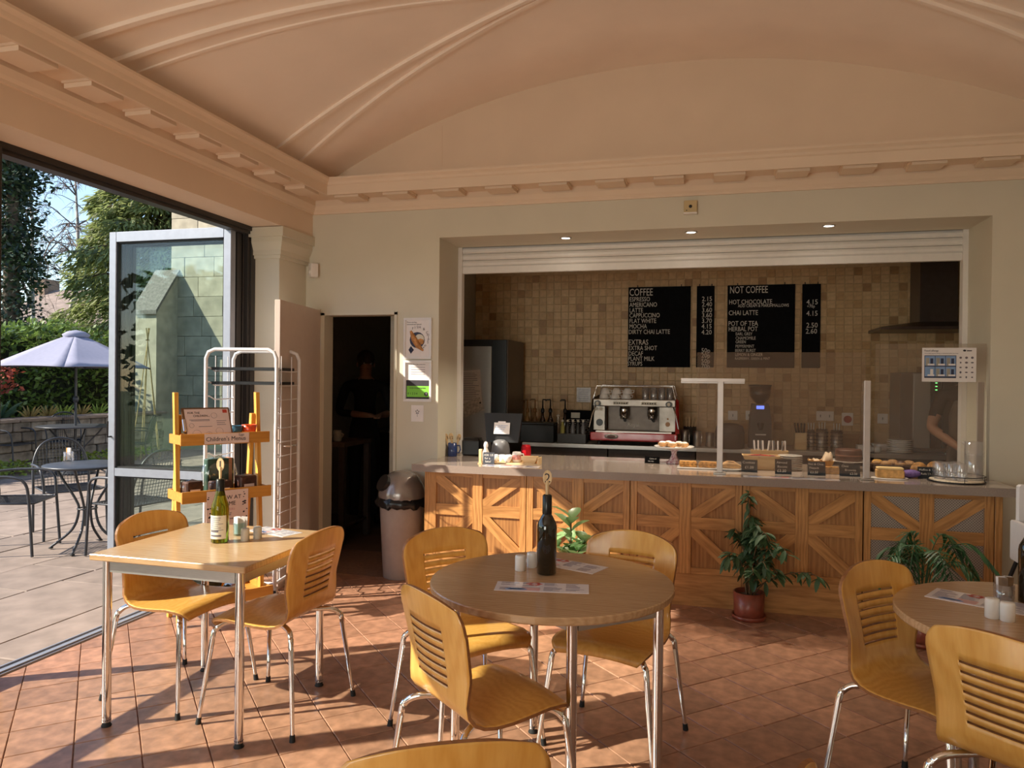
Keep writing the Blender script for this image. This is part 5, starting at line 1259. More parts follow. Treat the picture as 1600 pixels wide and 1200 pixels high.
# espresso machine
ex0, ex1 = -1.03, -.27
em = thing('espresso_machine', 'red and chrome two group espresso machine on the back counter', 'coffee machine', ((ex0 + ex1) / 2, 6.95, BZ + .0005))
MT['redmetal'] = mat('red_enamel', (.42, .008, .012), .22, var=.05, coat=.6)
MT['mirror'] = mat('polished_steel', (.36, .32, .28), .42, metal=1, var=.25, scale=6)
hw_ = (ex1 - ex0) / 2
for sx in (-1, 1):
    for y_ in (.06, .45): obj('foot', G().lathe([(.018, 0), (.022, .01), (.015, .04), (0, .04)], 10, cx=sx * (hw_ - .06), cy=y_), MT['black'], em)
b_ = obj('base', G().box(-hw_ - .02, hw_ + .02, .0, .50, .04, .115, 0, .008), MT['redmetal'], em)
obj('badge', G().ball((-.20, -.001, .08), .065, 16, sq=(1, .06, .36)), MT['mirror'], b_); obj('badge_centre', G().ball((-.20, -.006, .08), .04, 14, sq=(1, .06, .36)), mat('badge_red', (.10, .03, .02), .4), b_)
obj('drip_tray', G().box(-hw_ + .03, hw_ - .03, .01, .22, .115, .13, 0, .003), MT['steel'], em)
obj('back_panel', G().box(-hw_ + .12, hw_ - .15, .24, .26, .13, .36), mat('dark_backsplash', (.16, .13, .11), .45, metal=.7, var=.1), em)
text('Royal', .05, MT['label'], em, (-.02, .238, .165), align='CENTER')
for s_, lab in ((-1, 'left'), (1, 'right')):
    sx = s_ * (hw_ - (.055 if s_ < 0 else .075)); obj('front_panel', G().box(sx - (.055 if s_ < 0 else .075), sx + (.055 if s_ < 0 else .075), .08, .25, .13, .36, 0, .004), MT['mirror'], em)
    obj('side_cover', G().add([(s_ * hw_, .05, .115), (s_ * hw_, .5, .115), (s_ * hw_, .46, .46), (s_ * hw_, .10, .44), (s_ * (hw_ + .035), .07, .115), (s_ * (hw_ + .035), .48, .115), (s_ * (hw_ + .025), .44, .44), (s_ * (hw_ + .025), .14, .42)], [(0, 1, 2, 3), (4, 7, 6, 5), (0, 4, 5, 1), (1, 5, 6, 2), (2, 6, 7, 3), (3, 7, 4, 0)]), MT['redmetal'] if s_ > 0 else MT['black'], em)
tp = obj('button_panel', G().box(-hw_, hw_, .04, .30, .36, .425, 0, .006), MT['mirror'], em)
for cx in (-.12, .14): obj('button_strip', G().box(cx - .07, cx + .07, .034, .04, .375, .405, 0, .004), MT['label'], tp)
for cx in (-.12, .14):
    for k in range(6): obj('button', G().ball((cx - .055 + k * .022, .033, .39), .007, 6, sq=(1, .5, 1)), MT['black'], tp)
for cx in (-hw_ + .045, hw_ - .06): obj('steam_knob', G().tube([(cx, .04, .385), (cx, .0, .385)], .028, 14), MT['black'], tp); obj('knob_cap', G().ball((cx, -.001, .385), .018, 10, sq=(1, .3, 1)), MT['label'], tp)
for cx, cz, r_ in ((-hw_ + .03, .33, .02), (-hw_ + .07, .33, .02), (-hw_ + .06, .205, .045)): gq = obj('gauge', G().tube([(cx, .08, cz), (cx, .068, cz)], r_, 14), MT['mirror'], em); obj('dial', G().tube([(cx, .0679, cz), (cx, .066, cz)], r_ * .75, 14), MT['label'] if r_ < .04 else MT['black'], gq)
for cx in (-.10, .16):
    gh = obj('group_head', G().lathe([(.03, .26), (.042, .265), (.042, .33), (.036, .36), (0, .36)], 16, cx=cx, cy=.14), MT['chrome'], em)
    obj('portafilter', G().lathe([(.0, .235), (.034, .238), (.036, .26), (0, .262)], 14, cx=cx, cy=.14), MT['chrome'], gh); obj('portafilter_handle', G().tube([(cx, .11, .248), (cx + .02, .02, .24), (cx + .03, -.04, .235)], [.011, .013, .015], 8), MT['black'], gh)
obj('dial_knob', G().tube([(hw_ - .07, .08, .20), (hw_ - .07, .07, .20)], .022, 12).tube([(hw_ - .07, .08, .25), (hw_ - .07, .072, .25)], .009, 8), mat('bronze', (.2, .1, .05), .4, metal=.6), em)
for s_ in (-1, 1): obj('steam_wand', G().tube([(s_ * (hw_ - .02), .07, .36), (s_ * (hw_ + .005), .03, .28), (s_ * (hw_ + .03), .01, .16)], .006, 6), MT['chrome'], em)
obj('cup_rail', G().tube([(-hw_, .06, .43), (-hw_ + .03, .07, .55), (hw_ - .03, .07, .55), (hw_, .06, .43)], .005, 6).tube([(-hw_, .45, .43), (-hw_ + .03, .45, .555), (hw_ - .03, .45, .555), (hw_, .45, .43)], .005, 6), MT['chrome'], em)
EX, EY, EZ = (ex0 + ex1) / 2, 6.95, BZ + .426
k = 0
for lx in (0, 1, 2):
    for lz in (0, 1):
        lb = '%s %s white cup on top of the espresso machine' % (('lower', 'upper')[lz], ('left', 'middle', 'right')[lx])
        t = thing('coffee_cup', lb, 'cup', (EX - .29 + lx * .105 + lz * .012, EY + .14, EZ + .002 + lz * .046), 0, 'white cups on the espresso machine')
        obj('cup', G().lathe([(.046, 0), (.048, .003), (.04, .035), (.025, .056), (0, .057)], 16), MT['whiteware'], t); obj('handle', G().tube([(.04, -.01, .012), (.06, -.02, .015), (.062, -.02, .035), (.038, -.01, .038)], .004, 5), MT['whiteware'], t)
for lx in range(4):
    for ly in range(2):
        if (lx, ly) == (0, 0): g0 = thing('latte_glass', 'clear latte glass on top of the espresso machine', 'glass', (EX + .10, EY + .12, EZ + .002), 0, 'latte glasses on the espresso machine'); obj('wall', G().lathe([(.03, 0), (.031, .002), (.036, .11), (.034, .11), (.028, .006), (0, .006)], 14), MT['clear'], g0); obj('base_ring', G().lathe([(.031, 0), (.0325, .004), (.031, .008)], 14), MT['clear'], g0)
        else: dup(g0, (EX + .10 + lx * .075, EY + .12 + ly * .09, EZ + .002), 0)
# grinder
p = bp(1187, 690, 7.2)
gr = thing('coffee_grinder', 'tall dark coffee grinder with clear hopper and blue display', 'grinder', p)
MT['darkgrey'] = mat('graphite', (.035, .032, .03), .4, var=.1)
obj('body', G().add([(-.10, -.1, .0), (.10, -.1, 0), (.10, .13, 0), (-.10, .13, 0), (-.09, -.08, .26), (.095, -.08, .26), (.095, .13, .26), (-.09, .13, .26), (-.072, -.07, .40), (.072, -.07, .40), (.072, .12, .40), (-.072, .12, .40)], [(0, 3, 2, 1), (0, 1, 5, 4), (1, 2, 6, 5), (2, 3, 7, 6), (3, 0, 4, 7), (4, 5, 9, 8), (5, 6, 10, 9), (6, 7, 11, 10), (7, 4, 8, 11), (8, 9, 10, 11)]), MT['darkgrey'], gr)
obj('display', G().box(-.036, .03, -.077, -.07, .355, .385), mat('blue_screen', (.05, .08, .4), .3, emit=(.10, .16, .9), estr=1.2), gr)
obj('spout', G().tube([(0, -.075, .22), (0, -.10, .17)], [.03, .018], 10), MT['black'], gr); obj('fork', G().box(-.045, .045, -.13, -.08, .12, .13), MT['steel'], gr)
obj('hopper', G().lathe([(.03, .40), (.06, .425), (.092, .47), (.098, .56), (.094, .56), (.088, .475), (.05, .43), (.028, .405)], 20, cy=.02), glass('hopper_plastic', (.55, .50, .46), .12), gr)
obj('beans', G().lathe([(.03, .408), (.084, .475), (.086, .50), (0, .51)], 16, cy=.02), mat('coffee_beans', (.05, .022, .01), .5, var=.4, scale=70, bump=.5), gr); obj('hopper_lid', G().lathe([(.10, .56), (.102, .565), (.1, .575), (0, .577)], 20, cy=.02), MT['black'], gr)
# syrup bottles with pumps
for k, u_ in enumerate((824, 836, 848, 860, 883)):
    p = bp(u_, 640, 7.40); t = thing('syrup_bottle', '%s pump topped syrup bottle against the tiles' % ('first', 'second', 'third', 'fourth', 'fifth')[k], 'bottle', p, 0, 'syrup bottles with pumps')
    obj('bottle', G().lathe([(.03, 0), (.033, .005), (.033, .17), (.028, .20), (.015, .23), (.014, .27), (0, .27)], 14), mat('syrup_%d' % k, ((.22, .11, .03), (.18, .09, .03), (.03, .015, .01), (.03, .018, .012), (.02, .012, .01))[k], .12, var=.1, coat=.5), t)
    pm_ = obj('pump', G().lathe([(.018, .27), (.02, .275), (.018, .305), (.008, .315), (.006, .40), (0, .40)], 10), MT['black'] if k > 1 else mat('amber_plastic_%d' % k, (.22, .09, .02), .4), t); obj('nozzle', G().tube([(0, 0, .40), (-.035 if k != 2 else .03, -.01, .40), (-.05 if k != 2 else .042, -.012, .388)], .007, 6), MT['black'] if k > 1 else MT['twig'], pm_)
p = bp(872, 668, 7.25); t = thing('glass_bottle', 'slim clear glass bottle beside the small chalkboard', 'bottle', p); obj('wall', G().lathe([(.03, 0), (.034, .004), (.034, .14), (.014, .20), (.013, .24)], 14), MT['clear'], t); obj('stopper', G().lathe([(.016, .24), (.018, .25), (0, .262)], 10), MT['label'], t)
p = bp(845, 682, 7.05); t = thing('black_case', 'long low black case on the back counter left end', 'case', p); obj('case', G().box(-.19, .14, -.06, .12, 0, .17, 0, .006), MT['black'], t); obj('lid', G().box(-.192, .142, -.062, .122, .17, .19, 0, .005), MT['black'], t)
# small chalkboard menu and other bits left of the machine
p = bp(902, 660, 7.42); t = thing('chalkboard', 'small chalkboard leaning on the tiles beside the espresso machine', 'chalkboard', p); bd_ = obj('board', G().box(-.12, .15, 0, .012, 0, .30, 0, .003), MT['board'], t, rot=(R(-8), 0, 0)); obj('picture', G().box(-.07, .02, -.002, 0, .22, .275), MT['label'], bd_)
g = G(); rr = random.Random(14)
for k in range(9):
    z_ = .20 - k * .02; x_ = -.1
    while x_ < .12: w2 = rr.uniform(.015, .05); g.box(x_, x_ + w2, -.001, 0, z_, z_ + .006); x_ += w2 + .012
obj('chalk_writing', g, MT['chalk'], bd_)
MT['clothy'] = mat('tea_towel', (.35, .33, .10), .9, var=.2)
p = bp(898, 690, 7.06); t = thing('tool_caddy', 'dark caddy of squeezy bottles left of the espresso machine', 'caddy', p); obj('tray', G().box(-.16, .12, -.07, .07, 0, .09, 0, .006), MT['darkgrey'], t)
for k, (dx, m_) in enumerate(((-.12, MT['clothy']), (-.07, MT['darkgrey']), (-.02, MT['greyplastic']), (.03, MT['darkgrey']), (.08, MT['greyplastic']))): q_ = obj('bottle', G().lathe([(.02, .05), (.022, .06), (.022, .15), (.012, .18), (.01, .2), (0, .2)], 10, cx=dx, cy=0), m_, t); obj('cap', G().lathe([(.012, .2), (.012, .215), (0, .222)], 8, cx=dx), MT['label'], q_)
p = P(912, 617, Y=7.585); t = thing('taped_paper', 'clear plastic notice pocket stuck on the tiles left of the machine', 'notice', (p.x, 7.588, p.z)); obj('sleeve', G().box(-.072, .072, -.003, 0, -.075, .075), mat('notice_sleeve', (.42, .36, .33), .25, var=.15, scale=30), t); g = G(); [g.box(-.055, .05, -.0042, -.003, .05 - k * .022, .054 - k * .022) for k in range(6)]; obj('print_text', g, MT['greyink'], t)
# right of the machine: jugs and knock-out box
for k, (u_, v_, h_) in enumerate(((1070, 695, .15), (1089, 695, .14), (1109, 690, .13))):
    p = bp(u_, v_, 7.12); t = thing('milk_jug', '%s steel milk jug right of the espresso machine' % ('left', 'middle', 'right')[k], 'jug', p, 0, 'steel milk jugs'); obj('jug', G().lathe([(.038, 0), (.041, .004), (.036, h_ * .6), (.039, h_), (.036, h_), (.033, h_ * .6), (.036, .008), (0, .008)], 18), MT['mirror'], t); obj('handle', G().tube([(.036, 0, h_ * .85), (.04, -.04, h_ * .8), (.04, -.045, h_ * .35), (.038, 0, h_ * .2)], .005, 6), MT['chrome'], t)
p = bp(1078, 668, 7.3); t = thing('utensil_pot', 'dark pot of stirrers behind the milk jugs', 'pot', p); obj('pot', G().lathe([(.055, 0), (.06, .005), (.06, .17), (.055, .17), (.05, .01), (0, .01)], 16), MT['darkgrey'], t)
for k in range(4): obj('stirrer', G().tube([(-.02 + .012 * k, 0, .02), (-.04 + .035 * k, 0, .26)], .006, 6), MT['spoon'], t)
p = bp(1140, 690, 7.0); t = thing('knock_box', 'rounded dark bin beside the coffee grinder', 'bin', p); obj('drum', G().lathe([(.12, 0), (.128, .006), (.128, .15), (.115, .2), (.06, .225), (0, .23)], 22), mat('brown_plastic', (.06, .045, .038), .5, var=.1), t); obj('band', G().lathe([(.129, .14), (.131, .145), (.129, .15)], 22), MT['darkgrey'], t)
# utensil block, canisters
p = bp(1250, 692, 7.12); t = thing('knife_block', 'pale wooden block of black handled knives', 'knife block', p); obj('block', G().box(-.05, .05, -.06, .06, 0, .15, 0, .004), MT['tray'], t)
for k in range(4): obj('knife_handle', G().tube([(-.03 + k * .02, 0, .14), (-.05 + k * .028, -.02, .235)], .009, 6), MT['black'], t)
for k, (u_, h_, r_) in enumerate(((1267, .18, .028), (1284, .19, .046), (1307, .18, .046))):
    p = bp(u_, 692, 7.12 if k != 1 else 7.08); t = thing('canister', '%s pierced steel cutlery canister' % ('slim left', 'middle', 'right hand')[k], 'canister', p, 0, 'steel cutlery canisters'); obj('can', G().lathe([(r_, 0), (r_ + .002, .003), (r_ + .002, h_), (r_ - .002, h_), (r_ - .002, .01), (0, .01)], 18), MT['mirror'], t)
    g = G()
    for z_ in range(5):
        for a_ in range(10): a2 = -math.pi * a_ / 9; g.ball(((r_ + .002) * math.cos(a2), (r_ + .002) * math.sin(a2), .03 + z_ * .032), .006, 6, sq=(1, 1, .8))
    obj('holes', g, MT['black'], t)
    for q_ in range(3): obj('cutlery', G().tube([(-.01 + q_ * .01, 0, .02), (-.025 + q_ * .025, 0, h_ + .06)], .005, 5), MT['steel'], t)
# white crockery on the right of the back counter
for k, u_ in enumerate((1361, 1371)): p = bp(u_, 700, 7.05); t = thing('milk_pot', '%s tiny white milk pot on the back counter' % ('left', 'right')[k], 'milk pot', p, 0, 'tiny white milk pots'); obj('pot', G().lathe([(.022, 0), (.03, .01), (.03, .035), (.022, .05), (.018, .05), (.024, .034), (0, .01)], 14), MT['whiteware'], t); obj('handle', G().tube([(.026, 0, .04), (.042, 0, .035), (.028, 0, .015)], .004, 5), MT['whiteware'], t)
p = bp(1379, 697, 7.3); t = plate('serving_dish', 'white serving dish behind the milk pots', p[0], p[1], p[2], .10, h_=.06, cat='dish')
p = bp(1408, 700, 7.02)
for k in range(7): plate('dinner_plate', 'white dinner plate in the stack beside the steel oven' if k < 6 else 'top dinner plate of the stack beside the steel oven', p[0], p[1] + .05, p[2] + k * .0165, .105, group='stacked dinner plates', h_=.016)
p = bp(1350, 700, 7.06); t = thing('white_tub', 'square white tub left of the milk pots', 'tub', p); obj('tub', G().box(-.06, .05, -.05, .05, 0, .055, 0, .006), MT['whiteware'], t); obj('lid', G().box(-.062, .052, -.052, .052, .055, .064, 0, .004), MT['whiteware'], t)
p = bp(1318, 690, 7.35); t = thing('brown_box', 'brown cardboard box against the tiles behind the canisters', 'box', p); obj('box', G().box(-.08, .12, -.06, .06, 0, .13), mat('cardboard', (.30, .17, .07), .8, var=.1), t); obj('flap', G().box(-.08, .12, -.062, -.06, .1, .14), mat('cardboard_flap', (.34, .2, .09), .8), t)
# steel oven / fridge at the right
ox = P(1408, 588, Y=7.16).x
ov = thing('steel_oven', 'upright steel oven with green lights behind the person', 'oven', (0, 0, 0)); obj('body', G().box(ox, ox + .58, 7.18, 7.57, .90, 1.585, 0, .004), mat('oven_side', (.20, .15, .12), .35, metal=.6, var=.05), ov); obj('door', G().box(ox + .1, ox + .23, 7.15, 7.18, .93, 1.575, 0, .003), MT['steel'], ov); obj('control_strip', G().box(ox + .235, ox + .32, 7.152, 7.18, .93, 1.575, 0, .003), MT['black'], ov); obj('door_window', G().box(ox + .325, ox + .57, 7.152, 7.18, .93, 1.575, 0, .003), MT['darkgrey'], ov)
for k in range(3): obj('indicator', G().box(ox + .268, ox + .283, 7.148, 7.152, 1.43 + k * .03, 1.437 + k * .03), mat('green_led_%d' % k, (.1, .5, .1), .4, emit=(.15, .9, .2), estr=1.5), ov)
obj('stand', G().box(ox, ox + .58, 7.18, 7.57, BZ + .0005, .90), MT['black'], ov)
# extractor hood
hd = thing('extractor_hood', 'dark steel chimney extractor hood in the servery right corner', 'hood', (0, 0, 0)); MT['hood'] = mat('dark_steel', (.12, .09, .075), .3, metal=.7, var=.05)
obj('chimney', G().box(1.81, 2.11, 7.25, 7.585, 2.0, 2.849, 0, .003), MT['hood'], hd); obj('canopy', G().add([(1.46, 7.05, 1.95), (2.33, 7.05, 1.95), (2.33, 7.585, 1.95), (1.46, 7.585, 1.95), (1.46, 7.05, 1.975), (2.33, 7.05, 1.975), (2.33, 7.585, 1.975), (1.46, 7.585, 1.975), (1.8, 7.24, 2.03), (2.12, 7.24, 2.03), (2.12, 7.585, 2.03), (1.8, 7.585, 2.03)], [(0, 3, 2, 1), (0, 1, 5, 4), (1, 2, 6, 5), (2, 3, 7, 6), (3, 0, 4, 7), (4, 5, 9, 8), (5, 6, 10, 9), (6, 7, 11, 10), (7, 4, 8, 11), (8, 9, 10, 11)]), MT['hood'], hd)
# sockets on the tiles
for k, (u_, v_, w2, lb) in enumerate(((1145, 649, .09, 'white socket left of the coffee grinder'), (1170, 649, .06, 'white switch half hidden by the coffee grinder'), (1289, 650, .155, 'double white socket above the canisters'), (1379, 654, .09, 'white socket right of the red switch'))):
    p = P(u_, v_, Y=7.59); t = thing('wall_socket', lb, 'socket', (p.x, 7.5925, p.z), 0, 'wall sockets'); obj('plate', G().box(-w2 / 2, w2 / 2, -.008, 0, -.045, .045, 0, .003), MT['white'], t)
    g = G(); [g.box(x_ - .004, x_ + .004, -.009, -.008, -.012, .012) for x_ in ((0,) if w2 < .12 else (-.04, .04))]; obj('switch', g, MT['greyplastic'], t)
p = P(1324, 655, Y=7.59); t = thing('emergency_switch', 'round red isolator switch on the tiles', 'switch', (p.x, 7.5925, p.z)); obj('plate', G().box(-.05, .05, -.012, 0, -.06, .06, 0, .003), MT['white'], t); obj('button', G().tube([(0, -.012, 0), (0, -.03, 0)], .034, 16), mat('red_button', (.35, .03, .02), .4, var=.05), t)
# ------------------------------------------------------------------ chalk boards
def chalkboard(label, u0, v0, u1, v1, lines):
    a, b = P(u0, v0, Y=7.57), P(u1, v1, Y=7.57); W2, H2 = b.x - a.x, a.z - b.z
    t = thing('menu_board', label, 'chalkboard', (a.x, 7.57, b.z), 0, 'black menu boards'); obj('board', G().box(0, W2, 0, .018, 0, H2, 0, .002), MT['board'], t)
    for x_ in (.15, .85): obj('hook', G().tube([(W2 * x_, .009, H2), (W2 * x_, .009, H2 + .02)], .004, 6), MT['black'], t)
    sc = (b.x - a.x) / (u1 - u0)
    for s_, u_, v_, hh, sx in lines: text(s_, hh * sc * 1.38, MT['chalk'], t, ((u_ - u0) * sc, -.0012, H2 - (v_ - v0) * sc), sx=sx)
    return t
K = 340 / 1600.0
def L(s_, x_, y_, h_, sx=.75): return (s_, 960 + x_ * K, 420 + y_ * K, h_ * K, sx)   # text baseline measured in a crop
chalkboard('large black coffee menu board on the tiles', 982, 449, 1078, 574, [L('COFFEE', 110, 200, 55, .66), L('ESPRESSO', 112, 242, 34), L('AMERICANO', 112, 283, 34), L('LATTE', 112, 324, 34), L('CAPPUCCINO', 112, 362, 34), L('FLAT WHITE', 112, 403, 34), L('MOCHA', 112, 443, 34), L('DIRTY CHAI LATTE', 108, 484, 34), L('EXTRAS', 108, 564, 40), L('EXTRA SHOT', 108, 604, 34), L('DECAF', 108, 645, 34), L('PLANT MILK', 106, 683, 34), L('SYRUPS', 102, 719, 32)])
chalkboard('narrow price strip beside the coffee menu board', 1089, 447, 1115, 574, [L(s_, 642, y_, 34, .9) for s_, y_ in (('2.15', 236), ('2.40', 275), ('3.60', 316), ('3.60', 353), ('3.70', 393), ('4.15', 433), ('4.20', 475), ('50p', 606), ('20p', 642), ('50p', 682), ('70p', 719))])
chalkboard('large black menu board for drinks that are not coffee', 1137, 446, 1241, 575, [L('NOT COFFEE', 848, 184, 55, .62), L('HOT CHOCOLATE', 843, 268, 36), L('ADD CREAM & MARSHMALLOWS', 910, 292, 24), L('CHAI LATTE', 842, 352, 38), L('POT OF TEA', 840, 434, 38), L('HERBAL POT', 842, 475, 36), L('EARL GREY', 895, 507, 24), L('CHAMOMILE', 895, 540, 25), L('GREEN', 895, 568, 24), L('PEPPERMINT', 895, 602, 24), L('BERRY BURST', 893, 634, 24), L('LEMON & GINGER', 893, 666, 24), L('RASPBERRY, GREEN & MINT', 893, 694, 20)])
chalkboard('narrow price strip at the right of the menu boards', 1254, 444, 1281, 575, [L(s_, x_, y_, h_, .9) for s_, x_, y_, h_ in (('4.15', 1412, 264, 38), ('+70p', 1415, 288, 22), ('4.15', 1412, 348, 38), ('2.50', 1412, 436, 38), ('2.60', 1408, 480, 38))])

# ------------------------------------------------------------------ people
def person(name, label, joints, edges, loc, rz, paint, mats, extra=None):
    me = bpy.data.meshes.new(name); ks = list(joints)
    me.from_pydata([joints[k][0] for k in ks], [(ks.index(a), ks.index(b)) for a, b in edges], [])
    o = bpy.data.objects.new(name, me); COL.objects.link(o)
    md = o.modifiers.new('skin', 'SKIN'); md.use_smooth_shade = True; md.branch_smoothing = .6
    sk = me.skin_vertices[0].data
    for i, k in enumerate(ks): sk[i].radius = joints[k][1]; sk[i].use_root = (k == 'pelvis')
    s2 = o.modifiers.new('sub', 'SUBSURF'); s2.levels = 2; s2.render_levels = 2
    bpy.context.view_layer.update()
    m2 = bpy.data.meshes.new_from_object(o.evaluated_get(bpy.context.evaluated_depsgraph_get()))
    o.modifiers.clear(); o.data = m2; bpy.data.meshes.remove(me)
    m2.materials.clear()
    for m_ in mats: m2.materials.append(m_)
    for f in m2.polygons: f.material_index = paint(f.center); f.use_smooth = True
    o.location = loc; o.rotation_euler = (0, 0, rz); tag(o, label, 'person')
    return o
skin = mat('skin', (.42, .22, .14), .5, var=.05); tee = mat('black_cotton', (.014, .013, .013), .85, var=.1); apr = mat('apron_cloth', (.17, .13, .10), .85, var=.1); hairm = mat('brown_hair', (.06, .03, .015), .6, var=.3, scale=60, stretch=(1, 1, .2)); trs = mat('dark_trousers', (.02, .02, .024), .85, var=.1); shoe = mat('black_shoe', (.01, .01, .01), .4)
def body(hand_l, hand_r, el_l, el_r, sh=.19):
    J = {'pelvis': ((0, 0, .95), (.15, .115)), 'belly': ((.01, 0, 1.10), (.14, .105)), 'chest': ((.02, 0, 1.28), (.155, .11)), 'upper': ((.02, 0, 1.41), (.13, .085)), 'neck': ((.03, 0, 1.50), (.052, .055)), 'head': ((.05, 0, 1.60), (.072, .088)), 'crown': ((.045, 0, 1.70), (.065, .078))}
    E_ = [('pelvis', 'belly'), ('belly', 'chest'), ('chest', 'upper'), ('upper', 'neck'), ('neck', 'head'), ('head', 'crown')]
    for s_, el, ha, n_ in ((1, el_l, hand_l, 'l'), (-1, el_r, hand_r, 'r')):
        J['sh' + n_] = ((.01, s_ * sh, 1.415), (.062, .06)); J['el' + n_] = (el, (.045, .043)); J['wr' + n_] = (ha, (.03, .026))
        d = (Vector(ha) - Vector(el)).normalized(); J['pa' + n_] = (tuple(Vector(ha) + d * .07), (.036, .02))
        E_ += [('upper', 'sh' + n_), ('sh' + n_, 'el' + n_), ('el' + n_, 'wr' + n_), ('wr' + n_, 'pa' + n_)]
        sd_ = d.cross(Vector((0, 0, 1))); sd_ = sd_.normalized() if sd_.length > .1 else Vector((0, 1, 0))
        for f_, (off, ln) in enumerate(((-.027, .05), (-.009, .06), (.009, .056), (.026, .045))):
            b_ = Vector(ha) + d * .10 + sd_ * off; J['f%d%s' % (f_, n_)] = (tuple(b_), (.0095, .0095)); J['g%d%s' % (f_, n_)] = (tuple(b_ + d * ln - Vector((0, 0, .018))), (.008, .008)); E_ += [('pa' + n_, 'f%d%s' % (f_, n_)), ('f%d%s' % (f_, n_), 'g%d%s' % (f_, n_))]
        tb = Vector(ha) + d * .05 + sd_ * .045 * s_; J['t' + n_] = (tuple(tb), (.0105, .0105)); J['u' + n_] = (tuple(tb + d * .04), (.009, .009)); E_ += [('pa' + n_, 't' + n_), ('t' + n_, 'u' + n_)]
        J['hip' + n_] = ((0, s_ * .10, .88), (.095, .09)); J['kn' + n_] = ((.02, s_ * .10, .48), (.062, .062)); J['an' + n_] = ((0, s_ * .10, .08), (.042, .042)); J['to' + n_] = ((.15, s_ * .11, .035), (.042, .033))
        E_ += [('pelvis', 'hip' + n_), ('hip' + n_, 'kn' + n_), ('kn' + n_, 'an' + n_), ('an' + n_, 'to' + n_)]
    return J, E_
def face(o, m_hair):
    """face, ears and hair on the head at (0.05, 0, 1.64)"""
    obj('hair', G().ball((.03, 0, 1.675), .105, 16, sq=(1, .88, .95)), m_hair, o)
    obj('nose', G().ball((.128, 0, 1.612), .016, 8, sq=(1, .7, 1.2)), skin, o)
    for s_ in (-1, 1):
        obj('ear', G().ball((.04, s_ * .086, 1.62), .025, 8, sq=(.6, .35, 1)), skin, o); e_ = obj('eye', G().ball((.112, s_ * .032, 1.635), .012, 8), MT['paper'], o); obj('pupil', G().ball((.121, s_ * .032, 1.635), .006, 6), MT['ink'], e_)
    obj('mouth', G().ball((.115, 0, 1.572), .02, 8, sq=(.35, 1, .25)), mat('lips', (.35, .13, .1), .5), o)
# barista at the right, facing the counter, left hand down on the work surface
J, E_ = body((.24, .30, .98), (.30, -.12, 1.02), (.02, .31, 1.16), (.06, -.27, 1.14))
def pt(c):
    if c.z > 1.475: return 0
    if abs(c.y) > .20 and c.z < 1.24 and c.z > .86: return 0
    if c.x > .2 and c.z > .9: return 0
    if c.z > .93: return 1
    if c.z > .09: return 2
    return 3
pr_ = person('person', 'person in black t-shirt and apron leaning over the counter at the right', J, E_, (1.99, 6.52, 0), R(-100), pt, [skin, tee, trs, shoe])
# mirrored so that the visible arm is on the picture left
face(pr_, hairm)
g = G(); ng = 9
A = [R(-62 + 124 * i / (ng - 1)) for i in range(ng)]
g.add([(.012 + (.15 if z_ > 1.2 else .16) * math.cos(a) * (.9), (.17 if z_ > 1.0 else .19) * math.sin(a) * (.75 if z_ > 1.25 else 1), z_) for z_ in (.55, .75, .95, 1.1, 1.25, 1.36) for a in A], [(r_ * ng + i, r_ * ng + i + 1, (r_ + 1) * ng + i + 1, (r_ + 1) * ng + i) for r_ in range(5) for i in range(ng - 1)], smooth=True)
o = obj('apron', g, apr, pr_); md = o.modifiers.new('s', 'SOLIDIFY'); md.thickness = .006
# cook in the dark kitchen
J, E_ = body((.30, .10, 1.12), (.30, -.06, 1.12), (.06, .28, 1.14), (.06, -.28, 1.14))
p2 = person('person', 'dim figure in dark clothes in the kitchen beyond the doorway', J, E_, (-3.38, 7.0, 0), R(-50), lambda c: 0 if c.z > 1.475 or (c.x > .2 and c.z > .9) else 1 if c.z > .93 else 2 if c.z > .09 else 3, [skin, tee, trs, shoe])
face(p2, hairm)
# kitchen furniture
kt = thing('prep_table', 'dark prep table just inside the kitchen doorway', 'table', (-3.35, 6.28, 0)); obj('top', G().box(-.35, .26, -.28, .28, .87, .91, 0, .004), mat('dark_wood', (.12, .075, .045), .5, var=.2), kt)
for sx in (-.32, .23):
    for sy in (-.25, .25): obj('leg', G().box(sx - .025, sx + .025, sy - .025, sy + .025, 0, .87), MT['darkcab'], kt)
obj('shelf', G().box(-.33, .24, -.26, .26, .15, .17), MT['darkcab'], kt)
t = thing('mug', 'pale mug on the kitchen prep table', 'mug', (-3.22, 6.12, .9105)); obj('cup', G().lathe([(.032, 0), (.04, .01), (.042, .07), (.036, .1), (.032, .1), (.036, .07), (0, .012)], 16), MT['stone'], t); obj('handle', G().tube([(.04, 0, .075), (.062, 0, .065), (.04, 0, .03)], .006, 6), MT['stone'], t)
ks = thing('kitchen_shelf', 'dark shelf on the kitchen rear wall', 'shelf', (0, 0, 0)); obj('board', G().box(-3.7, -2.5, 8.1, 8.38, 1.40, 1.43), MT['darkcab'], ks); [obj('bracket', G().box(x_, x_ + .03, 8.12, 8.38, 1.3, 1.4), MT['darkcab'], ks) for x_ in (-3.5, -2.8)]
kc = thing('kitchen_worktop', 'worktop along the kitchen rear wall', 'worktop', (0, 0, 0)); obj('top', G().box(-3.7, -2.5, 7.8, 8.38, .87, .90), MT['steel'], kc); obj('cupboard', G().box(-3.7, -2.5, 7.85, 8.38, .0, .868), MT['darkcab'], kc)
rr = random.Random(31)
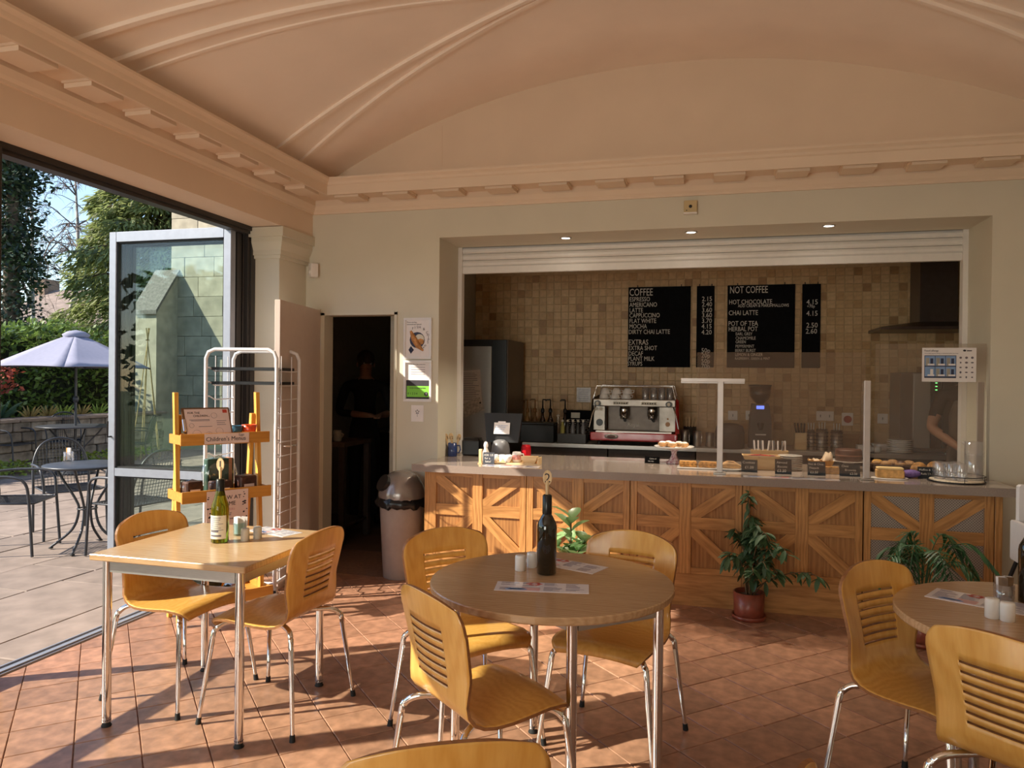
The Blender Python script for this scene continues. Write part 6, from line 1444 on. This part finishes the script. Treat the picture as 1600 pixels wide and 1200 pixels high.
for k in range(9):
    h_ = rr.uniform(.10, .22); r_ = rr.uniform(.04, .06); t = thing('storage_jar', ('first', 'second', 'third', 'fourth', 'fifth', 'sixth', 'seventh', 'eighth', 'ninth')[k] + ' jar from the left on the dark kitchen shelf', 'jar', (-3.6 + k * .125, 8.24, 1.4305), 0, 'jars on the kitchen shelf'); obj('jar', G().lathe([(r_ * .95, 0), (r_, .005), (r_, h_ * .8), (r_ * .7, h_), (0, h_)], 12), (MT['darkgrey'], MT['steel'], MT['stone'])[k % 3], t); obj('lid', G().lathe([(r_ * .72, h_), (r_ * .74, h_ + .02), (0, h_ + .022)], 12), MT['black'], t)
# ------------------------------------------------------------------ garden
lawn = struct('ground_lawn', G().box(-90, 60, -60, 120, -.4, -.21), mat('grass', (.10, .16, .04), .9, var=.4, scale=3), 'grass beyond the patio', 'lawn')
MT['stoneblk'] = mat('rough_stone', (.26, .22, .185), .85, var=.3, scale=8, bump=.5, rnd=.35, detail=8)
gw = struct('wall_garden', G().box(-10.62, -10.36, 5.2, 12.45, -.2, .80), MT['soil'], 'low rough stone garden wall behind the patio tables', 'garden wall')
rr = random.Random(17); z = -.03
for row in range(5):
    h_ = .155; y = 5.2 + rr.uniform(-.2, 0)
    while y < 12.4:
        ln = rr.uniform(.22, .5); pr = rr.uniform(0, .03); y1 = min(y + ln, 12.45)
        if y1 - y > .06: obj('stone', G().box(-.13, .13 + pr, -(y1 - y) / 2 + .008, (y1 - y) / 2 - .008, .006, h_ - .006, 0, .014), MT['stoneblk'], gw, (-10.44, (y + y1) / 2, z))
        y += ln
    z += h_
y = 5.1
while y < 12.4:
    ln = min(rr.uniform(.7, 1.0), 12.5 - y); obj('coping', G().box(-.2, .2, -ln / 2 + .006, ln / 2 - .006, 0, .05, 0, .01), MT['slab'], gw, (-10.46, y + ln / 2, z)); y += ln
struct('ground_bed', G().box(-14.6, -10.62, 3, 20, -.2, .70), MT['soil'], 'raised earth bed behind the garden wall', 'flower bed')

def cards(g, c, n, sx, sy, sz, size, rnd, asp=.55, shell=None):
    for _ in range(n):
        p = Vector((rnd.uniform(-sx, sx), rnd.uniform(-sy, sy), rnd.uniform(-sz, sz))) + Vector(c)
        d = Vector((rnd.gauss(0, 1), rnd.gauss(0, 1), rnd.gauss(0, .7))).normalized(); s_ = d.orthogonal().normalized() * size * asp * .5
        L_ = size * rnd.uniform(.7, 1.2); m_ = p + d * L_ * .5
        g.add([tuple(p), tuple(m_ + s_), tuple(p + d * L_), tuple(m_ - s_)], [(0, 1, 2, 3)])
# hedge
MT['hedge'] = leafmat('laurel_leaf', (.13, .20, .045), .6, .3, .3)
hd_ = thing('hedge', 'tall glossy laurel hedge behind the garden wall', 'hedge', (0, 0, 0)); g = G(); rr = random.Random(41)
for _ in range(15000):
    y = rr.uniform(5, 19.5); q = rr.random()
    if q < .68: x = -12.3 + .12 * math.sin(y * 3) + rr.uniform(-.25, .12); z = rr.uniform(.7, 2.35)
    else: x = rr.uniform(-13.3, -12.2); z = 2.32 + .1 * math.sin(y * 2.2) + rr.uniform(-.18, .14)
    d = Vector((rr.uniform(-.2, 1), rr.gauss(0, .8), rr.gauss(.2, .6))).normalized(); s_ = d.cross(Vector((rr.random(), rr.random(), 1))).normalized() * .034; L_ = rr.uniform(.10, .17); p = Vector((x, y, z))
    g.add([tuple(p), tuple(p + d * L_ * .5 + s_), tuple(p + d * L_), tuple(p + d * L_ * .5 - s_)], [(0, 1, 2, 3)])
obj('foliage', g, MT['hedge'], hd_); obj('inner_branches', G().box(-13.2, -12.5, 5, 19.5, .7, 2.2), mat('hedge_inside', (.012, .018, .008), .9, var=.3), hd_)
# hedge added out of view to darken the reflection in the door glass
t = thing('added_hedge', 'unseen dark hedge added to darken the reflection in the door glass', 'hedge', (0, 0, 0)); g = G(); rb_ = random.Random(77)
for _ in range(5200): cards(g, (rb_.uniform(-26, -3.6), -20 + rb_.uniform(-.5, .9), rb_.uniform(0, 6.2)), 1, .2, .2, .2, .7, rb_, .6)
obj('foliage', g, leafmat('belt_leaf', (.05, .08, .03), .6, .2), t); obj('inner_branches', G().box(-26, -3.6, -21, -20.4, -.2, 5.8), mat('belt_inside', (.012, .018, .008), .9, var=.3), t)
# border plants
def clump(name, label, x_, y_, z_, n_, L_, w_, m_, spread=.7, cat='plant'):
    rr = random.Random(hash(name) % 77 + int(x_ * 10)); t = thing(name, label, cat, (x_, y_, z_))
    for k in range(n_):
        a = k * 2.399; tl = rr.uniform(.1, spread); g = G(); leafg(g, (0, 0, 0), (math.cos(a) * tl, math.sin(a) * tl, 1), L_ * rr.uniform(.6, 1.1), w_, up=Vector((math.cos(a + 1.6), math.sin(a + 1.6), .2)), seg=5); obj('blade', g, m_, t)
MT['flax'] = leafmat('flax_blade', (.07, .13, .075), .4, .2); MT['straw'] = leafmat('dry_grass', (.38, .27, .09), .45, .3); MT['lime'] = leafmat('lime_leaf', (.28, .36, .06), .4, .35); MT['redleaf'] = leafmat('red_leaf', (.42, .09, .05), .4, .35)
BX = -10.95
clump('flax', 'dark spiky flax clump on the garden wall at the left edge', BX, 9.1, .70, 34, .75, .03, MT['flax'], 1.1)
clump('flax', 'second spiky flax clump beside the umbrella left rim', BX - .2, 9.65, .70, 26, .62, .028, MT['flax'], 1.0)
for k, (y_, m_, lb) in enumerate(((10.0, 'straw', 'dry golden grass tuft next to the flax'), (10.35, 'straw', 'dry golden grass tuft left of the umbrella pole'), (10.65, 'lime', 'lime green tuft left of the umbrella pole'), (11.05, 'straw', 'dry grass tuft behind the umbrella pole'), (11.45, 'lime', 'lime green tuft right of the umbrella pole'), (11.9, 'lime', 'lime tuft near the door leaf edge'))): clump('border_tuft', lb, BX + .05, y_, .70, 26, .36, .016, MT[m_], 1.0)
t = thing('red_shrub', 'red leaved shrub behind the flax', 'shrub', (-11.5, 9.75, .70)); g = G(); cards(g, (0, 0, .75), 420, .35, .35, .25, .09, random.Random(2)); obj('foliage', g, MT['redleaf'], t); obj('stems', G().tube([(0, 0, 0), (.05, 0, .6)], .015, 5).tube([(0, 0, 0), (-.1, .1, .65)], .012, 5), MT['twig'], t)
for k, (x_, y_, lb) in enumerate(((-9.95, 8.15, 'low green ground cover at the foot of the wall, far left'), (-9.98, 8.75, 'low ground cover behind the far chairs'), (-9.98, 10.3, 'low ground cover under the far table'), (-9.98, 11.2, 'low ground cover near the folded door'))): t = thing('ground_cover', lb, 'plant', (x_, y_, 0)); g = G(); cards(g, (0, 0, .10), 300, .28, .34, .09, .07, random.Random(k)); obj('foliage', g, MT['lime'], t); obj('runner', G().tube([(-.2, -.3, .01), (0, 0, .03), (.2, .3, .01)], .006, 4), MT['twig'], t)

# church
MT['ashlar'] = mat('pale_ashlar', (.40, .35, .27), .85, var=.14, scale=5, bump=.15, rnd=.10)
ch = struct('building_church', G().box(-10.55, -3.9, 13.12, 22, -.2, 5.2), MT['ashlar'], 'pale stone church wall seen beyond the folded glass doors', 'building')
rr = random.Random(4); z = -.1
while z < 5.1:
    x = -10.62 + rr.uniform(-.5, 0)
    while x < -6.2:
        ln = rr.uniform(.6, 1.0); a, b = max(x, -10.62), x + ln
        if b - a > .1: obj('stone_block', G().box(-(b - a) / 2 + .004, (b - a) / 2 - .004, -.07, .07, .004, .396, 0, .006), MT['ashlar'], ch, ((a + b) / 2, 13.07 + rr.uniform(0, .008), z))
        x += ln
    z += .40
bt = G().add([(-10.95, 12.4, -.2), (-10.45, 12.4, -.2), (-10.45, 13.0, -.2), (-10.95, 13.0, -.2), (-10.95, 12.4, 2.75), (-10.45, 12.4, 2.75), (-10.45, 13.0, 3.55), (-10.95, 13.0, 3.55)], [(0, 3, 2, 1), (4, 5, 6, 7), (0, 1, 5, 4), (1, 2, 6, 5), (2, 3, 7, 6), (3, 0, 4, 7)])
obj('buttress', bt, MT['ashlar'], ch); obj('buttress_cap', G().add([(-10.99, 12.34, 2.70), (-10.41, 12.34, 2.70), (-10.41, 13.0, 3.58), (-10.99, 13.0, 3.58), (-10.99, 12.34, 2.78), (-10.41, 12.34, 2.78), (-10.41, 13.0, 3.66), (-10.99, 13.0, 3.66)], [(0, 3, 2, 1), (4, 5, 6, 7), (0, 1, 5, 4), (1, 2, 6, 5), (2, 3, 7, 6), (3, 0, 4, 7)]), mat('slate_cap', (.16, .14, .13), .7, var=.2), ch)
obj('gable', G().add([(-10.7, 13.0, 5.2), (-3.8, 13.0, 5.2), (-7.2, 13.0, 8.6), (-10.7, 13.4, 5.2), (-3.8, 13.4, 5.2), (-7.2, 13.4, 8.6)], [(0, 1, 2), (3, 5, 4), (0, 2, 5, 3), (1, 4, 5, 2), (0, 3, 4, 1)]), MT['ashlar'], ch)
obj('coping_stone', G().tube([(-10.85, 13.2, 5.1), (-7.2, 13.2, 8.75)], .16, 4), MT['slab'], ch)

# distant house
hs_ = thing('house', 'distant house with a brown tiled roof beyond the trees', 'house', (0, 0, -.2)); obj('wall', G().box(-46, -33, 40, 48, 0, 5.2), mat('far_render', (.45, .40, .34), .9, var=.1), hs_)
obj('roof', G().add([(-46.6, 39.4, 5.0), (-32.4, 39.4, 5.0), (-32.4, 44, 7.85), (-46.6, 44, 7.85), (-46.6, 48.6, 5.0), (-32.4, 48.6, 5.0)], [(0, 1, 2, 3), (3, 2, 5, 4), (0, 3, 4), (1, 5, 2)]), mat('roof_tiles', (.22, .17, .15), .9, var=.25, scale=1.5, stretch=(1, 1, 8)), hs_)
obj('chimney', G().box(-47.3, -46.0, 43.3, 44.6, 4, 8.6), mat('far_brick', (.24, .16, .12), .9, var=.2), hs_)
for k in range(4): w_ = obj('window', G().box(-44.6 + k * 3, -43.2 + k * 3, 39.93, 40.0, 2.4, 4.0), MT['white'], hs_); obj('pane', G().box(-44.5 + k * 3, -43.3 + k * 3, 39.9, 39.93, 2.5, 3.9), MT['darkgrey'], w_)

# cedar
MT['bark'] = mat('bark', (.10, .075, .055), .9, var=.3, scale=6, bump=.4)
MT['cedar'] = leafmat('cedar_needles', (.22, .26, .10), .55, .4, .6)
def cedar(label, x_, y_, H_, R_, seed):
    rr = random.Random(seed); t = thing('cedar_tree', label, 'tree', (x_, y_, -.2)); tr = G(); g = G()
    tr.tube([(0, 0, 0), (.1, 0, H_ * .5), (0, .1, H_)], [.42, .28, .04], 9)
    for k in range(92):
        z_ = 1.9 + (H_ - 2.2) * (k / 92.0) ** 1.05; a = k * 2.399 + rr.uniform(-.3, .3); Lb = R_ * (1 - (z_ / H_) ** 1.5) * rr.uniform(.75, 1.12) + .5
        pts = [Vector((math.cos(a) * Lb * q, math.sin(a) * Lb * q, z_ + .30 * Lb * q - .40 * Lb * q * q)) for q in (0, .25, .5, .75, 1)]
        tr.tube(pts, [.09, .07, .05, .03, .01], 5)
        ax = Vector((math.cos(a), math.sin(a), 0)); sd = Vector((-ax.y, ax.x, 0))
        for _ in range(int(430 + 380 * Lb / R_)):
            q = rr.random() ** .6; i = min(int(q * 4), 3); f = q * 4 - i; b = pts[i].lerp(pts[i + 1], f)
            off = sd * rr.gauss(0, .28 * Lb * (1.05 - q * .6) * .8); p = b + off + Vector((0, 0, -.10 * off.length + rr.uniform(-.5, .1)))
            d = (ax * rr.uniform(.2, 1) + sd * (1 if off.dot(sd) > 0 else -1) * rr.uniform(0, .9) + Vector((0, 0, rr.uniform(-1.0, -.05)))).normalized(); L_ = rr.uniform(.16, .36)
            s_ = d.cross(Vector((rr.gauss(0, .5), rr.gauss(0, .5), 1))).normalized() * rr.uniform(.022, .045)
            g.add([tuple(p - s_ * .5), tuple(p + s_ * .5), tuple(p + d * L_ * .6 + s_), tuple(p + d * L_), tuple(p + d * L_ * .6 - s_)], [(0, 1, 2, 3, 4)])
    obj('trunk', tr, MT['bark'], t); obj('foliage', g, MT['cedar'], t)
cedar('large drooping cedar beyond the umbrella', -17.9, 21.5, 12.5, 3.3, 5)
# dark evergreen at the left edge
t = thing('evergreen_tree', 'dark evergreen tree at the left edge of the opening', 'tree', (-19.9, 17.6, -.2)); g = G(); rr = random.Random(9); tr = G().tube([(0, 0, 0), (0, 0, 13)], [.3, .05], 7)
for k in range(170):
    z_ = rr.uniform(1.5, 13); r_ = rr.uniform(.1, .95) * (1.05 - .55 * z_ / 13); a = rr.uniform(0, 6.28); c = (r_ * math.cos(a), r_ * math.sin(a), z_); tr.tube([(0, 0, z_ - .3), c], [.03, .01], 4); cards(g, c, 75, .42, .42, .30, .17, rr, .5)
obj('trunk', tr, MT['bark'], t); obj('foliage', g, leafmat('evergreen_leaf', (.022, .04, .022), .6, .15, .4), t)
# bare birches
def birch(label, x_, y_, H_, seed, thick=.11, name='birch_tree', spread=.55):
    rr = random.Random(seed); t = thing(name, label, 'tree', (x_, y_, -.2)); tr = G(); tw = G()
    trunk = [Vector((rr.uniform(-.12, .12) * i, rr.uniform(-.1, .1) * i, H_ * i / 6)) for i in range(7)]; tr.tube(trunk, [thick * (1 - i / 6.6) for i in range(7)], 6)
    def grow(p, d, L_, r_, lev):
        if lev > 3: return
        pts = [p]; q = p
        for i in range(4):
            d = (d + Vector((rr.gauss(0, .16), rr.gauss(0, .16), -.13 * lev + .04))).normalized(); q = q + d * L_ / 4; pts.append(q)
        tw.tube(pts, [r_ * (1 - i / 4.6) for i in range(5)], 3, caps=False)
        for _ in range((0, 10, 8, 5)[lev] if lev < 4 else 0):
            i = rr.randint(1, 4); nd = (d + Vector((rr.gauss(0, .8), rr.gauss(0, .8), rr.gauss(-.05, .45)))).normalized(); grow(pts[i], nd, L_ * rr.uniform(.35, .6), r_ * .52, lev + 1)
    for k in range(17):
        z_ = H_ * rr.uniform(.25, .95); i = min(int(z_ / H_ * 6), 5); b = trunk[i].lerp(trunk[i + 1], z_ / H_ * 6 - i); a = k * 2.399; grow(b, Vector((math.cos(a) * spread, math.sin(a) * spread, .8)).normalized(), H_ * .26 * (1.25 - z_ / H_), .045, 1)
    obj('trunk', tr, MT['birchbark'], t); obj('branches', tw, MT['twigs'], t)
MT['birchbark'] = mat('birch_bark', (.32, .28, .27), .8, var=.4, scale=4); MT['twigs'] = mat('bare_twigs', (.12, .085, .085), .8, var=.2)
birch('tall bare birch between the evergreen and the cedar', -26.2, 24.2, 16, 3)
birch('second bare birch with crooked limbs left of the cedar', -27.9, 27.9, 13, 8, .16, spread=.9)

# ------------------------------------------------------------------ patio furniture
MT['iron'] = mat('dark_metal_paint', (.055, .058, .068), .4, metal=.3, var=.1)
def garden_chair():
    t = thing('garden_chair', 'x', 'chair', (0, 0, 0), 0, 'dark metal mesh garden chairs'); r_ = .0115
    arch = smooth_path([(-.30, .22, .0), (-.235, .235, .42), (-.275, .225, .66), (-.315, .15, .82), (-.33, 0, .875), (-.315, -.15, .82), (-.275, -.225, .66), (-.235, -.235, .42), (-.30, -.22, 0)], 5)
    obj('back_frame', G().tube(arch, r_, 8), MT['iron'], t)
    for s_ in (-1, 1): obj('arm', G().tube(smooth_path([(-.28, s_ * .235, .64), (-.1, s_ * .275, .655), (.1, s_ * .275, .65), (.19, s_ * .27, .60), (.215, s_ * .255, .45), (.245, s_ * .26, 0)], 5), r_, 8), MT['iron'], t)
    obj('seat_rim', G().tube([(-.235, -.22, .43), (.20, -.24, .43), (.23, -.2, .425), (.23, .2, .425), (.20, .24, .43), (-.235, .22, .43), (-.235, -.22, .43)], .008, 6), MT['iron'], t)
    g = G()
    for k in range(17): q = -.21 + k * .026; g.tube([(-.235, q, .425), (.225, q, .425)], .0028, 3, caps=False); q2 = -.225 + k * .027; g.tube([(q2, -.225, .426), (q2, .225, .426)], .0028, 3, caps=False)
    obj('seat_mesh', g, MT['iron'], t); g = G()
    for k in range(15):
        q = -.196 + k * .028; top = .86 - 1.9 * q * q * 1.1; xb = lambda z_: -.235 - .1 * (z_ - .43) / .43
        g.tube([(xb(.43), q, .43), (xb(.65) - .0, q, .65), (xb(top), q, top)], .0028, 3, caps=False)
    for k in range(14): z_ = .46 + k * .028; hw2 = math.sqrt(max(0, (.865 - z_) / 2.09)); hw2 = min(hw2, .225); g.tube([(-.235 - .1 * (z_ - .43) / .43, -hw2, z_), (-.235 - .1 * (z_ - .43) / .43, hw2, z_)], .0028, 3, caps=False)
    obj('back_mesh', g, MT['iron'], t)
    return t
gc = garden_chair()
def garden_table(label, x_, y_, r_, hole=False):
    t = thing('garden_table', label, 'table', (x_, y_, 0), .4, 'round dark metal garden tables'); obj('table_top', G().lathe([(.03, .70), (r_ - .01, .70), (r_, .708), (r_, .718), (r_ - .008, .722), (.03, .722)], 40), MT['iron'], t)
    for k in range(4):
        a = k * math.pi / 2; c, s_ = math.cos(a), math.sin(a)
        pr = smooth_path([(r_ * .75, 0, .70), (r_ * .6, 0, .60), (r_ * .28, 0, .42), (r_ * .20, 0, .32), (r_ * .35, 0, .16), (r_ * .85, 0, .012)], 5); obj('leg', G().tube([(q.x * c, q.x * s_, q.z) for q in pr], .011, 7), MT['iron'], t); obj('foot', G().lathe([(.018, 0), (.02, .006), (.012, .014), (0, .014)], 8, cx=r_ * .85 * c, cy=r_ * .85 * s_), MT['rubber'], t)
    obj('ring_brace', G().tube([(r_ * .22 * math.cos(k * .393), r_ * .22 * math.sin(k * .393), .34) for k in range(17)], .007, 6), MT['iron'], t)
    return t
q1 = P(137, 725, Z=.72); garden_table('near round metal patio table beside the folded door', q1.x, q1.y, .34)
q2 = P(118, 665, Z=.72); garden_table('far round metal patio table under the umbrella', q2.x, q2.y, .52)
GC = [(-5.62, 5.02, 24, 'metal garden chair nearest the left edge, side on'), (q1.x - .62, q1.y + .42, -30, 'metal garden chair with arched back behind the nearest one'), (q1.x + .5, q1.y - .02, 172, 'metal garden chair partly hidden by the folded door'),
      (q2.x - .95, q2.y - .25, 12, 'far metal garden chair with pale sunlit mesh back'), (q2.x - .75, q2.y + .55, -42, 'far metal garden chair seen just behind the pale one'), (q2.x + .62, q2.y + .45, -150, 'far metal garden chair right of the umbrella pole')]
for k, (x_, y_, a_, lb) in enumerate(GC):
    if k == 0: gc.location = (x_, y_, 0); gc.rotation_euler = (0, 0, R(a_)); gc['label'] = lb
    else: dup(gc, (x_, y_, 0), R(a_), lb)
q = P(107, 720, Z=.722); t = thing('sugar_pot', 'small glass sugar pot with sticks on the near patio table', 'pot', (q.x + .0, q.y, .7225)); obj('pot', G().lathe([(.035, 0), (.04, .004), (.04, .08), (.036, .08), (.034, .01), (0, .01)], 14), MT['clear'], t)
for k in range(4): obj('stick', G().box(-.02 + k * .012, -.012 + k * .012, -.006, .006, .01, .115), MT['paper'] if k else MT['pine'], t)
# umbrella
um = thing('patio_umbrella', 'pale lilac patio umbrella open over the far table', 'umbrella', (q2.x, q2.y, 0), R(8))
MT['canvas'] = mat('umbrella_canvas', (.25, .255, .35), .8, var=.03); zt, zr, ru = 2.13, 1.60, 1.16
for k in range(6):
    a0, a1 = k * math.pi / 3, (k + 1) * math.pi / 3; g = G(); ns, nr_ = 6, 6; vs = []
    for i in range(nr_ + 1):
        f = .09 + .91 * i / nr_
        for j in range(ns + 1):
            s_ = j / ns; A_ = Vector((math.cos(a0), math.sin(a0))); B_ = Vector((math.cos(a1), math.sin(a1))); c = A_.lerp(B_, s_) * ru * f; sag = .06 * math.sin(math.pi * s_) * f
            vs.append((c.x, c.y, zt - (zt - zr) * f ** 1.08 - sag * .6 * f + (.05 * math.sin(math.pi * s_) if i == nr_ else 0)))
    g.add(vs, [(i * (ns + 1) + j, i * (ns + 1) + j + 1, (i + 1) * (ns + 1) + j + 1, (i + 1) * (ns + 1) + j) for i in range(nr_) for j in range(ns)], smooth=True)
    cn = obj('canopy_panel', g, MT['canvas'], um); md = cn.modifiers.new('s', 'SOLIDIFY'); md.thickness = .004
    obj('rib', G().tube([(0, 0, zt - .02), (ru * .98 * math.cos(a0), ru * .98 * math.sin(a0), zr - .005)], .008, 5), MT['iron'], um)
obj('vent_cap', G().lathe([(.17, zt - .07), (.19, zt - .03), (.12, zt + .015), (.03, zt + .035), (0, zt + .04)], 12), MT['canvas'], um)
obj('pole', G().tube([(0, 0, .08), (0, 0, zt + .03)], .02, 10), MT['iron'], um); obj('crank_joint', G().ball((0, 0, 1.12), .045, 8, sq=(1, 1, 1.3)), MT['iron'], um); obj('base', G().lathe([(.26, 0), (.27, .02), (.25, .05), (.05, .08), (.04, .28), (.025, .3), (0, .3)], 20), MT['iron'], um)
# cane obelisk
ob_ = thing('cane_obelisk', 'tall bamboo cane wigwam seen through the folded glass door', 'plant support', (-9.75, 11.35, 0)); MT['cane'] = mat('bamboo', (.45, .33, .15), .6, var=.2)
for k in range(5): a = k * 1.257; obj('cane', G().tube([(.26 * math.cos(a), .26 * math.sin(a), 0), (-.03 * math.cos(a), -.03 * math.sin(a), 2.35)], .009, 6), MT['cane'], ob_)
obj('twine', G().tube([(.03 * math.cos(k * .6), .03 * math.sin(k * .6), 2.12 + .002 * k) for k in range(12)], .006, 5), MT['twig'], ob_)
bpy.data.scenes.remove(TS_)
